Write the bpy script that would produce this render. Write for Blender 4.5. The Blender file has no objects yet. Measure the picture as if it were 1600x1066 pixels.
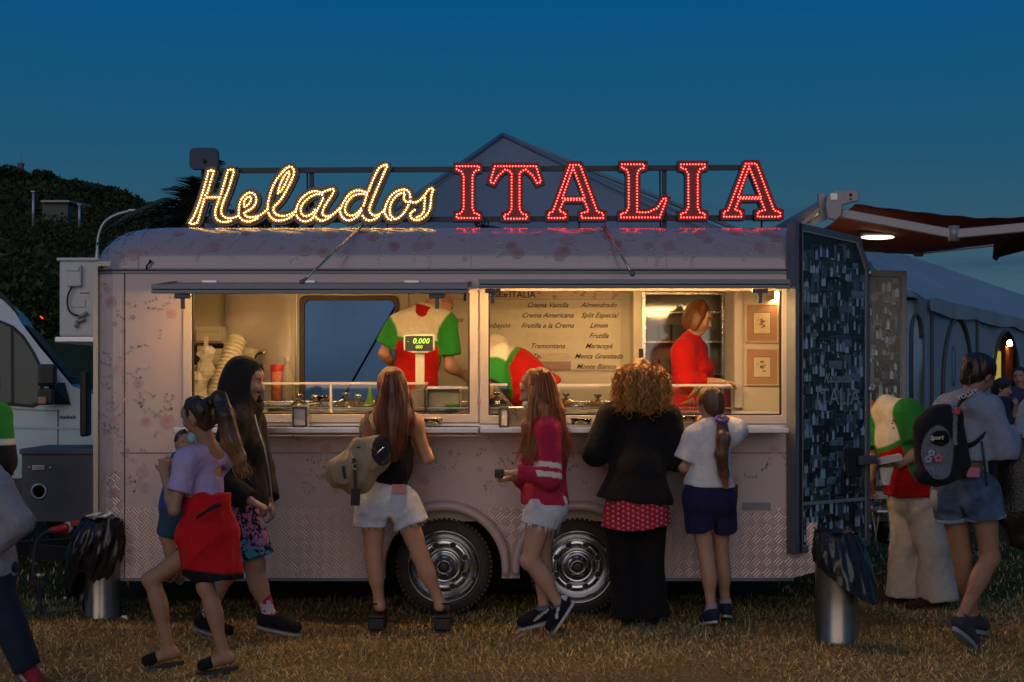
import bpy, bmesh, math, random
import numpy as np
from mathutils import Vector, Matrix
from mathutils.geometry import tessellate_polygon
random.seed(7)
RNG = np.random.default_rng(7)
SC = bpy.context.scene
COL = SC.collection
R = math.radians

# ---------------------------------------------------------------- camera
FPX, CX, HY, DCAM, HCAM = 2222.0, 800.0, 590.0, 9.4, 1.58
cam_data = bpy.data.cameras.new("camera")
cam = bpy.data.objects.new("camera", cam_data)
COL.objects.link(cam)
cam.location = (0, -DCAM, HCAM)
cam.rotation_euler = (R(90), 0, 0)
cam_data.sensor_width = 36.0
cam_data.lens = FPX / 1600 * 36.0
cam_data.shift_y = (HY - 533) / 1600.0
cam_data.clip_end = 2000
SC.camera = cam

# ---------------------------------------------------------------- dusk sky
world = bpy.data.worlds.new("World")
SC.world = world
world.use_nodes = True
wn, wl = world.node_tree.nodes, world.node_tree.links
wn.clear()
w_out = wn.new("ShaderNodeOutputWorld")
w_bg = wn.new("ShaderNodeBackground")
w_co = wn.new("ShaderNodeTexCoord")
w_sep = wn.new("ShaderNodeSeparateXYZ")
w_rmp = wn.new("ShaderNodeValToRGB")
wl.new(w_co.outputs["Generated"], w_sep.inputs[0])
wl.new(w_sep.outputs["Z"], w_rmp.inputs[0])
els = w_rmp.color_ramp.elements
sky_stops = [(0.0, (0.070, 0.120, 0.145)), (0.10, (0.032, 0.095, 0.142)), (0.16, (0.012, 0.088, 0.168)),
             (0.26, (0.002, 0.082, 0.225)), (0.6, (0.010, 0.085, 0.225)), (1.0, (0.015, 0.080, 0.215))]
while len(els) < len(sky_stops):
    els.new(0.5)
for e, (p, c) in zip(els, sky_stops):
    e.position = p
    e.color = (*c, 1)
# a few thin dusk clouds low over the horizon
w_map = wn.new("ShaderNodeMapping"); w_map.inputs["Scale"].default_value = (3, 3, 26)
w_noi = wn.new("ShaderNodeTexNoise"); w_noi.inputs["Scale"].default_value = 2.2
w_noi.inputs["Detail"].default_value = 6
w_cr = wn.new("ShaderNodeValToRGB")
w_cr.color_ramp.elements[0].position = 0.52; w_cr.color_ramp.elements[1].position = 0.72
w_low = wn.new("ShaderNodeMapRange")
w_low.inputs["From Min"].default_value = 0.16; w_low.inputs["From Max"].default_value = 0.08
w_mul = wn.new("ShaderNodeMath"); w_mul.operation = 'MULTIPLY'
w_mul2 = wn.new("ShaderNodeMath"); w_mul2.operation = 'MULTIPLY'; w_mul2.inputs[1].default_value = 0.75
w_mix = wn.new("ShaderNodeMix"); w_mix.data_type = 'RGBA'
wl.new(w_co.outputs["Generated"], w_map.inputs[0]); wl.new(w_map.outputs[0], w_noi.inputs["Vector"])
wl.new(w_noi.outputs["Fac"], w_cr.inputs[0]); wl.new(w_sep.outputs["Z"], w_low.inputs["Value"])
wl.new(w_cr.outputs[0], w_mul.inputs[0]); wl.new(w_low.outputs[0], w_mul.inputs[1])
wl.new(w_mul.outputs[0], w_mul2.inputs[0]); wl.new(w_mul2.outputs[0], w_mix.inputs[0])
wl.new(w_rmp.outputs[0], w_mix.inputs[6]); w_mix.inputs[7].default_value = (0.022, 0.060, 0.115, 1)
wl.new(w_mix.outputs[2], w_bg.inputs["Color"])
w_bg.inputs["Strength"].default_value = 1.0
wl.new(w_bg.outputs[0], w_out.inputs[0])

# the last glow of the sun, already below the horizon behind the camera
sun_d = bpy.data.lights.new("sun", 'SUN')
sun_d.energy = 0.85
sun_d.angle = R(60)
sun_d.color = (1.0, 0.78, 0.64)
sun = bpy.data.objects.new("sun", sun_d)
COL.objects.link(sun)
sun.rotation_euler = (R(80), 0, R(-10))

SC.view_settings.view_transform = 'Standard'
SC.view_settings.look = 'None'
SC.view_settings.exposure = 0.0
SC.view_settings.gamma = 1.0
SC.view_settings.use_curve_mapping = False
try:
    SC.cycles.use_denoising = True
    SC.cycles.denoiser = 'OPENIMAGEDENOISE'
    SC.cycles.max_bounces = 6
    SC.cycles.diffuse_bounces = 3
    SC.cycles.glossy_bounces = 3
    SC.cycles.transmission_bounces = 6
    SC.cycles.transparent_max_bounces = 10
    SC.cycles.caustics_reflective = False
    SC.cycles.caustics_refractive = False
    SC.cycles.sample_clamp_indirect = 3.0
    SC.cycles.use_light_tree = True
except Exception:
    pass

# ---------------------------------------------------------------- helpers
def P(px, py, Y):
    """world point at depth Y for a measured photo position"""
    d = DCAM + Y
    return Vector(((px - CX) * d / FPX, Y, HCAM - (py - HY) * d / FPX))
def PX(px, Y): return (px - CX) * (DCAM + Y) / FPX
def PZ(py, Y): return HCAM - (py - HY) * (DCAM + Y) / FPX
def GY(py):
    """depth of a ground point seen at row py"""
    return FPX * HCAM / (py - HY) - DCAM

MATS = {}
def mat(name, color=(.5, .5, .5), rough=.6, metal=0., var=.12, vscale=9., bump=.0, bscale=60., emit=None, estr=0.,
        trans=0., alpha=1., coat=0., sheen=0., sss=0., attr=False, spec=.5):
    if name in MATS: return MATS[name]
    m = bpy.data.materials.new(name); MATS[name] = m
    m.use_nodes = True
    nt = m.node_tree; n = nt.nodes; l = nt.links
    b = n["Principled BSDF"]
    b.inputs["Roughness"].default_value = rough
    b.inputs["Metallic"].default_value = metal
    b.inputs["Specular IOR Level"].default_value = spec
    if coat: b.inputs["Coat Weight"].default_value = coat; b.inputs["Coat Roughness"].default_value = .12
    if sheen: b.inputs["Sheen Weight"].default_value = sheen
    if trans: b.inputs["Transmission Weight"].default_value = trans
    if alpha < 1: b.inputs["Alpha"].default_value = alpha
    if sss:
        b.inputs["Subsurface Weight"].default_value = sss
        b.inputs["Subsurface Radius"].default_value = (.02, .008, .004)
        b.inputs["Subsurface Scale"].default_value = .5
    co = n.new("ShaderNodeTexCoord")
    if attr:
        a = n.new("ShaderNodeAttribute"); a.attribute_name = "col"; src = a.outputs["Color"]
    else:
        rgb = n.new("ShaderNodeRGB"); rgb.outputs[0].default_value = (*color, 1); src = rgb.outputs[0]
    if var:
        nz = n.new("ShaderNodeTexNoise"); nz.inputs["Scale"].default_value = vscale; nz.inputs["Detail"].default_value = 6
        nz.inputs["Roughness"].default_value = .65
        l.new(co.outputs["Object"], nz.inputs["Vector"])
        mr = n.new("ShaderNodeMapRange"); mr.inputs["From Min"].default_value = .25; mr.inputs["From Max"].default_value = .75
        mr.inputs["To Min"].default_value = 1 - var; mr.inputs["To Max"].default_value = 1 + var
        l.new(nz.outputs["Fac"], mr.inputs["Value"])
        mu = n.new("ShaderNodeMix"); mu.data_type = 'RGBA'; mu.blend_type = 'MULTIPLY'; mu.inputs[0].default_value = 1
        l.new(src, mu.inputs[6]); l.new(mr.outputs[0], mu.inputs[7]); src = mu.outputs[2]
        mr2 = n.new("ShaderNodeMapRange"); mr2.inputs["To Min"].default_value = max(0, rough - .1); mr2.inputs["To Max"].default_value = min(1, rough + .1)
        l.new(nz.outputs["Fac"], mr2.inputs["Value"]); l.new(mr2.outputs[0], b.inputs["Roughness"])
    l.new(src, b.inputs["Base Color"])
    if bump:
        nb = n.new("ShaderNodeTexNoise"); nb.inputs["Scale"].default_value = bscale; nb.inputs["Detail"].default_value = 5
        l.new(co.outputs["Object"], nb.inputs["Vector"])
        bp = n.new("ShaderNodeBump"); bp.inputs["Strength"].default_value = bump; bp.inputs["Distance"].default_value = .02
        l.new(nb.outputs["Fac"], bp.inputs["Height"]); l.new(bp.outputs[0], b.inputs["Normal"])
    if emit is not None:
        b.inputs["Emission Color"].default_value = (*emit, 1); b.inputs["Emission Strength"].default_value = estr
    return m

def glass(name, tint=(1, 1, 1), refl=.12, rough=.02, ior=1.5):
    """thin clear sheet: mostly see-through with a real reflection"""
    if name in MATS: return MATS[name]
    m = bpy.data.materials.new(name); MATS[name] = m
    m.use_nodes = True
    nt = m.node_tree; n = nt.nodes; l = nt.links; n.clear()
    o = n.new("ShaderNodeOutputMaterial"); t = n.new("ShaderNodeBsdfTransparent"); g = n.new("ShaderNodeBsdfGlossy")
    t.inputs[0].default_value = (*tint, 1); g.inputs["Roughness"].default_value = rough
    f = n.new("ShaderNodeFresnel"); f.inputs[0].default_value = ior
    a = n.new("ShaderNodeMath"); a.operation = 'ADD'; a.inputs[1].default_value = refl; a.use_clamp = True
    mx = n.new("ShaderNodeMixShader")
    l.new(f.outputs[0], a.inputs[0]); l.new(a.outputs[0], mx.inputs[0]); l.new(t.outputs[0], mx.inputs[1]); l.new(g.outputs[0], mx.inputs[2])
    l.new(mx.outputs[0], o.inputs[0])
    return m

def props(o, label=None, cat=None, group=None, kind=None):
    if label: o["label"] = label
    if cat: o["category"] = cat
    if group: o["group"] = group
    if kind: o["kind"] = kind
    return o

def thing(name, label, cat, loc=(0, 0, 0), group=None, rotz=0):
    o = bpy.data.objects.new(name, None); COL.objects.link(o)
    o.location = loc; o.rotation_euler = (0, 0, rotz); o.empty_display_size = .1
    return props(o, label, cat, group)

def origin_of(p):
    m = Matrix.Identity(4)
    while p is not None:
        m = (Matrix.Translation(p.location) @ p.rotation_euler.to_matrix().to_4x4()) @ m
        p = p.parent
    return m

def place(name, me, parent=None, kind=None):
    o = bpy.data.objects.new(name, me); COL.objects.link(o)
    if parent is not None:
        m = origin_of(parent).inverted()
        if m != Matrix.Identity(4): me.transform(m)
        o.parent = parent
    if kind: o["kind"] = kind
    return o

def raw_mesh(name, V, F, mats, smooth=False, col=None, mi=None):
    """V (n,3) array, F (m,k) array or list of lists"""
    me = bpy.data.meshes.new(name)
    if isinstance(F, np.ndarray):
        nv, nf, k = len(V), len(F), F.shape[1]
        me.vertices.add(nv); me.vertices.foreach_set("co", np.asarray(V, np.float32).ravel())
        me.loops.add(nf * k); me.loops.foreach_set("vertex_index", F.astype(np.int32).ravel())
        me.polygons.add(nf); me.polygons.foreach_set("loop_start", np.arange(0, nf * k, k, dtype=np.int32))
        try: me.polygons.foreach_set("loop_total", np.full(nf, k, np.int32))
        except Exception: pass
        me.update(calc_edges=True)
    else:
        me.from_pydata([tuple(v) for v in V], [], [tuple(f) for f in F]); me.update()
    if not isinstance(mats, (list, tuple)): mats = [mats]
    for m in mats: me.materials.append(m)
    if mi is not None: me.polygons.foreach_set("material_index", np.asarray(mi, np.int32))
    if smooth: me.polygons.foreach_set("use_smooth", np.ones(len(me.polygons), bool))
    if col is not None:
        col = np.asarray(col, np.float32)
        if col.shape[1] == 3: col = np.hstack([col, np.ones((len(col), 1), np.float32)])
        dom = 'POINT' if len(col) == len(me.vertices) else 'FACE'
        a = me.attributes.new("col", 'FLOAT_COLOR', dom); a.data.foreach_set("color", col.ravel())
    return me

class MB:
    """collects primitives into one mesh"""
    def __init__(s): s.v = []; s.f = []; s.mi = []; s.c = []; s.cm = 0; s.cc = None; s.sm = []; s.smooth = False
    def add(s, vs, fs, m=None, c=None, smooth=None):
        b = len(s.v); s.v += [Vector(v) for v in vs]
        for f in fs:
            s.f.append([b + i for i in f]); s.mi.append(s.cm if m is None else m); s.c.append(c if c is not None else s.cc)
            s.sm.append(s.smooth if smooth is None else smooth)
        return s
    def box(s, x0, x1, y0, y1, z0, z1, **k):
        return s.add([(x0, y0, z0), (x1, y0, z0), (x1, y1, z0), (x0, y1, z0), (x0, y0, z1), (x1, y0, z1), (x1, y1, z1), (x0, y1, z1)],
                     [(0, 3, 2, 1), (4, 5, 6, 7), (0, 1, 5, 4), (1, 2, 6, 5), (2, 3, 7, 6), (3, 0, 4, 7)], **k)
    def cbox(s, x0, x1, y0, y1, z0, z1, b=.01, **k):
        """box with chamfered edges"""
        b = min(b, (x1 - x0) * .45, (y1 - y0) * .45, (z1 - z0) * .45)
        bm = bmesh.new(); bmesh.ops.create_cube(bm, size=1)
        for v in bm.verts: v.co = Vector(((x0 + x1) / 2 + v.co.x * (x1 - x0), (y0 + y1) / 2 + v.co.y * (y1 - y0), (z0 + z1) / 2 + v.co.z * (z1 - z0)))
        bmesh.ops.bevel(bm, geom=bm.edges[:], offset=b, segments=2, affect='EDGES', profile=.6)
        s.addbm(bm, **k); return s
    def addbm(s, bm, M=None, **k):
        bm.verts.index_update()
        vs = [(M @ v.co if M else v.co.copy()) for v in bm.verts]
        s.add(vs, [[v.index for v in f.verts] for f in bm.faces], **k); bm.free()
    def bar(s, a, b, w, h=None, up=(0, 0, 1), **k):
        """rectangular bar from a to b"""
        a, b = Vector(a), Vector(b); h = h or w; d = (b - a).normalized(); u = Vector(up)
        if abs(d.dot(u)) > .98: u = Vector((0, 1, 0))
        r = d.cross(u).normalized() * w / 2; u = r.cross(d).normalized() * h / 2
        vs = [p + q for p in (a, b) for q in (-r - u, r - u, r + u, -r + u)]
        return s.add(vs, [(0, 1, 2, 3), (4, 7, 6, 5), (0, 4, 5, 1), (1, 5, 6, 2), (2, 6, 7, 3), (3, 7, 4, 0)], **k)
    def tube(s, pts, r, n=8, cap=True, **k):
        pts = [Vector(p) for p in pts]; m = len(pts)
        rs = r if isinstance(r, (list, tuple)) else [r] * m
        t0 = (pts[1] - pts[0]).normalized(); ref = Vector((0, 0, 1)) if abs(t0.z) < .9 else Vector((1, 0, 0))
        u = t0.cross(ref).normalized(); vs = []
        for i, p in enumerate(pts):
            t = (pts[min(i + 1, m - 1)] - pts[max(i - 1, 0)]).normalized()
            u = (u - t * u.dot(t)).normalized(); w = t.cross(u)
            vs += [p + (u * math.cos(2 * math.pi * j / n) + w * math.sin(2 * math.pi * j / n)) * rs[i] for j in range(n)]
        fs = [(i * n + j, i * n + (j + 1) % n, (i + 1) * n + (j + 1) % n, (i + 1) * n + j) for i in range(m - 1) for j in range(n)]
        k.setdefault("smooth", True)
        if cap: fs += [list(range(n))[::-1], [(m - 1) * n + j for j in range(n)]]
        return s.add(vs, fs, **k)
    def lathe(s, prof, c=(0, 0, 0), ax='z', n=32, **k):
        """prof: list of (radius, height) turned about axis through c"""
        c = Vector(c); vs = []
        for r, h in prof:
            for j in range(n):
                a = 2 * math.pi * j / n; x, y = r * math.cos(a), r * math.sin(a)
                q = (x, y, h) if ax == 'z' else ((x, -h, y) if ax == 'y' else (h, x, y))
                vs.append(c + Vector(q))
        m = len(prof)
        fs = [(i * n + j, i * n + (j + 1) % n, (i + 1) * n + (j + 1) % n, (i + 1) * n + j) for i in range(m - 1) for j in range(n)]
        if prof[0][0] > 1e-4 and k.pop("cap0", False): fs.append(list(range(n))[::-1])
        if prof[-1][0] > 1e-4 and k.pop("cap1", False): fs.append([(m - 1) * n + j for j in range(n)])
        k.pop("cap0", 0); k.pop("cap1", 0)
        k.setdefault("smooth", True)
        return s.add(vs, fs, **k)
    def ball(s, c, r, n=12, m=8, sc=(1, 1, 1), **k):
        prof = [(max(1e-5, r * math.sin(math.pi * i / m)), -r * math.cos(math.pi * i / m)) for i in range(m + 1)]
        b = len(s.v); s.lathe(prof, (0, 0, 0), 'z', n, **k)
        c = Vector(c)
        for v in s.v[b:]: v.x, v.y, v.z = c.x + v.x * sc[0], c.y + v.y * sc[1], c.z + v.z * sc[2]
        return s
    def prism(s, loops, M, depth, both=True, **k):
        """extrude 2-D outline (first loop outer, rest holes) along local -z..0; M maps (x,y,z) local to world"""
        ls = [[Vector((p[0], p[1], 0)) for p in lp] for lp in loops]
        tris = tessellate_polygon(ls); flat = [p for lp in ls for p in lp]
        n = len(flat)
        vs = [M @ Vector((p.x, p.y, 0)) for p in flat] + [M @ Vector((p.x, p.y, -depth)) for p in flat]
        fs = [tuple(t) for t in tris]
        if both and depth: fs += [tuple(i + n for i in t[::-1]) for t in tris]
        if depth:
            b = 0
            for lp in ls:
                m = len(lp)
                fs += [(b + i, b + (i + 1) % m, n + b + (i + 1) % m, n + b + i) for i in range(m)]
                b += m
        return s.add(vs, fs, **k)
    def quad(s, a, b, c, d, **k): return s.add([a, b, c, d], [(0, 1, 2, 3)], **k)
    def xf(s, M, start=0):
        for i in range(start, len(s.v)): s.v[i] = M @ s.v[i]
        return s
    def build(s, name, mats, parent=None, smooth=None, bevel=0, label=None, kind=None, cat=None, group=None, fixn=True):
        me = bpy.data.meshes.new(name); me.from_pydata([tuple(v) for v in s.v], [], s.f); me.update()
        if not isinstance(mats, (list, tuple)): mats = [mats]
        for m in mats: me.materials.append(m)
        me.polygons.foreach_set("material_index", s.mi)
        me.polygons.foreach_set("use_smooth", [True] * len(s.f) if smooth else ([False] * len(s.f) if smooth is False else s.sm))
        if any(c is not None for c in s.c):
            a = me.attributes.new("col", 'FLOAT_COLOR', 'FACE')
            a.data.foreach_set("color", [x for c in s.c for x in ((*c, 1) if c is not None else (.5, .5, .5, 1))])
        if fixn:
            bm = bmesh.new(); bm.from_mesh(me); bmesh.ops.recalc_face_normals(bm, faces=bm.faces[:]); bm.to_mesh(me); bm.free()
        o = place(name, me, parent, kind)
        if bevel:
            md = o.modifiers.new("bevel", 'BEVEL'); md.width = bevel; md.segments = 2; md.limit_method = 'ANGLE'; md.angle_limit = R(40)
        props(o, label, cat, group)
        return o

def copy_thing(root, loc, label=None, rotz=None):
    """a copy of a thing with copies of its parts and sub-parts (mesh data shared)"""
    r = root.copy(); COL.objects.link(r); r.location = loc
    if rotz is not None: r.rotation_euler = (0, 0, rotz)
    if label: r["label"] = label
    for ch in list(root.children):
        c = ch.copy(); COL.objects.link(c); c.parent = r
        for g in list(ch.children):
            d = g.copy(); COL.objects.link(d); d.parent = c
    return r

def smooth_path(pts, per=8, closed=False):
    """Catmull-Rom through pts"""
    pts = [Vector(p) for p in pts]; out = []; n = len(pts)
    rng = range(n if closed else n - 1)
    for i in rng:
        if closed: a, b, c, d = pts[(i - 1) % n], pts[i], pts[(i + 1) % n], pts[(i + 2) % n]
        else: a, b, c, d = pts[max(i - 1, 0)], pts[i], pts[i + 1], pts[min(i + 2, n - 1)]
        for j in range(per):
            t = j / per
            out.append(.5 * ((2 * b) + (c - a) * t + (2 * a - 5 * b + 4 * c - d) * t * t + (3 * b - a - 3 * c + d) * t ** 3))
    if not closed: out.append(pts[-1])
    return out

def resample(pts, step, closed=False):
    pts = [Vector(p) for p in pts]
    if closed: pts = pts + [pts[0]]
    L = [0.]
    for a, b in zip(pts, pts[1:]): L.append(L[-1] + (b - a).length)
    n = max(2, round(L[-1] / step)); out = []; j = 0
    for i in range(n if closed else n + 1):
        t = L[-1] * i / n
        while j < len(L) - 2 and L[j + 1] < t: j += 1
        out.append(pts[j].lerp(pts[j + 1], (t - L[j]) / max(1e-9, L[j + 1] - L[j])))
    return out

def text_mesh(s, size, shear=0., bold=0., align='CENTER', depth=0.):
    """built-in font text as (verts, faces) in the XY plane"""
    cu = bpy.data.curves.new("txt", 'FONT'); cu.body = s; cu.size = size; cu.shear = shear; cu.offset = bold
    cu.align_x = align; cu.align_y = 'CENTER'; cu.extrude = depth; cu.resolution_u = 2
    ob = bpy.data.objects.new("txt", cu); COL.objects.link(ob)
    dg = bpy.context.evaluated_depsgraph_get(); dg.update()
    me = bpy.data.meshes.new_from_object(ob.evaluated_get(dg))
    vs = [v.co.copy() for v in me.vertices]; fs = [list(p.vertices) for p in me.polygons]
    bpy.data.objects.remove(ob); bpy.data.curves.remove(cu); bpy.data.meshes.remove(me)
    return vs, fs

def put_text(mb, s, M, size, c=None, m=None, **k):
    vs, fs = text_mesh(s, size, **k)
    mb.add([M @ v for v in vs], fs, m=m, c=c)

def wallM(x, y, z):
    """local XY plane -> world wall facing -Y"""
    return Matrix(((1, 0, 0, x), (0, 0, -1, y), (0, 1, 0, z), (0, 0, 0, 1)))
# ---------------------------------------------------------------- vectorised noise
def vnoise(x, y, z, seed=0):
    """smooth lattice noise in -1..1 for arrays"""
    def h(i, j, k):
        n = (i * 374761393 + j * 668265263 + k * 2147483647 + seed * 1274126177) & 0xffffffff
        n = ((n ^ (n >> 13)) * 1274126177) & 0xffffffff
        return ((n ^ (n >> 16)) & 0xffff) / 32767.5 - 1
    x, y, z = np.broadcast_arrays(np.asarray(x, np.float64), np.asarray(y, np.float64), np.asarray(z, np.float64))
    xi, yi, zi = np.floor(x).astype(np.int64), np.floor(y).astype(np.int64), np.floor(z).astype(np.int64)
    fx, fy, fz = x - xi, y - yi, z - zi
    fx, fy, fz = fx * fx * (3 - 2 * fx), fy * fy * (3 - 2 * fy), fz * fz * (3 - 2 * fz)
    r = 0
    for a in (0, 1):
        for b in (0, 1):
            for c in (0, 1):
                r = r + h(xi + a, yi + b, zi + c) * (fx if a else 1 - fx) * (fy if b else 1 - fy) * (fz if c else 1 - fz)
    return r
def fbm(x, y, z, o=3, seed=0):
    return sum(vnoise(x * 2 ** i, y * 2 ** i, z * 2 ** i, seed + i) / 2 ** i for i in range(o))
def sstep(a, b, x):
    t = np.clip((x - a) / (b - a), 0, 1); return t * t * (3 - 2 * t)

# ---------------------------------------------------------------- ground
def terrain(x, y):
    x, y = np.asarray(x, float), np.asarray(y, float)
    left = 1 - sstep(-9, 4, x + 0.12 * y)
    z = 3.0 * sstep(14, 42, y) * left
    z = z + 6.5 * sstep(48, 85, y) * left * (1 - .35 * sstep(-26, -4, x))
    ridge = 16.5 * sstep(95, 205, y) * (1 - sstep(-78, -20, x + .12 * (y - 200)) * .75) * left
    z = z + ridge * (1 - .5 * sstep(230, 420, y))
    near = .02 * fbm(x * 1.3, y * 1.3, 0 * x, 3, 5) * (1 - sstep(20, 40, y))
    far = .5 * fbm(x * .08, y * .08, 0 * x, 3, 9) * sstep(40, 80, y)
    return z + near + far

def grid_terrain():
    xs = np.unique(np.concatenate([np.linspace(-9, 9, 90), np.linspace(-60, 40, 40), np.linspace(-700, 700, 50)]))
    ys = np.unique(np.concatenate([np.linspace(-12, 10, 140), np.linspace(10, 100, 60), np.linspace(100, 420, 60), np.linspace(-200, 1500, 24)]))
    X, Y = np.meshgrid(xs, ys)
    Z = terrain(X, Y)
    V = np.stack([X, Y, Z], -1).reshape(-1, 3)
    i = np.arange(len(ys) - 1)[:, None] * len(xs) + np.arange(len(xs) - 1)[None]
    F = np.stack([i, i + 1, i + 1 + len(xs), i + len(xs)], -1).reshape(-1, 4)
    return V, F

def ground_mat():
    m = bpy.data.materials.new("dry_grass_ground"); m.use_nodes = True
    nt = m.node_tree; n = nt.nodes; l = nt.links; b = n["Principled BSDF"]
    b.inputs["Roughness"].default_value = 1; b.inputs["Specular IOR Level"].default_value = .1
    co = n.new("ShaderNodeTexCoord"); sp = n.new("ShaderNodeSeparateXYZ"); l.new(co.outputs["Object"], sp.inputs[0])
    def noise(s, d=8, r=.6):
        q = n.new("ShaderNodeTexNoise"); q.inputs["Scale"].default_value = s; q.inputs["Detail"].default_value = d; q.inputs["Roughness"].default_value = r
        l.new(co.outputs["Object"], q.inputs["Vector"]); return q.outputs["Fac"]
    def ramp(f, st):
        q = n.new("ShaderNodeValToRGB"); e = q.color_ramp.elements
        while len(e) < len(st): e.new(.5)
        for a, (p, c) in zip(e, st): a.position = p; a.color = (*c, 1)
        l.new(f, q.inputs[0]); return q.outputs[0]
    straw = ramp(noise(38, 10, .75), [(.3, (.13, .090, .036)), (.5, (.27, .19, .08)), (.7, (.36, .28, .14))])
    green = ramp(noise(25, 8, .7), [(.3, (.018, .026, .010)), (.55, (.05, .065, .024)), (.75, (.12, .11, .05))])
    # dry in front of the trailer, greener behind and further off
    ad = n.new("ShaderNodeMath"); ad.operation = 'MULTIPLY_ADD'; ad.inputs[1].default_value = 2.6
    l.new(noise(1.1, 5), ad.inputs[0]); l.new(sp.outputs["Y"], ad.inputs[2])
    mr = n.new("ShaderNodeMapRange"); mr.inputs["From Min"].default_value = .6; mr.inputs["From Max"].default_value = 2.4
    l.new(ad.outputs[0], mr.inputs["Value"])
    mx = n.new("ShaderNodeMix"); mx.data_type = 'RGBA'; l.new(mr.outputs[0], mx.inputs[0]); l.new(straw, mx.inputs[6]); l.new(green, mx.inputs[7])
    l.new(mx.outputs[2], b.inputs["Base Color"])
    bp = n.new("ShaderNodeBump"); bp.inputs["Strength"].default_value = .9; bp.inputs["Distance"].default_value = .03
    l.new(noise(70, 8, .7), bp.inputs["Height"]); l.new(bp.outputs[0], b.inputs["Normal"])
    return m
V, F = grid_terrain()
place("ground", raw_mesh("ground", V, F, ground_mat(), smooth=True), kind="structure")

def blades(n, x0, x1, y0, y1, ln, wd, flat, cols, seed, dens=None):
    r = np.random.default_rng(seed)
    x, y = r.uniform(x0, x1, n), r.uniform(y0, y1, n)
    if dens is not None:
        k = r.random(n) < dens(x, y); x, y = x[k], y[k]; n = len(x)
    pk = fbm(x * .9, y * .9, 0 * x, 3, 77); q = r.random(len(x)) < np.clip(1.15 + 1.1 * pk, .25, 1); x, y, pk = x[q], y[q], pk[q]; n = len(x); z = terrain(x, y)
    a = r.uniform(0, 2 * np.pi, n); L = ln * r.uniform(.5, 1.4, n); el = r.uniform(flat[0], flat[1], n)
    w = wd * r.uniform(.6, 1.3, n)
    dx, dy = np.cos(a), np.sin(a)
    base = np.stack([x, y, z], -1)
    side = np.stack([-dy, dx, 0 * dx], -1) * w[:, None] / 2
    up = np.stack([dx * np.cos(el), dy * np.cos(el), np.sin(el)], -1)
    droop = np.stack([dx, dy, -.4 + 0 * dx], -1)
    mid = base + up * (L * .55)[:, None]
    tip = mid + (up * .6 + droop * .4) * (L * .5)[:, None]
    lift = np.array([0, 0, .004])
    V = np.stack([base - side, base + side, mid + side * .7 + lift, mid - side * .7 + lift, tip + lift], 1).reshape(-1, 3)
    b = np.arange(n)[:, None] * 5
    F = np.concatenate([b + np.array([[0, 1, 2]]), b + np.array([[0, 2, 3]]), b + np.array([[3, 2, 4]])], 1).reshape(-1, 3)
    c = np.asarray(cols)[r.integers(0, len(cols), n)] * r.uniform(.6, 1.25, (n, 1)) * (1 + .30 * pk[:, None])
    return V, F, np.repeat(c, 3, 0)
gm = mat("grass_blades", rough=.9, var=0, attr=True, spec=.15)
dry = [(.66, .44, .17), (.52, .35, .13), (.74, .54, .26), (.36, .25, .09), (.24, .20, .07)]
grn = [(.045, .065, .02), (.07, .085, .028), (.10, .10, .04), (.18, .15, .07)]
V1 = blades(84000, -3.9, 4.6, -2.7, .75, .042, .0042, (0.02, .75), dry, 1)
V2 = blades(9000, -3.9, 4.6, -1.4, .75, .055, .004, (.5, 1.4), dry + grn, 2)
V3 = blades(36000, -6.5, 9, .5, 7, .05, .007, (.3, 1.4), grn + dry[:2], 3, lambda x, y: ((x < -2.9) | (x > 2.0)) * 1.0)
def joined(parts):
    Vs, Fs, Cs, o = [], [], [], 0
    for v, f, c in parts: Vs.append(v); Fs.append(f + o); Cs.append(c); o += len(v)
    return np.concatenate(Vs), np.concatenate(Fs), np.concatenate(Cs)
V, F, C = joined([V1, V2, V3])
o = place("grass", raw_mesh("grass", V, F, gm, col=C), kind="stuff")
props(o, "short dry straw and grass covering the ground around the trailer", "grass")

# ---------------------------------------------------------------- far hillside: bushes and trees
def leafcloud(lobes, n, size, cols, seed, inner=.75):
    """leaf-sized triangles spread through ellipsoid lobes (c, r)"""
    r = np.random.default_rng(seed)
    w = np.array([l[1][0] * l[1][2] for l in lobes]); idx = r.choice(len(lobes), n, p=w / w.sum())
    C = np.array([l[0] for l in lobes])[idx]; Rr = np.array([l[1] for l in lobes])[idx]
    d = r.normal(size=(n, 3)); d /= np.linalg.norm(d, axis=1)[:, None]
    rad = r.uniform(inner, 1.08, n)[:, None]
    c = C + d * Rr * rad
    a = r.normal(size=(n, 3)); b = r.normal(size=(n, 3))
    a /= np.linalg.norm(a, axis=1)[:, None]; b -= a * (a * b).sum(1)[:, None]; b /= np.linalg.norm(b, axis=1)[:, None]
    s = (size * r.uniform(.5, 1.3, n))[:, None]
    V = np.stack([c - a * s, c + a * s * .5 + b * s * .6, c + a * s * .4 - b * s * .7], 1).reshape(-1, 3)
    F = np.arange(3 * n).reshape(-1, 3)
    lob = r.uniform(.65, 1.3, len(lobes))[idx][:, None]
    col = np.asarray(cols)[r.integers(0, len(cols), n)] * lob * r.uniform(.7, 1.3, (n, 1))
    return V, F, col
leaf = mat("leaves", rough=.85, var=0, attr=True, spec=.2)
bark = mat("bark", (.05, .04, .03), .95, var=.3, vscale=3, bump=.6, bscale=12)
fol = [(.025, .046, .014), (.036, .062, .018), (.020, .034, .012), (.048, .060, .022)]
r_ = np.random.default_rng(11)
lobes = []
for i in range(230):
    y = r_.uniform(40, 82); px = r_.uniform(-60, 620)
    x = PX(px, y)
    if x > -6: continue
    s = r_.uniform(1.3, 3.0)
    lobes.append(((x, y, float(terrain(x, y)) + s * .4 - .3), (s * 1.3, s * 1.1, s * .9)))
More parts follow.
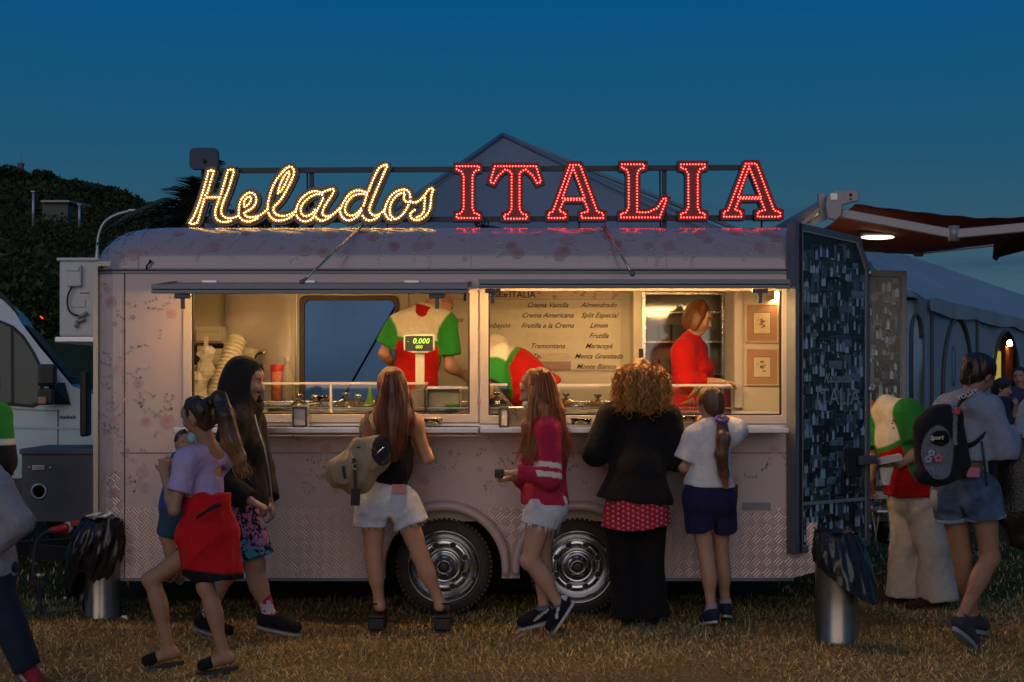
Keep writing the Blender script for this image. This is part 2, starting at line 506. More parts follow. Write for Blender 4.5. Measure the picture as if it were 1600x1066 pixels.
V, F, C = leafcloud(lobes, 190000, .15, fol, 21, .6)
o = place("hillside_bushes", raw_mesh("hillside_bushes", V, F, leaf, col=C), kind="stuff")
props(o, "dense dark green bushes covering the lower hillside at the left", "bushes")
lobes = []
for i in range(260):
    y = r_.uniform(95, 205); px = r_.uniform(-40, 420)
    x = PX(px, y); s = r_.uniform(2.2, 4.6)
    lobes.append(((x, y, float(terrain(x, y)) + s * .3), (s * 1.5, s, s * .8)))
V, F, C = leafcloud(lobes, 70000, .6, [(.025, .042, .015), (.035, .05, .02), (.02, .032, .013)], 22)
o = place("ridge_wood", raw_mesh("ridge_wood", V, F, leaf, col=C), kind="stuff")
props(o, "dark wood covering the slope up to the ridge behind the bushes", "woodland")

def tree(px, py_top, Y, w, h_crown, trunk_h, label, flat=True, n=1500, leafs=.45, seed=0, cols=fol, group="trees along the skyline of the left hill"):
    x = PX(px, Y); ztop = PZ(py_top, Y); r = np.random.default_rng(seed)
    zb = ztop - h_crown - trunk_h
    t = thing("tree", label, "tree", (x, Y, zb), group)
    m = MB(); m.tube([(x, Y, zb - 2), (x + .2, Y, zb + trunk_h * .6), (x - .1, Y, zb + trunk_h + h_crown * .4)], [.35, .26, .12], 8)
    lobes = []
    for k in range(9):
        a = r.uniform(0, 2 * np.pi); q = r.uniform(.1, .75) * w / 2
        lc = (x + math.cos(a) * q, Y + math.sin(a) * q, zb + trunk_h + h_crown * r.uniform(.35, .8))
        lobes.append((lc, (w * r.uniform(.16, .27), w * r.uniform(.16, .25), h_crown * r.uniform(.18, .34))))
        m.tube([(x, Y, zb + trunk_h * .7), Vector((x, Y, zb + trunk_h)).lerp(Vector(lc), .5) + Vector((0, 0, -.3)), lc], [.14, .09, .04], 5)
    m.build("trunk", bark, t)
    V, F, C = leafcloud(lobes, n, leafs, cols, seed + 1, .5)
    place("crown", raw_mesh("crown", V, F, leaf, col=C), t)
trees = [(14, 262, 208, 9, 3.6, 2, "broad dark tree at the far left end of the ridge, left of the tower"),
         (62, 270, 206, 9, 3.2, 2, "low round tree on the ridge just right of the tower"),
         (92, 283, 200, 8, 3.0, 3, "small tree on the ridge above the pale low roof"),
         (118, 277, 196, 10, 3.4, 4, "tall flat-topped tree where the ridge begins to drop"),
         (142, 285, 190, 9, 3.0, 4, "flat-topped tree halfway down the ridge line"),
         (163, 291, 182, 9, 3.2, 4.5, "thin tree on the falling ridge with sky showing below its crown"),
         (183, 300, 176, 9, 3.0, 5, "slender tree whose trunk stands against the sky"),
         (203, 309, 172, 8, 2.8, 4.5, "small flat-topped tree above the curved street lamp"),
         (222, 320, 165, 7, 2.6, 4, "last but one tree going down the ridge to the palm"),
         (240, 328, 160, 7, 2.4, 3, "lowest ridge tree beside the palm")]
for i, (px, py, Y, w, hc, th, lb) in enumerate(trees):
    tree(px, py, Y, w * .9, hc, th, lb, seed=100 + i, cols=[(.018, .03, .012), (.03, .042, .016)])

# water tower on the ridge
t = thing("water_tower", "small square tower standing on the ridge at the far left", "tower", (PX(33, 207), 207, PZ(270, 207)))
m = MB(); x, z0, z1 = PX(33, 207), PZ(278, 207), PZ(255, 207)
m.cbox(x - .32, x + .32, 206.5, 207.3, z0 - 3, z1, b=.05); m.build("shaft", mat("tower_concrete", (.12, .12, .13), .9), t)
m = MB(); m.cbox(x - .4, x + .4, 206.4, 207.4, z1 - .35, z1, b=.03); m.build("cap", MATS["tower_concrete"], t)
m = MB(); m.tube([(x, 207, z1), (x, 207, PZ(240, 207))], .04, 6); m.build("mast", MATS["tower_concrete"], t)
# low pale building
t = thing("low_building", "low pale-roofed building among the bushes on the hillside", "building", (PX(86, 84), 84, PZ(330, 84)))
m = MB(); m.cbox(PX(66, 84), PX(106, 84), 84, 88, PZ(350, 84), PZ(317, 84), b=.05); m.build("wall", mat("low_wall", (.10, .12, .11), .9), t)
m = MB()
xa, xb, za = PX(64, 83.6), PX(108, 83.6), PZ(317, 84)
m.add([(xa, 83.6, za), (xb, 83.6, za), (xb, 88.4, za + .25), (xa, 88.4, za + .25), (xa, 83.6, za + .12), (xb, 83.6, za + .12), (xb, 88.4, za + .4), (xa, 88.4, za + .4)],
      [(0, 3, 2, 1), (4, 5, 6, 7), (0, 1, 5, 4), (1, 2, 6, 5), (2, 3, 7, 6), (3, 0, 4, 7)])
m.build("roof", mat("pale_roof", (.35, .38, .40), .6), t)
galv = mat("galvanised", (.45, .47, .48), .45, .6)
for px, y0, y1, Y, lb in ((52, 300, 340, 55, "taller pale post on the hillside above the van"), (124, 320, 342, 60, "short pale post on the hillside below the ridge trees")):
    t = thing("post", lb, "post", (PX(px, Y), Y, PZ(y1, Y)), "pale posts on the hillside")
    m = MB(); m.tube([(PX(px, Y), Y, PZ(y1 + 14, Y)), (PX(px, Y), Y, PZ(y0, Y))], [.07, .055], 8); m.build("shaft", galv, t)
    m = MB(); m.box(PX(px, Y) - .09, PX(px, Y) + .09, Y - .09, Y + .09, PZ(y0, Y), PZ(y0 - 1, Y)); m.build("cap", galv, t)
# curved street lamp behind the trailer roof
Y = 30
t = thing("street_lamp", "curved grey street lamp rising behind the rounded trailer roof", "street lamp", (PX(152, Y), Y, float(terrain(PX(152, Y), Y))))
pts = smooth_path([P(152, 640, Y), P(152, 480, Y), P(152, 390, Y), P(156, 362, Y), P(166, 345, Y), P(184, 335, Y), P(203, 330, Y)], 6)
pts[0].z = float(terrain(pts[0].x, Y)) - .1
m = MB(); m.tube(pts, [.07] * 12 + [.045] * (len(pts) - 12), 8); m.build("pole", galv, t)
m = MB(); m.cbox(PX(201, Y), PX(215, Y), Y - .1, Y + .1, PZ(331, Y), PZ(327.5, Y), b=.02); m.build("lamp_head", galv, t)

# palm
def palm(px, py, Y):
    c = P(px, py, Y)
    t = thing("palm_tree", "palm tree with long drooping fronds behind the yellow script sign", "palm", (c.x, Y, 0))
    m = MB(); m.tube([(c.x, Y, -.2), (c.x + .1, Y, c.z * .5), (c.x, Y, c.z - .1)], [.34, .27, .3], 12); m.build("trunk", bark, t)
    pm = mat("palm_green", (.055, .07, .028), .7, var=.3, vscale=2)
    r = random.Random(4)
    for k in range(24):
        az = k * 2.399; el = R(78 - 100 * ((k * .618) % 1)); L = r.uniform(1.9, 2.8)
        d = Vector((math.cos(az) * math.cos(el), math.sin(az) * math.cos(el), math.sin(el)))
        pts = []
        for j in range(9):
            s = j / 8
            pts.append(c + d * L * s + Vector((0, 0, -.85 * L * s * s * (.35 + .5 * math.cos(el)))))
        m = MB(); m.tube(pts, [.03 * (1 - .8 * j / 8) for j in range(9)], 4)
        for j in range(1, 24):
            s = j / 24; q = s * 8; i = min(7, int(q)); p = pts[i].lerp(pts[i + 1], q - i)
            tg = (pts[i + 1] - pts[i]).normalized(); sd = tg.cross(Vector((0, 0, 1))).normalized()
            ll = .48 * math.sin(math.pi * (.12 + .85 * s)) + .06
            for sg in (-1, 1):
                e = p + (sd * sg * .8 + tg * .7 + Vector((0, 0, -.35 + .2 * r.random()))).normalized() * ll
                w = tg * .045
                m.add([p - w, p + w, e], [(0, 1, 2)])
        m.build("frond", pm, t, fixn=False)
palm(303, 345, 24)

# ---------------------------------------------------------------- tents
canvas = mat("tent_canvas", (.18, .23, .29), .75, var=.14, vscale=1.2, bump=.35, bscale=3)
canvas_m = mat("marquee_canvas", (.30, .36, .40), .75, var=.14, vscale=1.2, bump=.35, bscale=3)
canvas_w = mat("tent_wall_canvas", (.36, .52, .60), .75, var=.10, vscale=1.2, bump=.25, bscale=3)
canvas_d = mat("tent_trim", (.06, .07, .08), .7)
def sheet(f, nu, nv):
    us, vs = np.linspace(0, 1, nu), np.linspace(0, 1, nv); U, W = np.meshgrid(us, vs)
    V = f(U, W).reshape(-1, 3)
    i = np.arange(nv - 1)[:, None] * nu + np.arange(nu - 1)[None]
    return V, np.stack([i, i + 1, i + 1 + nu, i + nu], -1).reshape(-1, 4)
def addsheet(m, f, nu, nv, **k):
    V, F = sheet(f, nu, nv); m.add([Vector(v) for v in V.tolist()], F.tolist(), smooth=True, **k)
def lerp3(a, b, t): return np.asarray(a)[None, None] * (1 - t[..., None]) + np.asarray(b)[None, None] * t[..., None]
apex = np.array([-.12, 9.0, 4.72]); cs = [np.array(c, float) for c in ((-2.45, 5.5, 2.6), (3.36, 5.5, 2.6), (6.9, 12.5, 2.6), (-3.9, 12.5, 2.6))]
t = thing("peaked_tent", "large peaked white marquee behind the trailer, blue in the dusk", "tent", (0, 9, 0))
for i in range(4):
    a, b = cs[i], cs[(i + 1) % 4]
    def f(U, W, a=a, b=b, i=i):
        W2 = W ** 1.0
        base = lerp3(a, b, U)
        p = base * (1 - W2[..., None]) + apex * W2[..., None]
        sag = -.32 * np.sin(np.pi * U) * np.sin(np.pi * W) ** 1 - .12 * np.sin(np.pi * W)
        wr = .035 * np.sin(U * 26 + W * 9 + 3 * fbm(U * 3, W * 3, 0 * U + i)) * (1 - W) * np.sin(np.pi * U)
        p[..., 2] += sag + wr - .25 * np.maximum(0, W - .93) ** 1 * 4 * 0.3
        return p
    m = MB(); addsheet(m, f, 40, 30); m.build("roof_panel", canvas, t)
    nrm = np.cross(b - a, (0, 0, 1.)); nrm /= np.linalg.norm(nrm)
    def g(U, W, a=a, b=b, n=nrm, i=i):
        p = lerp3(a, b, U); L = np.linalg.norm(b - a)
        p[..., 2] = 2.6 * (1 - W) + .01
        rip = .08 * np.sin(U * L * 3.1 + 2 * fbm(U * 4, W * 2, 0 * U + i)) * (.3 + W) + .14 * fbm(U * L * .7, W * 3 + U * 4, 0 * U, 3, 3)
        return p + rip[..., None] * n
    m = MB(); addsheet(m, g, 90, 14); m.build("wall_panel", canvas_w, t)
m = MB()
for c in cs: m.tube([Vector(c), Vector((apex + c) / 2) + Vector((0, 0, -.06)), Vector(apex)], .03, 6)
m.build("seam_cord", canvas, t)
m = MB(); m.tube([P(632, 455, 5.3), P(597, 515, 4.8), P(520, 650, 4.2)], .012, 6)
m.build("guy_rope", mat("rope_black", (.006, .006, .008), .9), t)

# long low marquee on the right, its wall running away from the camera
A0 = np.array([5.40, 9.2, 2.6]); dirw = np.array([.472, .882, 0]); perp = np.array([.882, -.472, 0])
t = thing("long_marquee", "long low white marquee with arched side windows at the right edge", "tent", (5.4, 9.2, 0))
L2 = 30.
rA = np.array([4.95, 13.9, 4.08])
def roof(U, W):
    e = A0[None, None] + dirw * (U * L2)[..., None]
    rr = rA[None, None] + dirw * (U * L2)[..., None]
    p = e * (1 - W[..., None]) + rr * W[..., None]
    p[..., 2] += -.12 * np.sin(np.pi * W) * np.abs(np.sin(U * L2 * np.pi / 5.)) + .012 * np.sin(W * 24 + U * 9)
    return p
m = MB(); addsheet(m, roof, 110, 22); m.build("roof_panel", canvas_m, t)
def gable(U, W):
    a = A0 + np.array([0, 0, 0.]); back = np.array([rA[0], rA[1], rA[2]])
    top = a[None, None] * (1 - U[..., None]) + back[None, None] * U[..., None]
    p = top.copy(); p[..., 2] = top[..., 2] * (1 - W); p[..., 0] += .04 * np.sin(U * 30)
    return p
m = MB(); addsheet(m, gable, 30, 8); m.build("end_panel", canvas_m, t)
# wall with arched openings (u along the wall, v up)
def on_wall(px, py):
    # ray / wall-plane intersection
    o = np.array([0, -DCAM, HCAM]); d = np.array([(px - CX) / FPX, 1, -(py - HY) / FPX])
    n = np.array([.882, -.472, 0]); k = ((A0 - o) @ n) / (d @ n); q = o + d * k
    return float((q - A0) @ dirw), float(q[2])
def arch_pts(pl, pr, ptop, pbot):
    ul, _ = on_wall(pl, pbot); ur, _ = on_wall(pr, pbot); _, zt = on_wall((pl + pr) / 2, ptop)
    zb = .95; c = (ul + ur) / 2; rx = (ur - ul) / 2; zs = zt - min(rx, (zt - zb) * .7)
    pts = [(ul, zb), (ur, zb)] + [(c + rx * math.cos(a), zs + (zt - zs) * math.sin(a)) for a in np.linspace(0, math.pi, 14)]
    return pts, (ul, ur, zb, zt)
op, opb = arch_pts(1548, 1590, 518, 600)
WM = Matrix(((dirw[0], 0, perp[0], A0[0]), (dirw[1], 0, perp[1], A0[1]), (0, 1, 0, 0), (0, 0, 0, 1)))
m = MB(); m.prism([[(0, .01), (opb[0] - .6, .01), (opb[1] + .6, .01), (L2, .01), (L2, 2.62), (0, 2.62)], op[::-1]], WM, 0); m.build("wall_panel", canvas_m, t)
m = MB()
for k in range(9):   # scalloped valance under the eave
    def vf(U, W, k=k):
        u = (k + U) * L2 / 9; p = A0[None, None] + dirw * u[..., None] + perp * (.07 + .02 * np.sin(u * 3))[..., None]
        p[..., 2] = 2.63 - (.17 + .05 * np.sin(np.pi * U)) * W
        return p
    addsheet(m, vf, 14, 3)
m.build("valance", canvas_m, t)
for pl, pr, pt in ((1470, 1516, 497), (1548, 1590, 518), (1420, 1436, 492)):
    a, _ = arch_pts(pl, pr, pt, 600); off = .03
    m = MB(); m.tube([WM @ Vector((p[0], p[1], off)) for p in (a[2:] + [a[0]] if True else a)], .028, 6)
    m.build("arched_zip", canvas_d, t)
for px in (1453, 1524): 
    u, _ = on_wall(px, 520); m = MB(); m.tube([WM @ Vector((u, z, .03)) for z in (.1, 1.3, 2.45)], .022, 6); m.build("seam", canvas_d, t)
u, z = on_wall(1488, 572)
m = MB(); m.lathe([(.14, 0), (.17, -.01), (.17, 0), (.14, 0)], (0, 0, 0), 'z', 20); m.xf(WM @ Matrix.Translation((u, z, .03)) @ Matrix.Scale(.6, 4, (1, 0, 0)) @ Matrix.Scale(1.7, 4, (0, 1, 0)))
m.build("blue_emblem", mat("emblem_teal", (.05, .25, .35), .6), t)
# what shows through the open arch: warm interior with a stall
def behind(px, dep):
    """u along the wall where the line of sight through column px meets a plane dep metres inside"""
    o = np.array([0, -DCAM, HCAM]); d = np.array([(px - CX) / FPX, 1, 0]); n = np.array([.882, -.472, 0]); A = A0 - n * dep
    k = ((A - o) @ n) / (d @ n); q = o + d * k
    return float((q - A) @ dirw), float(d[1] * k)
def zat(py, dist): return HCAM - (py - HY) * dist / FPX
ua, _ = behind(1535, .9); ub, db = behind(1600, .9)
m = MB(); m.prism([[(ua - 1, 0), (ub + 3, 0), (ub + 3, 2.5), (ua - 1, 2.5)]], WM @ Matrix.Translation((0, 0, -.9)), 0)
m.build("inner_partition", mat("inner_canvas", (.50, .20, .08), .8, emit=None), t)
def ibox(pl, pr, pt, pb, dep, th, name, mt, par, hole=None):
    a, da = behind(pl, dep); b, db = behind(pr, dep); dd = (da + db) / 2
    lp = [[(a, zat(pb, dd)), (b, zat(pb, dd)), (b, zat(pt, dd)), (a, zat(pt, dd))]]
    m = MB(); m.prism(lp, WM @ Matrix.Translation((0, 0, -dep)), th); return m.build(name, mt, par)
u1, d1 = behind(1560, .6)
t2 = thing("market_stall", "lit wooden stall with a green-framed glowing panel inside the arched opening", "stall", tuple(WM @ Vector((u1, 0, -.6))))
ibox(1551, 1569, 546, 600, .62, .04, "frame", mat("stall_green", (.03, .09, .04), .6), t2)
ibox(1553.5, 1564, 549, 600, .59, .02, "lit_panel", mat("lit_panel", (.6, .55, .2), .5, emit=(.80, .66, .12), estr=.42, var=.4, vscale=6), t2)
ibox(1571, 1583, 541, 600, .55, .1, "cupboard", mat("stall_wood", (.30, .12, .05), .6), t2)
u3, d3 = behind(1578, .5)
m = MB(); m.ball(WM @ Vector((u3, 2.25, -.5)), .06); m.build("bulb", mat("stall_bulb", (1, .8, .5), .4, emit=(1, .45, .15), estr=50), t2)

# ---------------------------------------------------------------- cars on the far bank
def car(px, py, Y, L, label, colr, rot=0., tail=False):
    x, z = PX(px, Y), PZ(py, Y)
    t = thing("parked_car", label, "car", (x, Y, z), "cars parked on the bank at the far left")
    prof = [(-.5, .18), (-.5, .55), (-.47, .62), (-.40, .66), (-.30, .98), (.12, 1.0), (.27, .70), (.46, .62), (.5, .5), (.5, .18)]
    pts = [(p[0] * L, p[1] * 1.42) for p in prof]; W = 1.7
    M = Matrix.Translation((x, Y, z)) @ Matrix.Rotation(rot, 4, 'Z')
    m = MB(); m.prism([pts], M @ wallM(0, -W / 2, 0), -0 + W); m.build("body", mat("car_" + colr[0], colr[1], .3, .3, coat=.5), t, bevel=.06)
    glz = mat("car_glass", (.02, .03, .04), .08, spec=.8)
    m = MB()
    for sx, a, b in ((-1, -.36, -.12), (1, -.10, .20)):
        m.prism([[(a * L, .95), (b * L, .95), ((b - .05 * (sx > 0)) * L, 1.34), ((a + .04 * (sx < 0)) * L, 1.34)]], M @ wallM(0, -W / 2 - .012, 0), .01)
    m.build("side_window", glz, t)
    for wx in (-.32, .32):
        m = MB(); m.lathe([(.0, .0), (.18, .0), (.2, -.03), (.30, -.03), (.32, .02), (.32, .18)], (0, 0, 0), 'y', 20)
        m.xf(M @ Matrix.Translation((wx * L, -W / 2 - .02, .30)) @ Matrix.Rotation(math.pi, 4, 'X') @ Matrix.Rotation(math.pi, 4, 'X'))
        m.build("wheel", mat("car_tyre", (.02, .02, .02), .8), t)
    if tail:
        m = MB(); m.cbox(-.5 * L - .03, -.5 * L + .05, -.82, -.55, .72, .92, b=.02); m.cbox(-.5 * L - .03, -.5 * L + .05, .55, .82, .72, .92, b=.02)
        m.xf(M); m.build("tail_light", mat("tail_light", (.5, .02, .02), .3, emit=(1, .03, .02), estr=3.5), t)
car(74, 531, 47, 3.9, "dark hatchback with glowing tail lights beyond the van windscreen", ("navy", (.03, .05, .09)), R(82), True)
car(124, 530, 50, 4.1, "dark car half hidden behind the white air conditioner", ("slate", (.05, .06, .08)), R(75))
car(14, 560, 40, 4.0, "car with a lit tail light seen through the van side window", ("black", (.02, .025, .03)), R(95), True)
# ================================================================ THE TRAILER
XL, XR, DEP, ZB, ZW, ZT = -2.81, 1.86, 2.15, .256, 2.287, 2.60
RC = .22
WL = (-2.12, -.275, 1.334, 2.145)     # left window opening x0 x1 z0 z1
WR = (-.16, 1.785, 1.326, 2.155)
WHX = (-.453, .436); WHZ = .32
vinyl = mat("pink_vinyl", (.54, .435, .425), .34, var=.05, vscale=2.5, coat=.25)
pinkp = mat("pink_paint", (.54, .41, .38), .38, var=.08, vscale=4, coat=.2)
white_al = mat("cream_frame", (.56, .50, .46), .4, var=.07, vscale=5)
alu = mat("brushed_aluminium", (.52, .53, .56), .34, .85, var=.12, vscale=20)
alu_d = mat("grey_aluminium", (.15, .17, .21), .42, .5, var=.12, vscale=12)
rubber = mat("black_rubber", (.012, .012, .013), .6, var=.15)
dark = mat("dark_underside", (.012, .012, .013), .95)
cream = mat("cream_laminate", (.62, .56, .43), .45, var=.06, vscale=3)
steel = mat("stainless_steel", (.62, .60, .57), .26, 1., var=.10, vscale=14)
chrome = mat("chrome", (.46, .47, .50), .17, 1., var=.05, vscale=9)
brass = mat("brass_tint_steel", (.60, .50, .34), .3, .9)

def footprint(t, rc, x1=XR, n=8):
    pts = [(x1, t), (XL + t + rc, t)]
    pts += [(XL + t + rc - rc * math.sin(a), t + rc - rc * math.cos(a)) for a in np.linspace(0, math.pi / 2, n)[1:]]
    pts += [(XL + t + rc - rc * math.cos(a), DEP - t - rc + rc * math.sin(a)) for a in np.linspace(0, math.pi / 2, n)]
    return pts + [(x1, DEP - t)]

TR = thing("ice_cream_trailer", "pale pink floral ice cream trailer with two open serving windows and chrome wheels", "trailer", (-.45, 1.0, 0))
# ---- front wall with window openings and wheel arches
def arch_outline(z0, z1, x0, x1, r):
    pts = [(x0, z0)]
    for cx in WHX:
        a0 = 0 if z0 >= WHZ else math.asin(min(1, (WHZ - z0) / r))
        pts += [(cx - r, z0)] if z0 < WHZ else []
        lo = math.asin(max(0, min(1, (z0 - WHZ) / r)))
        pts += [(cx - r * math.cos(a), WHZ + r * math.sin(a)) for a in np.linspace(lo, math.pi - lo, 25)]
        pts += [(cx + r, z0)] if z0 < WHZ else []
    return pts + [(x1, z0), (x1, z1), (x0, z1)]
def rect(x0, x1, z0, z1): return [(x0, z0), (x0, z1), (x1, z1), (x1, z0)]
m = MB()
m.prism([arch_outline(ZB, ZW, XL + RC, XR, .385), rect(*WL), rect(*WR)], wallM(0, 0, 0), .035)
m.build("front_wall", vinyl, TR)
m = MB()
fp = footprint(0, RC)[1:-1]
for (a, b) in zip(fp, fp[1:]):
    m.add([(a[0], a[1], ZB), (b[0], b[1], ZB), (b[0], b[1], ZW), (a[0], a[1], ZW)], [(0, 1, 2, 3)], smooth=True)
m.build("end_wall", vinyl, TR)
# roof shell curving in from the waist trim
m = MB(); rows = []
NA = 12
for k in range(NA + 1):
    a = math.pi / 2 * k / NA
    rows.append([(x, y, ZW + .012 + (ZT - ZW - .012) * math.sin(a)) for x, y in footprint(.30 * (1 - math.cos(a)), RC + .05)])
rows.append([(x, 1.075 + (y - 1.075) * .5 if True else y, ZT + .03) for x, y in footprint(.42, RC)])
rows.append([(x, 1.075, ZT + .04) for x, y in footprint(.42, RC)])
n = len(rows[0]); vs = [p for r in rows for p in r]
m.add(vs, [(i * n + j, i * n + j + 1, (i + 1) * n + j + 1, (i + 1) * n + j) for i in range(len(rows) - 1) for j in range(n - 1)], smooth=True)
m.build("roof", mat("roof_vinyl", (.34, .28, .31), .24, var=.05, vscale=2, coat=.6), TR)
# waist trim: aluminium rail with dark groove, roof seam bands, corner seam
def rail(z0, z1, out, mt, name, r0=.0):
    m = MB(); o = footprint(-out, RC + out); i_ = footprint(r0, RC)
    for a, b, c, d in zip(o, o[1:], i_, i_[1:]):
        m.add([(a[0], a[1], z0), (b[0], b[1], z0), (b[0], b[1], z1), (a[0], a[1], z1), (c[0], c[1], z0), (d[0], d[1], z0), (d[0], d[1], z1), (c[0], c[1], z1)],
              [(0, 1, 2, 3), (3, 2, 6, 7), (1, 0, 4, 5)], smooth=False)
    m.build(name, mt, TR)
rail(ZW - .018, ZW - .004, .014, alu_d, "waist_rail")
rail(ZW - .004, ZW + .006, .006, rubber, "rail_seal")
rail(ZW + .006, ZW + .014, .012, alu_d, "gutter")
for a, b in ((XL + RC, WHX[0] - .45), (WHX[1] + .45, XR)):
    m = MB(); m.box(a, b, -.008, .02, ZB - .02, ZB); m.build("bottom_rail", alu_d, TR)
m = MB()
for x in (XL + RC + .03,):
    m.box(x - .004, x + .004, -.004, .001, ZB, ZW - .02)
m.box(XL + RC, -.95, -.0025, .001, 1.078, 1.084)
m.box(-.05, XR, -.0025, .001, 1.078, 1.084)
m.build("panel_seam", mat("seam", (.14, .10, .11), .8), TR)
m = MB()
for x in (-2.47, 1.02, 1.19, -.27):
    pts = []
    for k in range(NA + 1):
        a = math.pi / 2 * k / NA
        pts.append(Vector((x, .30 * (1 - math.cos(a)) - .002 * math.cos(a), ZW + .012 + (ZT - ZW - .012) * math.sin(a) + .003 * math.sin(a))))
    w = .004 if x != -2.47 else .007
    m.add([p + Vector((s * w / 2, 0, 0)) for p in pts for s in (-1, 1)], [(2 * i, 2 * i + 1, 2 * i + 3, 2 * i + 2) for i in range(NA)])
m.build("roof_seam", mat("seam_roof", (.35, .28, .31), .6), TR)
# marker lamp and hooks on the roof edge
m = MB(); m.tube([(PX(230, 0), -.01, PZ(421, 0)), (PX(231, 0), -.03, PZ(416, 0)), (PX(236, 0), -.02, PZ(410, 0))], .006, 6); m.ball((PX(236, 0), -.02, PZ(409, 0)), .011)
m.build("roof_hook", rubber, TR)

# ---- chequer plate skirt
def plate_mat():
    mt = bpy.data.materials.new("pink_chequer_plate"); mt.use_nodes = True; n = mt.node_tree.nodes; l = mt.node_tree.links; b = n["Principled BSDF"]
    co = n.new("ShaderNodeTexCoord"); mp = n.new("ShaderNodeMapping"); l.new(co.outputs["Object"], mp.inputs[0])
    mp.inputs["Rotation"].default_value = (0, R(45), 0)
    sp = n.new("ShaderNodeSeparateXYZ"); l.new(mp.outputs[0], sp.inputs[0])
    def M(op, a, b_=None, c=None):
        q = n.new("ShaderNodeMath"); q.operation = op
        for i, v in enumerate((a, b_, c)):
            if v is None: continue
            if isinstance(v, (int, float)): q.inputs[i].default_value = v
            else: l.new(v, q.inputs[i])
        return q.outputs[0]
    u, v = sp.outputs["X"], sp.outputs["Z"]; c = .052
    par = M('MODULO', M('ADD', M('FLOOR', M('DIVIDE', M('ADD', u, 50), c)), M('FLOOR', M('DIVIDE', M('ADD', v, 50), c))), 2)
    def str_(w): return M('POWER', M('ABSOLUTE', M('SINE', M('MULTIPLY', w, math.pi / (c / 3)))), .8)
    h = M('ADD', M('MULTIPLY', par, str_(u)), M('MULTIPLY', M('SUBTRACT', 1, par), str_(v)))
    bp = n.new("ShaderNodeBump"); bp.inputs["Strength"].default_value = .9; bp.inputs["Distance"].default_value = .004
    l.new(h, bp.inputs["Height"]); l.new(bp.outputs[0], b.inputs["Normal"])
    nz = n.new("ShaderNodeTexNoise"); nz.inputs["Scale"].default_value = 3; nz.inputs["Detail"].default_value = 6; l.new(co.outputs["Object"], nz.inputs["Vector"])
    cr = n.new("ShaderNodeValToRGB"); cr.color_ramp.elements[0].color = (.60, .46, .41, 1); cr.color_ramp.elements[1].color = (.70, .55, .49, 1)
    cr.color_ramp.elements[0].position = .3; cr.color_ramp.elements[1].position = .7
    l.new(nz.outputs["Fac"], cr.inputs[0]); l.new(cr.outputs[0], b.inputs["Base Color"])
    b.inputs["Roughness"].default_value = .36; b.inputs["Metallic"].default_value = .25
    return mt
pm_ = plate_mat()
m = MB(); m.prism([arch_outline(ZB - .003, .72, XL + RC, XR, .385)], wallM(0, -.003, 0), .002); m.build("chequer_skirt", pm_, TR)
m = MB(); o = footprint(-.003, RC + .003)[1:16]
for a, b in zip(o, o[1:]):
    m.add([(a[0], a[1], ZB - .003), (b[0], b[1], ZB - .003), (b[0], b[1], .96), (a[0], a[1], .96)], [(0, 1, 2, 3)], smooth=True)
m.build("corner_plate", pm_, TR)
# tail step that carries on past the doors
m = MB(); m.add([(XR, 0, ZB), (2.02, .01, ZB + .04), (2.02, .01, .62), (XR, 0, .62), (XR, DEP, ZB), (2.02, DEP, ZB + .04), (2.02, DEP, .42), (XR, DEP, .42)],
                [(0, 1, 2, 3), (4, 7, 6, 5), (0, 4, 5, 1), (1, 5, 6, 2), (2, 6, 7, 3), (3, 7, 4, 0)])
m.build("rear_step", pm_, TR)
# inside of the wheel wells and the chassis
m = MB(); m.box(XL + .1, XR, .3, DEP - .05, ZB + .05, .40); m.build("chassis", dark, TR)
for cx in WHX:
    m = MB(); r = .39
    pts = [(cx - r * math.cos(a), WHZ + r * math.sin(a)) for a in np.linspace(-.4, math.pi + .4, 24)]
    for a, b in zip(pts, pts[1:]): m.quad((a[0], .036, a[1]), (b[0], .036, b[1]), (b[0], .34, b[1]), (a[0], .34, a[1]), smooth=True)
    m.add([(p[0], .34, p[1]) for p in pts], [list(range(len(pts)))])
    m.build("wheel_well", dark, TR)
    # fender lip
    m = MB(); prof = [(.386, .002), (.386, -.05), (.392, -.066), (.415, -.074), (.437, -.066), (.448, -.045), (.450, -.004)]
    path = [(-1, .0)] ; ang = np.linspace(0, math.pi, 30)
    st = [((cx - 1 * 0, 0), None)]
    rows = []
    rows.append([(cx - q, d, .285) for q, d in prof])
    for a in ang: rows.append([(cx - q * math.cos(a), d, WHZ + q * math.sin(a)) for q, d in prof])
    rows.append([(cx + q, d, .285) for q, d in prof])
    # trim the legs where the two arches meet
    mid = sum(WHX) / 2
    for rr in rows:
        for i, p in enumerate(rr):
            if cx < mid and p[0] > mid - .012: rr[i] = (mid - .012, p[1], p[2])
            if cx > mid and p[0] < mid + .012: rr[i] = (mid + .012, p[1], p[2])
    k = len(prof)
    m.add([p for rr in rows for p in rr], [(i * k + j, i * k + j + 1, (i + 1) * k + j + 1, (i + 1) * k + j) for i in range(len(rows) - 1) for j in range(k - 1)] +
          [list(range(k)), [(len(rows) - 1) * k + j for j in range(k)][::-1]], smooth=True)
    m.build("fender", pinkp, TR)

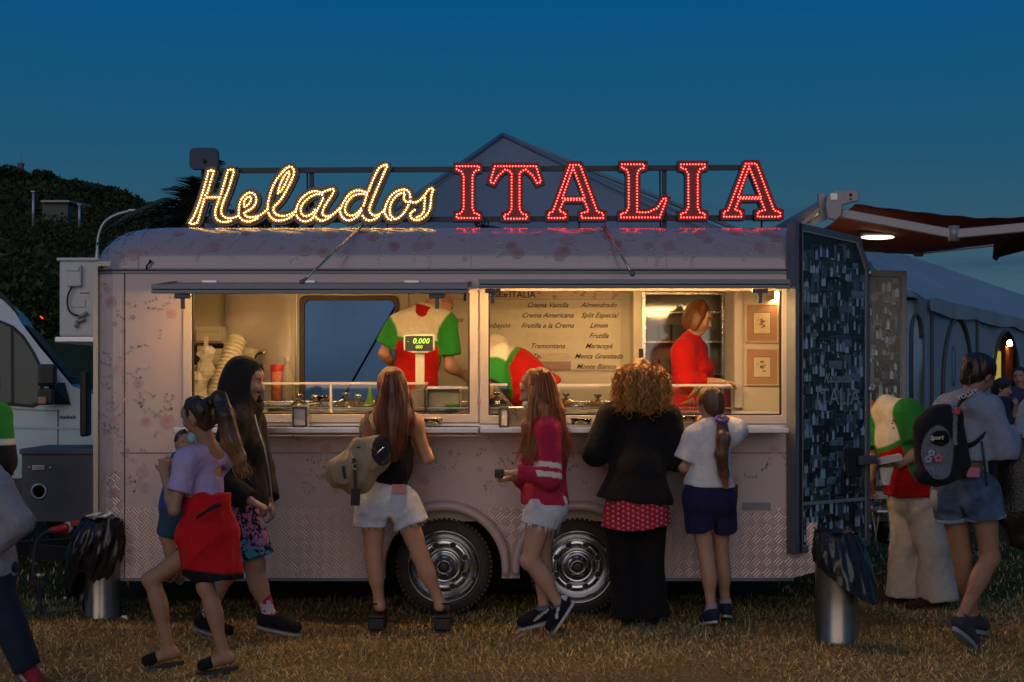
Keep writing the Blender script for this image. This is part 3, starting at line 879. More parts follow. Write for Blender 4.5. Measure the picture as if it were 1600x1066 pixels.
# ---- wheels
tyre_m = mat("tyre_rubber", (.050, .042, .036), .75, var=.3, vscale=14, bump=.3, bscale=40)
def wheel(cx):
    c = (cx, .12, WHZ)
    m = MB(); m.lathe([(.228, .02), (.232, .045), (.245, .055), (.262, .058), (.268, .053), (.29, .050), (.305, .036), (.316, .012), (.322, -.02), (.322, -.10), (.31, -.14), (.25, -.15)], c, 'y', 72)
    w = m.build("tyre", tyre_m, TR)
    m = MB()
    for k in range(60):   # shoulder blocks
        a = 2 * math.pi * k / 60
        M = Matrix.Translation(Vector(c)) @ Matrix.Rotation(a, 4, 'Y')
        s = len(m.v); m.box(.306, .3235, -.035, .06, -.010, .010); m.xf(M, s)
    m.build("tread_blocks", tyre_m, w, kind="stuff")
    m = MB(); m.lathe([(.236, .045), (.243, .060), (.238, .066), (.231, .060), (.224, .040), (.205, .026), (.202, .006), (.196, -.004)], c, 'y', 72)
    rim = m.build("rim", chrome, w)
    prof = [(.197, -.006), (.185, -.002), (.172, .010), (.150, .016), (.128, .010), (.110, -.008), (.095, -.014), (.082, -.004), (.072, .020)]
    m = MB(); m.lathe(prof, c, 'y', 72); m.build("wheel_disc", chrome, w)
    m = MB(); m2 = MB(); m3 = MB()
    for k in range(8):
        a = 2 * math.pi * (k + .5) / 8; q = (cx + .148 * math.cos(a), .12 - .0155, WHZ + .148 * math.sin(a))
        m.lathe([(.0235, -.004), (.0235, .0015), (.0205, .002), (.0195, -.003)], q, 'y', 16)
        m2.lathe([(.0205, .0008), (0, .0008)], q, 'y', 16)  # flat black discs stand in for the shade inside the vent holes
    for k in range(16):
        a = 2 * math.pi * k / 16; m3.lathe([(.0028, .0), (.0028, .004), (0, .005)], (cx + .1785 * math.cos(a), .12 - .004, WHZ + .1785 * math.sin(a)), 'y', 6)
    m.build("vent_holes", chrome, w, kind="stuff"); m2.build("hole_shade", rubber, w, kind="stuff"); m3.build("rivets", rubber, w, kind="stuff")
    m = MB(); m.lathe([(.072, .022), (.060, .030), (.050, .032), (.046, .072), (.040, .078), (.036, .070), (.034, .03), (.0, .026)], c, 'y', 36); m.build("hub", chrome, w)
    m = MB(); m.lathe([(.034, .03), (.033, .060), (.02, .066), (0, .067)], c, 'y', 24); m.build("grease_cap", mat("grease_cap", (.06, .045, .035), .5), w)
    m = MB()
    for k in range(6):
        a = 2 * math.pi * k / 6; q = (cx + .060 * math.cos(a), .12, WHZ + .060 * math.sin(a)); m.lathe([(.011, .02), (.011, .044), (.006, .05), (0, .05)], q, 'y', 6, smooth=False)
    m.build("lug_nuts", chrome, w, kind="stuff")
    m = MB(); m.lathe([(.2, -.03), (0, -.03)], c, 'y', 24); m.build("brake_shadow_plate", dark, w)
    for k in range(16):
        pass
wheel(WHX[0]); wheel(WHX[1])

# ---- window frames, sills, shelves, hatch flaps
for (x0, x1, z0, z1) in (WL, WR):
    m = MB(); b = .052
    m.prism([[(x0 - b, z0 - b * 1.0), (x1 + b, z0 - b * 1.0), (x1 + b, z1 + .03), (x0 - b, z1 + .03)], rect(x0 + .004, x1 - .004, z0 + .004, z1 - .004)], wallM(0, -.016, 0), .05)
    f = m.build("window_frame", white_al, TR, bevel=.003)
    m = MB(); m.prism([rect(x0 + .003, x1 - .003, z0 + .003, z1 - .003)[::-1], rect(x0 + .014, x1 - .014, z0 + .014, z1 - .004)], wallM(0, -.004, 0), .03)
    m.build("gasket", rubber, f)
    m = MB(); m.prism([[(x0 - b - .006, z0 - b - .02), (x1 + b + .006, z0 - b - .02), (x1 + b + .006, z0 - b - .006), (x0 - b - .006, z0 - b - .006)]], wallM(0, -.02, 0), .02)
    m.build("drip_edge", alu, f)
ZS = 1.252
for (a, b) in ((272, 748), (750, 1232)):
    x0, x1 = PX(a, -.25), PX(b, -.25)
    m = MB(); m.cbox(x0, x1, -.26, -.018, ZS - .014, ZS, b=.004); m.cbox(x0, x1, -.272, -.255, ZS - .030, ZS + .006, b=.005)
    s = m.build("serving_shelf", alu, TR)
flap_in = mat("flap_panel", (.30, .29, .31), .45, .3, var=.08)
for i, (a, b, yf, py) in enumerate(((237, 732, -.60, 452), (748, 1235, -.42, 444))):
    x0, x1 = PX(a, yf), PX(b, yf); zf = PZ(py, yf); zh = 2.186
    def seg(u0, u1, xa, xb, t0, t1):   # slab between fractions u along the flap depth
        p = lambda x, u, t: (x, -.015 + (yf + .015) * u, zh + (zf - zh) * u + t)
        return [p(xa, u0, t0), p(xb, u0, t0), p(xb, u1, t0), p(xa, u1, t0), p(xa, u0, t1), p(xb, u0, t1), p(xb, u1, t1), p(xa, u1, t1)]
    F6 = [(0, 3, 2, 1), (4, 5, 6, 7), (0, 1, 5, 4), (1, 2, 6, 5), (2, 3, 7, 6), (3, 0, 4, 7)]
    m = MB(); m.add(seg(0, .985, x0 + .02, x1 - .02, .0, .022), F6); fl = m.build("hatch_flap", flap_in, TR)
    m = MB()
    m.cbox(x0, x1, yf - .012, yf + .02, zf - .027, zf + .030, b=.004)
    m.add(seg(0, 1, x0, x0 + .02, -.02, .03), F6); m.add(seg(0, 1, x1 - .02, x1, -.02, .03), F6)
    m.build("flap_frame", alu_d, fl)
    m = MB(); m.cbox(x0 + .01, x1 - .01, yf - .016, yf - .010, zf - .006, zf + .002, b=.001); m.build("frame_groove", rubber, fl)
    for q in (((.095, .90) if i == 0 else (.045, .905))):
        x = x0 + (x1 - x0) * q
        m = MB(); m.cbox(x - .05, x + .05, yf + .01, yf + .06, zf - .055, zf - .028, b=.006); m.cbox(x - .012, x + .012, yf + .02, yf + .045, zf - .12, zf - .05, b=.004)
        m.build("latch", mat("latch_grey", (.08, .10, .13), .5), fl)
    m = MB()
    for q in (.12, .45, .8):
        x = x0 + (x1 - x0) * q; m.cbox(x - .05, x + .05, -.03, -.005, zh - .005, zh + .035, b=.003)
    m.build("hinge", alu, fl)
    # gas strut from the roof edge to the flap
    (ax, ay), (bx, by) = (((566, 352), (472, 441)), ((944, 354), (988, 428)))[i]
    A, B = P(ax, ay, .16), P(bx, by, yf + .05)
    m = MB(); m.tube([A, A.lerp(B, .95)], .008, 8); s = m.build("strut", brass, fl)
    m = MB(); m.ball(A, .017); m.ball(B, .018); m.tube([A.lerp(B, .94), B], .011, 8); m.bar(A + Vector((-.03, 0, -.03)), A + Vector((.03, 0, .01)), .012); m.build("strut_joint", alu_d, s)
# dotted warm light strips under the flaps, close to the hinge
flap_led = mat("flap_led", (1, .8, .5), .5, var=0, emit=(1, .55, .19), estr=300)
for (x0, x1, z0, z1) in (WL, WR):
    m = MB(); m.box(x0 + .02, x1 - .02, -.325, -.295, 2.161, 2.169); hs = m.build("lamp_housing", cream, TR)
    m = MB()
    for k in range(int((x1 - x0) / .03)):
        x = x0 + .03 + k * .03; m.box(x - .006, x + .006, -.318, -.302, 2.152, 2.159)
    m.build("led_dots", flap_led, hs, kind="stuff")
# little oval lamp and keys
m = MB(); x = PX(727, -.5); m.tube([(x, -.55, 2.13), (x, -.55, 2.10)], .004, 5); m.cbox(x - .008, x + .008, -.555, -.545, 2.055, 2.10, b=.003); m.build("hanging_keys", rubber, TR)

# ---- interior shell
IB = 1.92
IWx0, IWx1, IWz0, IWz1 = PX(470, IB), PX(622, IB), 1.20, PZ(464, IB)
m = MB(); m.prism([[(XL + .05, .42), (XR, .42), (XR, 2.34), (XL + .05, 2.34)], rect(IWx0, IWx1, IWz0, IWz1)], wallM(0, IB, 0), .04); m.build("rear_lining", cream, TR)
m = MB(); m.prism([[(XL, ZB), (XR, ZB), (XR, ZW), (XL, ZW)], rect(IWx0 - .03, IWx1 + .03, IWz0 - .03, IWz1 + .03)], wallM(0, DEP - .01, 0), .02); m.build("back_wall", vinyl, TR)
m = MB(); m.box(XL + .03, XL + .06, .04, IB, .42, 2.34); m.build("side_lining", cream, TR)
m = MB(); m.box(XL + .05, XR, .036, IB, 2.32, 2.35); m.build("ceiling", cream, TR)
m = MB(); m.box(XL + .05, XR, .36, DEP - .03, .56, .62); m.build("floor", mat("trailer_floor", (.15, .14, .13), .7), TR)
m = MB(); m.box(-.255, -.18, .036, .09, 1.2, 2.32); m.build("centre_post", cream, TR)
# back window frame
m = MB(); b = .035
def rrect(x0, x1, z0, z1, r, n=5):
    out = []
    for cx_, cz, a0 in ((x1 - r, z1 - r, 0), (x0 + r, z1 - r, 90), (x0 + r, z0 + r, 180), (x1 - r, z0 + r, 270)):
        out += [(cx_ + r * math.cos(R(a0 + 90 * k / n)), cz + r * math.sin(R(a0 + 90 * k / n))) for k in range(n + 1)]
    return out
m.prism([rrect(IWx0 - .01, IWx1 + .01, IWz0 - .01, IWz1 + .01, .05), rrect(IWx0 + .028, IWx1 - .028, IWz0 + .03, IWz1 - .028, .05)], wallM(0, IB - .012, 0), .05)
bw = m.build("back_window", mat("window_rubber", (.05, .035, .025), .5), TR)
m = MB(); m.prism([rect(IWx0, IWx1, IWz0, IWz1)], wallM(0, IB + .02, 0), .004); m.build("pane", glass("window_pane", (.80, .90, 1.0), -.02, .02, 1.08), bw)
m = MB(); m.cbox(IWx0 - .075, IWx0 - .03, IB - .03, IB - .002, 1.0, 2.30, b=.006); m.build("wall_batten", cream, TR); m = MB(); m.cbox(IWx1 + .03, IWx1 + .085, IB - .02, IB - .002, 1.0, 2.30, b=.006); m.build("wall_batten", cream, TR)
# warm light strips along the inside top of both windows
strip_m = mat("warm_led", (1, .8, .5), .5, var=0, emit=(1, .60, .24), estr=62)
for (x0, x1, z0, z1) in (WL, WR):
    m = MB(); m.box(x0 + .03, x1 - .03, .050, .085, z1 + .035, z1 + .075); hs = m.build("lamp_housing", cream, TR)
    m = MB(); m.box(x0 + .04, x1 - .04, .052, .083, z1 + .022, z1 + .034); m.build("light_strip", strip_m, hs)
for x in (-1.5, .7):
    m = MB(); m.cbox(x - .35, x + .35, 1.25, 1.38, 2.295, 2.318, b=.004); hs = m.build("ceiling_lamp", white_al, TR)
    m = MB(); m.box(x - .33, x + .33, 1.27, 1.36, 2.286, 2.294); m.build("diffuser", mat("ceiling_led", (1, .8, .5), .5, var=0, emit=(1, .60, .24), estr=17), hs)

# ---- rear doors with photo collages
def collage(M, poly, seed, step=.105, tint=(.55, .85, 1.15), gain=1.):
    """flat printed photographs: rectangles with plain figures in them"""
    r = random.Random(seed); m = MB()
    xs = [p[0] for p in poly]; zs = [p[1] for p in poly]
    def inside(x, z):
        c = False; n = len(poly)
        for i in range(n):
            a, b = poly[i], poly[(i + 1) % n]
            if (a[1] > z) != (b[1] > z) and x < (b[0] - a[0]) * (z - a[1]) / (b[1] - a[1]) + a[0]: c = not c
        return c
    def C(g, j=.0): return tuple(max(.002, g * gain * t * (1 + r.uniform(-.12, .12))) for t in tint)
    def fig(pts, g, d): 
        pts = [(min(max(x, min(xs)), max(xs)), z) for x, z in pts]
        m.add([M @ Vector((x, z, d)) for x, z in pts], [list(range(len(pts)))], c=C(g))
    fig([p for p in poly], .012, -.0005)
    cells = []
    z = min(zs)
    while z < max(zs):
        x = min(xs)
        while x < max(xs): cells.append((x + r.uniform(-.02, .02), z + r.uniform(-.035, .035))); x += step * .85
        z += step * .95
    r.shuffle(cells)
    for i, (x, z) in enumerate(cells):
        w, hh = r.choice(((step * 1.1, step * .8), (step * .8, step * 1.15), (step * 1.4, step), (step * .7, step * .9)))
        x = min(max(x, min(xs)), max(xs) - w); z = min(max(z, min(zs)), max(zs) - hh); d0 = i * 8e-6
        if not (inside(x + .004, z + .004) and inside(x + w - .004, z + hh - .004) and inside(x + .004, z + hh - .004) and inside(x + w - .004, z + .004)): continue
        if r.random() < .25: fig([(x - .002, z - .002), (x + w + .002, z - .002), (x + w + .002, z + hh + .002), (x - .002, z + hh + .002)], .26, d0)
        fig([(x, z), (x + w, z), (x + w, z + hh), (x, z + hh)], r.choice((.010, .016, .03, .05, .12)), d0 + 2e-6)
        q = x + w * r.random(); fig([(x, z + hh * .5), (q, z + hh * .45), (q, z + hh), (x, z + hh)], r.choice((.02, .06, .20)), d0 + 3e-6)
        k = 0; cx_ = x + .012
        while cx_ < x + w - .012 and k < 5:
            h2 = hh * r.uniform(.6, .95); hw = min(h2 * .17, cx_ - x, x + w - cx_); bg = r.choice((.006, .010, .03, .10, .42, .50, .30)); d = d0 + (3.5 + k * .6) * 1e-6
            fig([(cx_ - hw, z + .001), (cx_ + hw, z + .001), (cx_ + hw * .95, z + h2 * .62), (cx_ + hw * .45, z + h2 * .74), (cx_ - hw * .45, z + h2 * .74), (cx_ - hw * .95, z + h2 * .62)], bg, d)
            hr = h2 * .125; cz = z + h2 * .83
            fig([(cx_ + hr * .95 * math.cos(a), cz + hr * .25 + hr * .95 * math.sin(a)) for a in np.linspace(0, 2 * math.pi, 7, endpoint=False)], .008, d + 1e-7)
            fig([(cx_ + hr * .72 * math.cos(a), cz + hr * .95 * math.sin(a)) for a in np.linspace(0, 2 * math.pi, 7, endpoint=False)], r.choice((.22, .32, .40)), d + 2e-7)
            k += 1; cx_ += hw * r.uniform(1.7, 3.2)
    return m
photo_m = mat("photo_print", rough=.28, var=0, attr=True, coat=.3)
ink = mat("silver_lettering", (.30, .36, .40), .4, .4)
script_word = None
def helados_strokes():
    """handwritten word traced as centre lines (photo pixels)"""
    S = {
     "H1": [(329, 268), (322, 290), (314, 310), (305, 332), (299, 348)],
     "H2": [(360, 267), (352, 290), (345, 308), (338, 325), (336, 338), (343, 346), (355, 345), (372, 338)],
     "Hb": [(316, 309), (345, 308)],
     "e": [(372, 338), (385, 328), (396, 312), (394, 303), (386, 302), (377, 313), (375, 330), (382, 342), (396, 343), (412, 332), (418, 327)],
     "l": [(418, 327), (436, 305), (452, 282), (458, 265), (452, 260), (440, 272), (427, 300), (422, 322), (426, 338), (440, 343), (462, 332)],
     "a": [(499, 300), (488, 299), (473, 305), (465, 320), (464, 335), (473, 344), (486, 338), (497, 322), (508, 305), (518, 296), (506, 315), (497, 330), (497, 340), (507, 344), (522, 330), (532, 324)],
     "d": [(569, 302), (560, 297), (546, 303), (535, 320), (534, 335), (543, 343), (556, 338), (567, 320), (580, 290), (592, 268), (603, 260), (594, 280), (582, 305), (572, 325), (572, 338), (582, 344), (600, 332)],
     "o": [(628, 299), (616, 303), (605, 320), (604, 336), (614, 343), (628, 338), (640, 322), (644, 305), (638, 298), (632, 305), (636, 315), (648, 316)],
     "s": [(648, 316), (662, 306), (674, 297), (668, 312), (668, 330), (658, 342), (646, 340), (646, 332)],
    }
    return S
def put_script(mb, M, w, c=None, r=.006):
    """the word as thin raised lettering of width w, centred"""
    k = w / (676 - 299)
    for nm, pts in helados_strokes().items():
        p = smooth_path([((x - 487) * k, -(y - 304) * k, 0) for x, y in pts], 3)
        for a, b in zip(p, p[1:]):
            d = (b - a); 
            if d.length < 1e-6: continue
            s = Vector((-d.y, d.x, 0)).normalized() * r
            mb.add([M @ (a - s), M @ (b - s), M @ (b + s), M @ (a + s)], [(0, 1, 2, 3)], c=c)
def door(hinge, free, z0, prof, name, seed, lock=True, gain=1., txt=None, label=None):
    h, f = Vector((*hinge, 0)), Vector((*free, 0)); u = (f - h).normalized(); W = (f - h).length; nrm = u.cross(Vector((0, 0, 1)))
    M = Matrix(((u.x, 0, nrm.x, h.x), (u.y, 0, nrm.y, h.y), (0, 1, 0, 0), (0, 0, 0, 1)))
    out = [(0, z0), (W, z0)] + [(t * W, z) for t, z in prof]
    def shrink(poly, e):
        cx_, cz = sum(p[0] for p in poly) / len(poly), sum(p[1] for p in poly) / len(poly)
        n = len(poly); res = []
        for i in range(n):
            p0, p1, p2 = Vector(poly[i - 1]), Vector(poly[i]), Vector(poly[(i + 1) % n])
            d1, d2 = (p1 - p0).normalized(), (p2 - p1).normalized(); n1, n2 = Vector((-d1.y, d1.x)), Vector((-d2.y, d2.x))
            b = (n1 + n2); b = b / max(.3, b.length_squared) * 2 * e; res.append((p1.x + b.x, p1.y + b.y))
        return res
    D = thing("trailer_door", label, "door", (h.x, h.y, z0))
    D.name = "trailer_door"
    m = MB(); m.prism([out], M @ Matrix.Translation((0, 0, -.006)), .045); m.build("door_leaf", mat("door_leaf", (.16, .17, .19), .5, .3), D)
    i1 = shrink(out, .04)
    m = MB(); m.prism([shrink(out, -.001), i1], M @ Matrix.Translation((0, 0, .008)), .060); m.build("door_frame", alu_d, D, bevel=.003)
    i2 = shrink(out, .052)
    m = MB(); m.prism([shrink(out, .0405), i2], M @ Matrix.Translation((0, 0, .010)), .01); m.build("gasket", mat("grey_seal", (.20, .22, .23), .5), D)
    m = collage(M @ Matrix.Translation((0, 0, 0)), i2, seed, gain=gain)
    m.build("photo_collage", photo_m, D, fixn=False)
    if txt:
        tx, tz, sc = txt
        m = MB(); TM = M @ Matrix.Translation((tx, tz, .005)); put_script(m, TM @ Matrix.Translation((0, .08, 0)), .26 * sc, r=.0065)
        put_text(m, "ITALIA", TM @ Matrix.Translation((0, -.055, 0)), .145 * sc, bold=.002)
        m.build("lettering", ink, D, fixn=False)
    return M, W, D
M1, W1, D1 = door((XR + .012, -.055), (2.468, .42), .423, [(1, 2.33), (.85, 2.545), (0, 2.598)], "a", 5, txt=(.42, 1.50, 1.1), gain=1.0,
                  label="tall open rear door with cut corner, covered in blue-toned photographs, nearest the camera")
m = MB(); m.prism([rect(-.028, .010, .42, 2.605)[::-1]], M1 @ Matrix.Translation((0, 0, .012)), .075); m.build("hinge_post", alu_d, D1)
m = MB(); m.prism([rect(.014, .034, .43, 2.59)[::-1]], M1 @ Matrix.Translation((0, 0, .016)), .01); m.build("door_seal", rubber, D1)
m = MB(); m.prism([rect(.05, W1 - .045, .735, .758)[::-1]], M1 @ Matrix.Translation((0, 0, .007)), .006); m.build("cross_bar", alu, D1)
m = MB(); m.prism([rect(W1 - .27, W1 - .12, .90, 1.10)[::-1]], M1 @ Matrix.Translation((0, 0, .03)), .028); m.build("lock_case", rubber, D1, bevel=.006)
m = MB(); m.prism([rect(W1 - .16, W1 + .02, .985, 1.045)[::-1]], M1 @ Matrix.Translation((0, 0, .06)), .045); m.build("door_handle", mat("latch_grey"), D1, bevel=.006)
m = MB()
for z in (.55, 1.5, 2.3): m.tube([M1 @ Vector((W1 - .02, z - .02, .02)), M1 @ Vector((W1 - .02, z + .02, .02))], .01, 8)
m.build("bolt", alu, D1)
M2, W2, D2 = door((2.08, 2.22), (3.19, 2.10), .415, [(1, 2.44), (.5, 2.46), (0, 2.48)], "b", 9, txt=(.70, 1.44, 1.3), gain=1.25,
                  label="second open rear door with photographs, partly hidden behind the nearer door")
m = MB(); m.ball(M2 @ Vector((W2 - .33, 2.50, 0)), .03); m.tube([M2 @ Vector((W2 - .33, 2.44, -.01)), M2 @ Vector((W2 - .33, 2.50, 0))], .012, 6); m.build("stop_knob", rubber, D2)
m = MB(); m.prism([rect(W2 - .30, W2 - .02, .60, .66)[::-1]], M2 @ Matrix.Translation((0, 0, .05)), .04); m.build("grab_rail", alu, D2)

# ---- floral print wrapped on the vinyl
def surf(x, v, off=.003):
    """x: unrolled distance measured as X on the flat front (continues round the corner), v: height, over the roof curve beyond the waist"""
    xe = XL + RC
    if v <= ZW - .02:
        if x >= xe: return Vector((x, -off, v))
        a = min((xe - x) / RC, math.pi / 2 + .6)
        if a < math.pi / 2: return Vector((xe - (RC + off) * math.sin(a), RC - (RC + off) * math.cos(a), v))
        return Vector((XL - off, RC + (a - math.pi / 2) * RC, v))
    a = min(1, (v - ZW - .012) / .47) * math.pi / 2; a = max(0, a)
    t = .30 * (1 - math.cos(a)) - off * math.cos(a); z = ZW + .012 + (ZT - ZW - .012) * math.sin(a) + off * math.sin(a)
    rc = RC + .05; xe = XL + t + rc
    if x >= xe: return Vector((x, t, z))
    b = min((xe - x) / rc, math.pi / 2)
    return Vector((xe - rc * math.sin(b), t + rc - rc * math.cos(b), z))
fl = MB(); rf = random.Random(3)
rose = [(.46, .24, .25), (.50, .30, .31), (.42, .22, .24), (.53, .35, .36)]
leafc = [(.32, .31, .28), (.38, .35, .32), (.29, .29, .27)]
viol = [(.35, .27, .30), (.39, .30, .33)]
def blob(x, v, rx, ry, rot, col, d, n=8, wob=.15, ok=None):
    pts = []
    for k in range(n):
        a = 2 * math.pi * k / n; q = 1 + rf.uniform(-wob, wob)
        du, dv = rx * q * math.cos(a), ry * q * math.sin(a)
        pts.append(surf(x + du * math.cos(rot) - dv * math.sin(rot), v + du * math.sin(rot) + dv * math.cos(rot), d))
    cen = surf(x, v, d)
    fl.add([cen] + pts, [(0, 1 + k, 1 + (k + 1) % n) for k in range(n)], c=col)
def leaf_(x, v, L, w, rot, col, d=.0025):
    q = [(0, 0), (.3, .5), (.65, .45), (1, 0), (.65, -.45), (.3, -.5)]
    pts = [surf(x + a * L * math.cos(rot) - b * w * math.sin(rot), v + a * L * math.sin(rot) + b * w * math.cos(rot), d) for a, b in q]
    fl.add(pts, [(0, 1, 2, 3, 4, 5)], c=col)
def rosef(x, v, s):
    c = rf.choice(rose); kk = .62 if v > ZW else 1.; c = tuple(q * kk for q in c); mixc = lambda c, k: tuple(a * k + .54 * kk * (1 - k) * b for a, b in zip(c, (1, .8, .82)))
    for k in range(6):
        a = k * 1.047 + rf.uniform(-.2, .2); blob(x + .6 * s * math.cos(a), v + .6 * s * math.sin(a), s * .5, s * .36, a + 1.57, mixc(c, .45 + .25 * rf.random()), .0030 + k * .0001)
    for k in range(4):
        a = k * 1.57 + .5; blob(x + .26 * s * math.cos(a), v + .26 * s * math.sin(a), s * .34, s * .22, a + 1.2, mixc(c, .7 + .2 * rf.random()), .0038 + k * .0001)
    blob(x, v, s * .2, s * .17, 0, mixc(c, 1), .0043)
def sprig(x, v, s, rot):
    lc = rf.choice(leafc); n = rf.randint(3, 5); px_, pv = x, v
    for k in range(n):
        nx, nv = px_ + s * .55 * math.cos(rot), pv + s * .55 * math.sin(rot)
        leaf_(px_, pv, s * .55, s * .05, rot, lc, .0022)
        leaf_(nx, nv, s * rf.uniform(.5, .8), s * .34, rot + rf.choice((-.9, .9)), tuple(q * rf.uniform(.8, 1.3) for q in lc)); px_, pv = nx, nv; rot += rf.uniform(-.4, .4)
    leaf_(px_, pv, s * .6, s * .3, rot, lc)
def clear(x, v, s):
    for (x0, x1, z0, z1) in (WL, WR):
        if x0 - .06 - s < x < x1 + .06 + s and z0 - .12 - s < v < z1 + .09 + s: return False
    if v < .76 + s and x > -2.55: return False
    for cx in WHX:
        if math.hypot(x - cx, v - WHZ) < .47 + s: return False
    if abs(v - ZW) < .03 + s * .8: return False
    return -3.0 < x < XR - s and v < 2.70
cnt = 0
for gx in range(33):
    for gz in range(13):
        x = -2.98 + gx * .150 + rf.uniform(-.07, .07) + (gz % 2) * .08; v = .80 + gz * .148 + rf.uniform(-.06, .06)
        kind_ = rf.random(); s = rf.uniform(.034, .050)
        if kind_ < .36:
            if clear(x, v, s + .02):
                rosef(x, v, s)
                for _ in range(rf.randint(2, 4)):
                    a = rf.uniform(0, 6.28)
                    if clear(x + s * 2.5 * math.cos(a), v + s * 2.5 * math.sin(a), .03): sprig(x + s * 1.1 * math.cos(a), v + s * 1.1 * math.sin(a), .040, a)
        elif kind_ < .8:
            if clear(x, v, .07): sprig(x, v, rf.uniform(.030, .044), rf.uniform(0, 6.28))
        elif clear(x, v, .03):
            c = rf.choice(viol)
            for k in range(5): blob(x + .012 * math.cos(k * 1.257), v + .012 * math.sin(k * 1.257), .009, .007, k * 1.257, c, .003 + k * .0001, 6)
# sprays on the post between the windows and down the right edge
for v in np.arange(1.42, 2.2, .12):
    for x in (-.217, 1.823):
        if rf.random() < .5: blob(x, v, .012, .016, 0, rf.choice(rose), .0185); blob(x + .006, v + .012, .008, .008, 0, rf.choice(rose), .0188)
        else:
            for k in range(3): fl.add([Vector((x + dx * .5, -.0187, v + dz * .6)) for dx, dz in ((0, k * .03), (.02, .012 + k * .03), (.0, .02 + k * .03))], [(0, 1, 2)], c=rf.choice(leafc))
fl.build("floral_print", mat("printed_flowers", rough=.34, var=.1, vscale=30, attr=True, coat=.2), TR, kind="stuff", fixn=False)

# printed advert and small signs on the lower right: grey-blue strip, bottle opener
m = MB(); m.cbox(PX(1160, 0), PX(1204, 0), -.008, -.001, PZ(797, 0), PZ(785, 0), b=.002); m.build("reflector", mat("reflector_grey", (.22, .22, .26), .3), TR)
m = MB(); m.cbox(PX(1146, 0), PX(1152, 0), -.03, -.001, PZ(778, 0), PZ(757, 0), b=.003); m.build("side_latch", rubber, TR)

# ---- things on the drawbar end
t = thing("air_conditioner", "white boxy air conditioning unit with a black cable on the trailer's left end", "air conditioner", (PX(118, .5), .5, 1.8))
x0, x1 = PX(92, .4), XL - .002
z0, z1 = PZ(527, .4), PZ(407, .4)
acw = mat("ac_white", (.55, .57, .58), .45, var=.06)
m = MB(); m.cbox(x0, x1, .4, 1.2, z0, z1, b=.02); m.build("casing", acw, t)
m = MB(); m.cbox(x0 - .012, x1, .38, 1.22, z1 - .004, z1 + .018, b=.008); m.build("lid", acw, t)
m = MB(); m.cbox(x0 - .02, x1, .36, 1.2, z0 - .04, z0 + .002, b=.01); m.build("mounting_tray", alu, t)
m = MB(); m.cbox(PX(105, .38), PX(128, .38), .355, .402, PZ(448, .38), PZ(414, .38), b=.012); m.cbox(PX(107, .38), PX(126, .38), .345, .36, PZ(424, .38), PZ(417, .38), b=.005); m.build("connection_box", acw, t)
m = MB(); m.cbox(PX(110, .39), PX(133, .39), .39, .402, PZ(480, .39), PZ(468, .39), b=.004); m.build("cover_plate", acw, t)
m = MB(); m.tube(smooth_path([P(113, 448, .37), P(106, 462, .36), P(106, 480, .36), P(112, 490, .36), P(124, 494, .37)], 5), .007, 6); m.build("cable", rubber, t)
m = MB()
for a, b in (((122, 497), (136, 488)), ((120, 503), (132, 498)), ((118, 512), (120, 502))): m.tube([P(*a, .37), P(*b, .37)], .012, 8)
m.build("valve", mat("valve", (.35, .33, .30), .5, .3), t)
m = MB(); m.box(PX(124, .39), PX(139, .39), .395, .399, PZ(464, .39), PZ(457, .39)); m.build("sticker", mat("sticker_white", (.6, .6, .6), .5), t)
m = MB(); m.box(PX(125, .39), PX(139, .39), .392, .3945, PZ(459, .39), PZ(457, .39)); m.build("sticker_stripe", mat("sticker_red", (.45, .03, .03), .5), t)

t = thing("tool_box", "grey metal box with a round vent hole on the trailer drawbar", "metal box", (PX(85, .3), .5, .5))
x0, x1 = PX(34, .3), XL - .003; z0, z1 = PZ(815, .3), PZ(703, .3)
gb = mat("box_grey", (.13, .13, .145), .55, .3, var=.15, vscale=6)
hole = [(PX(61, .3) + .042 * math.cos(a), PZ(768, .3) + .042 * math.sin(a)) for a in np.linspace(0, 2 * math.pi, 24, endpoint=False)]
m = MB(); m.prism([rect(x0, x1, z0, z1)[::-1], hole], wallM(0, .3, 0), .01)
m.box(x0, x1, .85, .86, z0, z1); m.box(x0, x0 + .01, .31, .85, z0, z1); m.box(x0, x1, .31, .85, z0, z0 + .01); m.build("case", gb, t)
m = MB(); m.cbox(x0 - .01, x1, .28, .87, z1 - .03, z1 + .008, b=.006); m.build("lid", gb, t)
m = MB(); m.lathe([(.040, -.02), (.040, .008), (.052, .012), (.058, .004), (.058, 0)], (PX(61, .3), .3, PZ(768, .3)), 'y', 28); m.build("vent_ring", alu, t)
m = MB(); m.cbox(PX(51, .3), PX(71, .3), .285, .3, PZ(735, .3), PZ(727, .3), b=.003); m.build("lock_plate", alu, t)
for px in (46, 79): m = MB(); m.lathe([(.0, .008), (.010, .008), (.012, 0)], (PX(px, .3), .3, PZ(731, .3)), 'y', 12); m.build("rivet", alu, t)
m = MB(); m.box(x0 + .01, x1, .31, .84, z0 + .01, z0 + .02); m.build("inner_floor", dark, t)
m = MB(); m.bar((XL + .1, .5, .33), (PX(30, .5), .8, .33), .08, .1); m.bar((XL + .1, 1.6, .33), (PX(10, .8), 1.0, .33), .08, .1); m.build("drawbar", dark, TR)

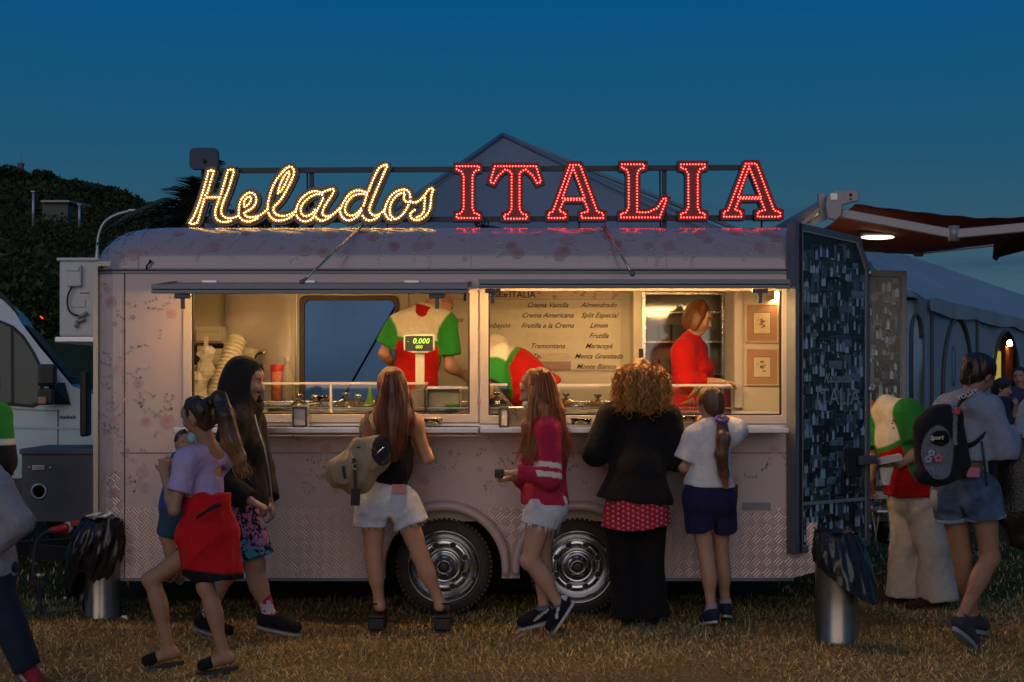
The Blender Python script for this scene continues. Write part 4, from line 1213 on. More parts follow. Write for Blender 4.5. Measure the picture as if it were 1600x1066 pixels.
t = thing("power_plug", "red power plug with a grey collar joined to a purple cable by the trailer corner", "plug", tuple(P(110, 825, .1)))
pr = mat("plug_red", (.40, .02, .03), .45)
A, B = P(78, 829, -.02), P(128, 820, .2)
m = MB(); m.tube([A, A.lerp(B, .45), A.lerp(B, .5), A.lerp(B, .9)], [.018, .028, .034, .034], 14); m.cbox(PX(112, .05), PX(128, .05), .02, .1, PZ(822, .05), PZ(812, .05), b=.01); m.build("plug_body", pr, t)
m = MB(); m.tube([A.lerp(B, .50), A.lerp(B, .66)], .037, 14); m.build("collar", acw, t)
m = MB(); m.tube(smooth_path([A, P(60, 842, -.02), P(52, 870, -.05), P(52, 900, -.05), P(62, 925, -.02), Vector((PX(75, .1), .0, .02)), Vector((PX(120, .2), .1, .015)), Vector((PX(180, .5), .4, .02))], 7), .011, 8)
m.build("cable", mat("cable_purple", (.07, .05, .10), .5), t)
# ================================================================ ROOF SIGNS
SY = .42       # depth of the sign faces
sign_dark = mat("sign_steel", (.035, .045, .06), .5, .4)
t = thing("sign_frame", "dark steel frame of two rails and posts carrying the roof letters", "frame", (0, SY, ZT))
m = MB(); m.bar(P(335, 267, SY + .10), P(1165, 262, SY + .10), .03, .035); m.build("top_rail", sign_dark, t)
m = MB(); m.bar(P(320, 345, SY + .10), P(1215, 340, SY + .10), .03, .035); m.build("bottom_rail", sign_dark, t)
for px in (487, 1038):
    m = MB(); m.bar(P(px, 264, SY + .125), P(px, 362, SY + .125), .03); m.build("post", sign_dark, t)
    m = MB(); m.tube([P(px - 7, 266, SY + .15), P(px - 6, 358, SY + .15)], .006, 6); m.build("stay", sign_dark, t)
m = MB()
for px in (318, 605, 745, 905, 1190): m.bar(P(px, 343, SY + .11), P(px, 358, SY + .11), .012)
m.build("foot", sign_dark, t)
m = MB(); rr = random.Random(5)
for k in range(6):
    x = 742 + k * 4; m.tube(smooth_path([P(x, 345, SY + .1), P(x + rr.uniform(-6, 6), 352, SY + .05), P(x + rr.uniform(-4, 30), 356, SY + .12), P(x + 20 + rr.uniform(0, 20), 357, SY + .1)], 4), .005, 5)
m.build("loose_cable", rubber, t)

# ---- the script word: outline bands of bulbs on a dark raised backing
bulb_y = mat("bulb_warm", (1, .9, .6), .4, var=0, emit=(1, .58, .18), estr=15)
bulb_r = mat("bulb_red", (1, .2, .2), .4, var=0, emit=(1, .055, .045), estr=13)
face_y = mat("sign_face_dark", (.26, .18, .09), .55, var=.2)
edge_y = mat("sign_edge_brown", (.20, .15, .11), .5, .2)
face_r = mat("sign_face_red", (.24, .008, .010), .45)
edge_r = mat("sign_edge_red", (.16, .008, .012), .4)
def bulbs(mb, pts, y, r=.0043):
    for p in pts:
        x, z = p.x, p.z; n = 6
        ring = [(x + r * math.cos(k * 2 * math.pi / n), y, z + r * math.sin(k * 2 * math.pi / n)) for k in range(n)]
        ring2 = [(x + r * .72 * math.cos(k * 2 * math.pi / n), y - r * .9, z + r * .72 * math.sin(k * 2 * math.pi / n)) for k in range(n)]
        mb.add(ring + ring2, [(k, (k + 1) % n, n + (k + 1) % n, n + k) for k in range(n)] + [[n + k for k in range(n)]])
# bulb rows traced from the photo, (px, py) at 1600 wide
rows_y = {
 "H": [[(325.5, 267.5), (333.5, 267), (329, 283), (324, 300), (320.5, 305)], [(325.5, 267.5), (321, 285), (315, 305), (308, 325), (302, 339), (296, 349), (306.5, 348.5), (311, 338), (315, 325), (319, 311)],
       [(319, 308.5), (344, 308)], [(356, 266), (365, 266), (361, 282), (356, 298), (350, 312), (346, 325), (346, 334), (352, 340), (362, 341), (372, 337)],
       [(356, 266), (351, 283), (345, 303), (339, 320), (336, 332), (339, 343), (349, 347), (360, 345), (372, 339)]],
 "e": [[(382, 323), (381, 316), (386, 308.5), (392, 308), (391, 315), (387, 320), (382, 323)],
       [(373, 337), (373, 325), (376, 313), (384, 303.5), (392, 301), (399, 306), (400, 315), (395, 324), (386, 330), (381, 333), (386, 339), (398, 339), (410, 334), (417, 327)],
       [(373, 337), (379, 344), (390, 346), (400, 342), (410, 336), (417, 327)]],
 "l": [[(434, 302), (437, 290), (443, 277), (450, 268), (452, 272), (446, 286), (440, 297), (434, 302)],
       [(418, 327), (419, 315), (424, 297), (431, 282), (441, 269), (450, 261), (457, 262), (459, 272), (454, 284), (446, 300), (437, 314), (427, 325), (430, 334), (440, 337.5), (450, 336), (460, 331)],
       [(418, 329), (422, 338), (430, 344), (442, 344), (452, 340), (462, 333)]],
 "a": [[(503, 304), (494, 303.5), (484, 308), (475, 316), (470, 325), (471, 334), (478, 338), (487, 334), (492, 328)],
       [(462, 331), (465, 320), (472, 309), (483, 301), (493, 298.5), (502, 301), (511, 297.5), (521.5, 295.5), (519, 304), (511, 316), (505, 327), (504, 335), (511, 338.5), (520, 335), (530, 326)],
       [(462, 333), (466, 341), (475, 346), (486, 343), (492, 334), (500, 320), (505, 308), (503, 302)], [(492, 331), (494, 340), (502, 345), (511, 342), (519, 337)]],
 "d": [[(569, 303), (562, 303), (552, 306), (543, 315), (539, 326), (541, 334), (548, 337), (557, 334), (564, 326)],
       [(532, 325), (538, 314), (546, 303), (556, 298), (565, 298), (574, 301), (578, 292), (585, 276), (593, 262), (605, 258), (600, 270), (594, 284), (587, 300), (581, 315), (577, 327), (580, 334), (588, 337), (600, 329)],
       [(530, 327), (534, 338), (543, 344.5), (554, 341), (563, 332), (569, 318), (573, 305)], [(564, 329), (568, 340), (577, 344.5), (588, 341), (598, 332)]],
 "o": [[(631, 301), (622, 304), (613, 314), (609, 326), (610, 336), (616, 342)], [(632, 304), (631, 311), (636, 316), (641, 314)],
       [(600, 331), (604, 318), (611, 306), (620, 299), (631, 296), (638, 299), (641, 308), (639, 318), (634, 328), (627, 337), (617, 343), (607, 342), (600, 331)]],
 "s": [[(641, 316), (650, 316), (658, 311), (664, 304), (670, 296), (677, 295), (674, 305), (673, 318), (670, 330), (662, 340), (651, 344), (643, 341), (641, 334), (648, 328)],
       [(664, 309), (663, 320), (662, 331), (655, 338), (647, 341)]],
}
ST = thing("script_sign", "cursive yellow bulb-lit word mounted on the trailer roof", "sign", tuple(P(487, 345, SY)))
for ltr, rws in rows_y.items():
    mb = MB(); back = MB(); halo = MB(); first = None
    allp = []
    for row in rws:
        sp = smooth_path([P(x, y, SY) for x, y in row], 6)
        q = resample(sp, .0190)
        allp += q
        # raised backing plate that follows the bulb row
        rs = resample(sp, .02)
        for a, b in zip(rs, rs[1:]):
            d = (b - a).normalized(); s = Vector((-d.z, 0, d.x))
            for (w, y0, y1, tgt) in ((.030, SY + .018, SY + .075, back), (.016, SY + .004, SY + .02, halo)):
                e = d * w * .35
                c = [a - s * w - e, b - s * w + e, b + s * w + e, a + s * w - e]
                vs = [(p.x, y0, p.z) for p in c] + [(p.x, y1, p.z) for p in c]
                tgt.add(vs, [(0, 1, 2, 3), (4, 7, 6, 5), (0, 4, 5, 1), (1, 5, 6, 2), (2, 6, 7, 3), (3, 7, 4, 0)])
    # give overlapping plates slightly different depths so no faces coincide
    rj = random.Random(len(allp))
    for tgt in (back, halo):
        for i in range(0, len(tgt.v), 8):
            d = rj.uniform(0, .004)
            for k in range(8): tgt.v[i + k] = Vector((tgt.v[i + k].x, tgt.v[i + k].y + d, tgt.v[i + k].z))
    keep = []
    for p in allp:
        if all((p - q).length > .0125 for q in keep): keep.append(p)
    L = back.build("letter", edge_y, ST)
    if ltr == "H": L["label"] = "tall capital letter starting the lit script word"
    halo.build("letter_face", face_y, L)
    bulbs(mb, keep, SY + .0035); mb.build("bulbs", bulb_y, L, kind="stuff")

# ---- the six red slab letters
def letter(shape, x0, x1, y0, y1):
    """outline in px from unit drawing (0..1, 0 at top)"""
    return [[(x0 + (x1 - x0) * u, y0 + (y1 - y0) * v) for u, v in lp] for lp in shape]
LI = [[(.02, .0), (.98, .0), (.98, .17), (.80, .19), (.76, .24), (.76, .76), (.80, .81), (.98, .83), (.98, 1), (.02, 1), (.02, .83), (.20, .81), (.25, .76), (.25, .24), (.20, .19), (.02, .17)]]
LTT = [[(.11, 0), (.89, 0), (1, .36), (.84, .42), (.75, .26), (.66, .18), (.625, .20), (.625, .76), (.65, .81), (.75, .83), (.75, 1), (.25, 1), (.25, .83), (.35, .81), (.375, .76), (.375, .20), (.34, .18), (.25, .26), (.16, .42), (0, .36)]]
LA = [[(.37, 0), (.61, 0), (.89, .79), (1, .82), (1, 1), (.54, 1), (.54, .82), (.635, .79), (.60, .70), (.345, .70), (.31, .79), (.39, .82), (.39, 1), (.01, 1), (.01, .82), (.09, .79)], [(.46, .22), (.34, .575), (.59, .575)]]
LL = [[(.02, 0), (.56, 0), (.56, .17), (.45, .19), (.43, .24), (.43, .80), (.55, .80), (.70, .74), (.80, .60), (.85, .55), (1, .60), (.83, 1), (0, 1), (0, .83), (.12, .81), (.145, .76), (.145, .24), (.12, .19), (.02, .17)]]
spec = [(LI, 707, 755, 254, 346, "first red bulb-lit letter I, directly right of the yellow script word"),
        (LTT, 759, 852, 254, 347, "red bulb-lit letter T, the only one with drooping serifs"),
        (LA, 851, 948, 252, 346, "red bulb-lit letter A standing between the letters T and L"),
        (LL, 965, 1049, 251, 345, "red bulb-lit letter L with upswept foot"),
        (LI, 1058, 1108, 251, 345, "second red bulb-lit letter I, between the L and the last letter"),
        (LA, 1125, 1225, 250, 344, "last red bulb-lit letter A at the right end of the roof sign")]
def offset_in(poly, e):
    n = len(poly); A = sum(poly[i][0] * poly[(i + 1) % n][1] - poly[(i + 1) % n][0] * poly[i][1] for i in range(n)); sg = 1 if A > 0 else -1
    res = []
    for i in range(n):
        p0, p1, p2 = Vector(poly[i - 1]), Vector(poly[i]), Vector(poly[(i + 1) % n])
        d1, d2 = (p1 - p0).normalized(), (p2 - p1).normalized(); n1, n2 = Vector((-d1.y, d1.x)), Vector((-d2.y, d2.x))
        b = n1 + n2; b = b / max(.45, b.length_squared) * 2 * e * sg; res.append((p1.x + b.x, p1.y + b.y))
    return res
for shape, x0, x1, y0, y1, lb in spec:
    loops = [[(PX(x, SY), PZ(y, SY)) for x, y in lp] for lp in letter(shape, x0, x1, y0, y1)]
    T = thing("letter_sign", lb, "sign", (PX((x0 + x1) / 2, SY), SY, PZ(y1, SY)), "red roof letters")
    inner = [offset_in(loops[0], .009)] + [offset_in(lp, -.006) for lp in loops[1:]]
    m = MB(); m.prism(loops, wallM(0, SY + .02, 0), .07); m.build("letter_box", edge_r, T)
    m = MB(); m.prism([loops[0], inner[0]], wallM(0, SY - .004, 0), .022)
    for a, b in zip(loops[1:], inner[1:]): m.prism([b, a], wallM(0, SY - .004, 0), .022)
    m.build("rim", edge_r, T)
    m = MB(); m.prism([[p for p in lp] for lp in inner], wallM(0, SY + .012, 0), .006, both=False); m.build("letter_face", face_r, T)
    mb = MB(); q = [offset_in(loops[0], .024)] + [offset_in(lp, -.017) for lp in loops[1:]]
    for lp in q:
        pts = resample([Vector((a, 0, b)) for a, b in lp], .0205, closed=True)
        bulbs(mb, pts, SY + .011, .0046)
    mb.build("bulbs", bulb_r, T, kind="stuff")

# ---- flat panel antenna and roof vents
t = thing("panel_antenna", "rounded square blue-grey panel antenna on a thin mast above the letter H", "antenna", tuple(P(317, 360, .75)))
bx = mat("antenna_blue", (.008, .035, .08), .5)
xa, xb, za, zb_ = PX(296, .7), PX(341, .7), PZ(265, .7), PZ(231, .7)
m = MB(); m.prism([rrect(xa, xb, za, zb_, .035)], wallM(0, .7, 0), .04); m.build("panel", bx, t, bevel=.008)
m = MB(); m.lathe([(0, .012), (.012, .012), (.016, 0)], ((xa + xb) / 2 + .006, .7, (za + zb_) / 2 - .02), 'y', 14); m.build("bracket", rubber, t)
m = MB(); m.tube([P(317, 258, .76), P(317, 362, .76)], .012, 8); m.build("mast", sign_dark, t)
t = thing("roof_vent", "pale square vent box on the roof below the letter H", "vent", (PX(320, .7), .7, ZT))
m = MB(); m.cbox(PX(304, .7), PX(337, .7), .65, .9, ZT, PZ(349, .65), b=.01); m.build("vent_box", acw, t)
m = MB(); m.cbox(PX(308, .7), PX(316, .7), .7, .8, PZ(349, .65), PZ(343, .65), b=.006); m.build("vent_cap", acw, t)
t = thing("roof_fan", "dark round roof fan on thin legs below the script letter l", "vent", (PX(445, .7), .7, ZT))
m = MB(); m.lathe([(0, .04), (.06, .035), (.075, .01), (.07, -.01), (0, -.012)], P(445, 350, .7), 'z', 24); m.build("fan_cowl", sign_dark, t)
m = MB(); c = P(445, 350, .7)
for dx in (-.05, 0, .05): m.tube([c + Vector((dx, 0, 0)), Vector((c.x + dx * .7, .7, ZT))], .005, 5)
m.build("leg", sign_dark, t)
# ================================================================ INSIDE THE TRAILER
# stainless splash panel behind the left window
t = thing("steel_backsplash", "brushed steel wall panel with warm blurred reflections left of the blue window", "steel panel", tuple(P(405, 540, IB)))
def splash(U, W):
    x = PX(352, IB - .02) + (PX(462, IB - .02) - PX(352, IB - .02)) * U; z = 1.0 + (2.25 - 1.0) * W
    return np.stack([x, IB - .02 + .006 * np.sin(U * 5 + 1.2 * np.sin(W * 5)), z], -1)
m = MB(); addsheet(m, splash, 30, 30); m.build("sheet", mat("splash_steel", (.56, .50, .44), .32, .9, var=.08), t)
m = MB(); m.box(PX(350, IB), PX(352, IB), IB - .03, IB - .002, 1.0, 2.27); m.box(PX(462, IB), PX(465, IB), IB - .03, IB - .002, 1.0, 2.27); m.build("edge_strip", alu, t)

# counter running behind the windows, with its worktop
t = thing("serving_counter", "long steel-topped counter behind both serving windows", "counter", (-.2, .5, .62))
m = MB(); m.cbox(XL + .1, XR - .03, .06, .72, 1.245, 1.285, b=.006); m.build("worktop", mat("counter_steel", (.62, .57, .48), .35, .35, var=.1), t)
m = MB(); m.box(XL + .1, XR - .03, .10, .70, .62, 1.245); m.build("cabinet", cream, t)
m = MB(); m.cbox(XL + .1, XR - .03, .30, .70, 1.285, 1.345, b=.006); m.build("tub_bay", mat("counter_steel"), t)
t = thing("back_counter", "low cream counter against the rear wall of the trailer", "counter", (-.2, 1.75, .62))
m = MB(); m.cbox(XL + .1, .85, 1.55, IB - .03, 1.36, 1.40, b=.006); m.build("worktop", steel, t)
m = MB(); m.box(XL + .1, .84, 1.58, IB - .035, .62, 1.36); m.build("cabinet", cream, t)

acr = glass("clear_acrylic", (.94, .95, .93), .05)
rail_m = mat("acrylic_rail", (.70, .64, .54), .25, .1)
def case(px0, px1, ytop, lab, posts=(), Yf=.16, Yb=.44, ybot=648):
    x0, x1 = PX(px0, Yf), PX(px1, Yf); z1 = PZ(ytop, Yf); z0 = 1.287
    t = thing("display_case", lab, "display case", ((x0 + x1) / 2, Yf, z0))
    m = MB(); m.box(x0, x1, Yf, Yf + .006, z0, z1 - .012); m.build("front_pane", acr, t)
    m = MB(); m.box(x0, x1, Yf, Yb, z1 - .006, z1); m.build("top_pane", acr, t)
    for x in (x0, x1 - .006): m = MB(); m.box(x, x + .006, Yf + .007, Yb, z0, z1 - .007); m.build("side_pane", acr, t)
    m = MB(); m.box(x0 - .004, x1 + .004, Yf - .004, Yf + .01, z1 - .012, z1 + .002); m.box(x0 - .004, x1 + .004, Yb - .01, Yb + .004, z1 - .012, z1 + .002)
    m.build("top_rail", rail_m, t)
    for px in posts:
        x = PX(px, Yf); m = MB(); m.box(x - .008, x + .008, Yf - .003, Yf - .0005, z0, z1 - .013); m.build("joint_strip", rail_m, t)
    zt = PZ(631, Yf); 
    m = MB(); m.cbox(x0 + .01, x1 - .01, Yf + .02, Yb - .01, z0, z0 + .012, b=.003); m.cbox(x0, x1, Yf + .01, Yf + .02, zt - .035, zt - .024, b=.002); m.build("tray", steel, t)
    q = random.Random(int(px0)); n = max(1, int((x1 - x0) / .15))
    for k in range(n):
        a = x0 + (x1 - x0) * (k + .08) / n; b = x0 + (x1 - x0) * (k + .92) / n; col = q.choice(((.62, .50, .30), (.45, .26, .12), (.60, .40, .38), (.62, .58, .46), (.35, .45, .16)))
        m = MB(); m.cbox(a, b, Yf + .04, Yb - .03, z0 + .014, z0 + .034, b=.004, c=(.6, .55, .45))
        for _ in range(14):
            u, v = q.uniform(a + .02, b - .02), q.uniform(Yf + .06, Yb - .05); m.cc = tuple(h * q.uniform(.8, 1.2) for h in col); m.ball((u, v, z0 + .038), 1, 8, 5, (q.uniform(.014, .026), q.uniform(.014, .026), q.uniform(.010, .022)))
        m.build("food_tray", mat("sweet_pieces", rough=.5, attr=True, var=.2, vscale=60), t)
    return t
case(400, 664, 598, "long clear display case of cones and lidded tubs in the left window", (517,))
case(668, 733, 605, "short clear case beside the weighing scale at the right of the left window", (), .14, .36)
case(764, 792, 600, "small clear case at the left end of the right window", ())
case(868, 1142, 601, "long clear display case with wafers in the right window", (1036,))
m_rail = None

lid_m = mat("lid_steel", (.66, .62, .56), .2, 1.)
def dome(px, py, Y, r, lb):
    c = P(px, py, Y)
    t = thing("tub_lid", lb, "tub lid", tuple(c), "domed steel lids on the ice cream tubs")
    m = MB(); m.lathe([(r * 1.08, 0), (r, .004), (r * .86, .022), (r * .55, .042), (r * .2, .052), (0, .053)], c, 'z', 28); m.build("dome", lid_m, t)
    m = MB(); m.lathe([(.012, .052), (.010, .062), (.026, .070), (.030, .080), (.022, .090), (0, .091)], c, 'z', 16); m.build("knob", lid_m, t)
for px, py, Y, r, lb in ((468, 636, .45, .07, "domed steel tub lid just right of the hooded man's chin"), (492, 637, .62, .07, "domed steel tub lid behind the paper cone in the left window"),
                         (541, 634, .40, .09, "domed steel tub lid left of the pair in the middle of the left window"), (560, 636, .58, .09, "domed steel tub lid behind its neighbour left of the green cone cover"),
                         (776, 632, .40, .07, "domed steel tub lid inside the small clear case"), (832, 636, .5, .09, "domed steel tub lid half hidden by the auburn girl's hair"),
                         (884, 634, .45, .10, "domed steel tub lid just right of the auburn girl"), (934, 636, .5, .09, "domed steel tub lid left of the curly haired woman")):
    dome(px, py, Y, r, lb)
# green cone cover
c = P(578, 633, .36)
t = thing("cone_holder", "bright green pointed cone holder standing in the left case", "cone holder", tuple(c))
gr_ = mat("lime_plastic", (.25, .52, .03), .35)
m = MB(); m.lathe([(.040, 0), (.042, .006), (.028, .012), (.022, .03), (.010, .118), (.006, .124), (0, .125)], c, 'z', 20); m.build("cone", gr_, t)
m = MB(); m.lathe([(.052, 0), (.052, .004), (.040, .006)], c - Vector((0, 0, .004)), 'z', 20, cap0=True); m.build("base", mat("clear_base", (.5, .55, .4), .2), t)
# wafer cones, biscuits
waf = mat("wafer", (.55, .28, .08), .7, var=.2, vscale=40, bump=.5, bscale=90)
def cone(px, py, Y, ang, lb, L=.12, r=.028):
    c = P(px, py, Y); t = thing("wafer_cone", lb, "wafer cone", tuple(c), "wafer cones lying in the display cases")
    m = MB(); m.lathe([(.004, 0), (r, L), (r * .9, L - .004), (.0, .02)], (0, 0, 0), 'z', 18); m.xf(Matrix.Translation(c) @ Matrix.Rotation(R(ang), 4, 'Y')); m.build("cone_shell", waf, t)
    m = MB(); m.lathe([(r * .86, L + .0), (r * 1.02, L), (r * 1.02, L - .018), (r * .93, L - .02)], (0, 0, 0), 'z', 18); m.xf(Matrix.Translation(c) @ Matrix.Rotation(R(ang), 4, 'Y')); m.build("cone_rim", waf, t)
cone(456, 642, .22, -82, "wafer cone lying on the left tray nearest the hooded man", .16)
cone(1075, 622, .30, 50, "wafer cone leaning up by the ponytailed girl's hand", .11, .035)
cone(1062, 632, .26, 80, "wafer cone lying flat left of the ponytailed girl's head", .10, .03)
rr = random.Random(8)
def pile(name, lb, cat, px, py, Y, w, n, cols, s):
    c = P(px, py, Y); t = thing(name, lb, cat, tuple(c))
    m = MB()
    for k in range(n):
        q = c + Vector((rr.uniform(-w, w), rr.uniform(-w * .5, w * .5), rr.uniform(0, w * .45))); M = Matrix.Translation(q) @ Matrix.Rotation(rr.uniform(0, 6), 4, 'Z') @ Matrix.Rotation(rr.uniform(-.8, .8), 4, 'X')
        a = len(m.v); m.cbox(-s, s, -s * .7, s * .7, -s * .3, s * .3, b=s * .2, c=rr.choice(cols)); m.xf(M, a)
    m.build("pieces", mat("sweet_pieces", rough=.5, attr=True, var=.2, vscale=60), t, kind="stuff")
    m = MB(); m.lathe([(w * 1.15, -.008), (w * 1.3, .03), (w * 1.27, .03), (w * 1.1, -.004)], c, 'z', 20, cap0=True); m.build("tub", acr, t)
pile("biscuit_tub", "clear tub of pale biscuits beside the joint of the left case", "biscuits", 508, 626, .3, .045, 26, [(.50, .30, .13), (.42, .24, .09)], .014)
pile("sample_tub", "clear tub of cream wafers on the shelf right of the long-haired woman", "tub", 672, 661, -.10, .065, 34, [(.55, .45, .28), (.48, .22, .14), (.5, .4, .3)], .016)
pile("sweet_tub", "clear tub of yellow wafers on the shelf right of the auburn girl", "tub", 908, 661, -.10, .055, 34, [(.60, .38, .08), (.58, .45, .16)], .014)
pile("wafer_tub", "clear tub of orange and yellow wafers by the ponytailed girl's hand", "tub", 1076, 657, -.10, .06, 40, [(.62, .30, .06), (.62, .42, .12), (.55, .16, .04)], .015)
for px, py, lb in ((918, 632, "small biscuit in the case just left of the curly hair"), (938, 633, "round biscuit half hidden by the curly hair"), (887, 632, "pale biscuit in the case by the auburn hair")):
    c = P(px, py, .24); t = thing("biscuit", lb, "biscuit", tuple(c), "loose biscuits in the right case")
    m = MB(); m.lathe([(0, -.004), (.02, -.003), (.024, .004), (.017, .016), (0, .022)], c, 'z', 16); m.build("biscuit_base", waf, t)
    m = MB(); m.ball(c + Vector((0, 0, .02)), .008); m.build("topping", cream, t)
c = P(706, 634, .25); t = thing("lime_tub", "small lime green tub at the right end of the left window", "tub", tuple(c))
m = MB(); m.lathe([(.03, -.025), (.045, .0), (.047, .012), (.044, .012), (.03, -.02)], c, 'z', 20, cap0=True); m.build("tub", gr_, t)
m = MB(); m.lathe([(0, .004), (.043, .004)], c, 'z', 20); m.build("cream_fill", mat("lime_cream", (.5, .62, .15), .5), t)
# folded paper on the tray, crumpled napkins
for i, (px, py, Y, s, lb) in enumerate(((487, 634, .3, .055, "flat paper sleeve lying in the left display case"), (442, 663, -.12, .028, "crumpled napkin on the shelf left of the napkin dispenser"))):
    c = P(px, py, Y); t = thing("paper_napkin", lb, "napkin", tuple(c)); q = random.Random(i)
    V = [(c.x - s + 2 * s * a / 5, c.y - s * .6 + 1.2 * s * b / 5, c.z + .012 * q.random() + (.01 if i else .012 * a / 5)) for a in range(6) for b in range(6)]
    m = MB(); m.add(V, [(a * 6 + b, a * 6 + b + 1, a * 6 + b + 7, a * 6 + b + 6) for a in range(5) for b in range(5)]); o = m.build("paper", mat("white_paper", (.68, .64, .58), .8), t); sd = o.modifiers.new("thickness", 'SOLIDIFY'); sd.thickness = .002

# napkin dispensers on the shelf
def dispenser(px, lb, rot, w=.105, h=.145, dpt=.09, ym=-.13, cat="napkin dispenser"):
    x = PX(px, ym); z = ZS
    t = thing("napkin_dispenser", lb, cat, (x, ym, z)); M = Matrix.Translation((x, ym, z)) @ Matrix.Rotation(R(rot), 4, 'Z')
    m = MB(); m.prism([rrect(-w / 2, w / 2, 0, h, .012), rrect(-w / 2 + .013, w / 2 - .013, .014, h - .014, .008)], M @ wallM(0, -dpt / 2, 0), dpt); m.build("shell", mat("dispenser_steel", (.60, .56, .50), .28, .9), t, bevel=.002)
    m = MB(); m.prism([rrect(-w / 2 + .004, w / 2 - .004, .005, h - .005, .01), rrect(-w / 2 + .017, w / 2 - .017, .018, h - .018, .008)], M @ wallM(0, -dpt / 2 - .006, 0), .005); m.build("front_trim", mat("dispenser_trim", (.05, .06, .08), .4), t)
    m = MB(); m.prism([rect(-w / 2 + .014, w / 2 - .014, .016, h - .016)[::-1]], M @ wallM(0, -dpt / 2 + .006, 0), dpt - .015); m.build("napkins", mat("white_paper"), t)
dispenser(470, "upright napkin dispenser with a dark trim on the left shelf", 0)
dispenser(800, "cream napkin dispenser turned sideways on the right shelf", -52, .11, .14, .13, -.15)

# scale with tall display
c = P(656, 600, .36)
t = thing("weighing_scale", "shop scale with a glowing digital display on a tall pole", "scale", tuple(c))
sc_m = mat("scale_cream", (.55, .51, .42), .4)
Yd = .34
m = MB(); m.cbox(PX(649, Yd), PX(663, Yd), Yd, Yd + .03, 1.40, PZ(545, Yd), b=.006); m.build("pole", sc_m, t)
hx0, hx1, hz0, hz1 = PX(631, Yd), PX(679, Yd), PZ(550, Yd), PZ(523, Yd)
m = MB(); m.prism([[(hx0, hz1 - .01), (hx0 + .008, hz1), (hx1 - .008, hz1), (hx1, hz1 - .01), (hx1, hz0 + .012), (PX(668, Yd), hz0 - .006), (PX(644, Yd), hz0 - .006), (hx0, hz0 + .012)][::-1]], wallM(0, Yd - .02, 0), .045)
hd = m.build("display_housing", sc_m, t, bevel=.004)
m = MB(); m.prism([rrect(hx0 + .010, hx1 - .010, hz0 + .006, hz1 - .009, .006)], wallM(0, Yd - .0225, 0), .002); m.build("display_panel", mat("display_black", (.03, .035, .025), .25), t)
m = MB(); dm = mat("digits_green", (.3, .8, .1), .5, var=0, emit=(.45, .95, .08), estr=.5)
put_text(m, "0.000", wallM(PX(658, Yd), Yd - .026, PZ(533.5, Yd)), .052, shear=.2, bold=.0006); put_text(m, "000", wallM(PX(655, Yd), Yd - .026, PZ(542.5, Yd)), .032, shear=.1, bold=.0004)
m.ball((PX(638, Yd), Yd - .026, PZ(534, Yd)), .0022); m.ball((PX(671, Yd), Yd - .026, PZ(531.5, Yd)), .0022)
m.build("digits", dm, t, fixn=False)
m = MB(); put_text(m, "DIGITAL", wallM(PX(656, Yd), Yd - .0245, PZ(548.8, Yd)), .012); m.build("small_print", rubber, t, fixn=False)
m = MB(); m.cbox(PX(640, .3), PX(718, .3), .28, .60, 1.35, PZ(608, .3), b=.012); m.build("scale_body", sc_m, t)
m = MB(); m.cbox(PX(668, .3), PX(722, .3), .27, .60, PZ(607, .3), PZ(603.5, .3), b=.004); m.build("weighing_plate", steel, t)

# boxes, cup stack, bottle, red cup on the left
cb = mat("carton_white", (.60, .54, .42), .75, var=.08)
for px0, px1, py0, py1, Y, lb in ((306, 344, 510, 533, 1.55, "white carton at the top left of the left window"), (319, 394, 545, 570, 1.5, "long white carton behind the stack of cups")):
    t = thing("carton", lb, "carton", tuple(P((px0 + px1) / 2, py1, Y)), "cartons stacked at the left of the kitchen")
    m = MB(); m.cbox(PX(px0, Y), PX(px1, Y), Y, Y + .25, PZ(py1, Y), PZ(py0, Y), b=.004); m.build("box", cb, t)
    m = MB(); m.box(PX(px0, Y) + .004, PX(px1, Y) - .004, Y - .0015, Y, PZ(py0, Y) - .045, PZ(py0, Y) - .042); m.build("flap_edge", mat("flap_line", (.25, .20, .14), .8), t)
t = thing("wall_shelf", "plain shelf with dark gap carrying the cartons at the far left", "shelf", tuple(P(330, 572, 1.6)))
m = MB(); m.cbox(PX(302, 1.5), PX(352, 1.5), 1.45, 1.9, PZ(537, 1.5), PZ(533.5, 1.5), b=.003); m.cbox(PX(302, 1.45), PX(396, 1.45), 1.42, 1.9, PZ(574, 1.45), PZ(570.5, 1.45), b=.003); m.build("board", steel, t)
m = MB(); m.box(PX(303, 1.88), PX(350, 1.88), 1.87, 1.915, PZ(570, 1.88), PZ(540, 1.88)); m.build("shadow_gap_panel", mat("brown_panel", (.10, .06, .035), .6), t)
for i, (px, py, lb) in enumerate(((312, 600, "white paper bag hanging at the lower left of the left window"), (322, 560, "crumpled white bag above the cup holder at the far left"))):
    c = P(px, py, 1.0); t = thing("paper_bag", lb, "paper bag", tuple(c)); q = random.Random(i + 3)
    V, Fq = [], []
    for a in range(9):
        for b in range(12):
            an = b / 12 * 2 * math.pi; r0 = (.055 + .012 * math.sin(a * 1.2)) * (1 + .25 * q.uniform(-1, 1))
            V.append((c.x + r0 * math.cos(an), c.y + r0 * .7 * math.sin(an), c.z - .15 + a * .03))
    m = MB(); m.add(V, [(a * 12 + b, a * 12 + (b + 1) % 12, (a + 1) * 12 + (b + 1) % 12, (a + 1) * 12 + b) for a in range(8) for b in range(12)]); m.build("bag_body", mat("white_paper"), t, smooth=False)
    m = MB(); m.bar(c + Vector((0, 0, .08)), c + Vector((0, 0, .16)), .03, .004); m.build("bag_tie", mat("white_paper"), t)
A, B = P(338, 622, .8), P(370, 532, 1.0)
t = thing("cup_stack", "tall leaning stack of white foam cups in the left window", "cup stack", tuple(A))
cupm = mat("foam_cup", (.70, .64, .50), .6)
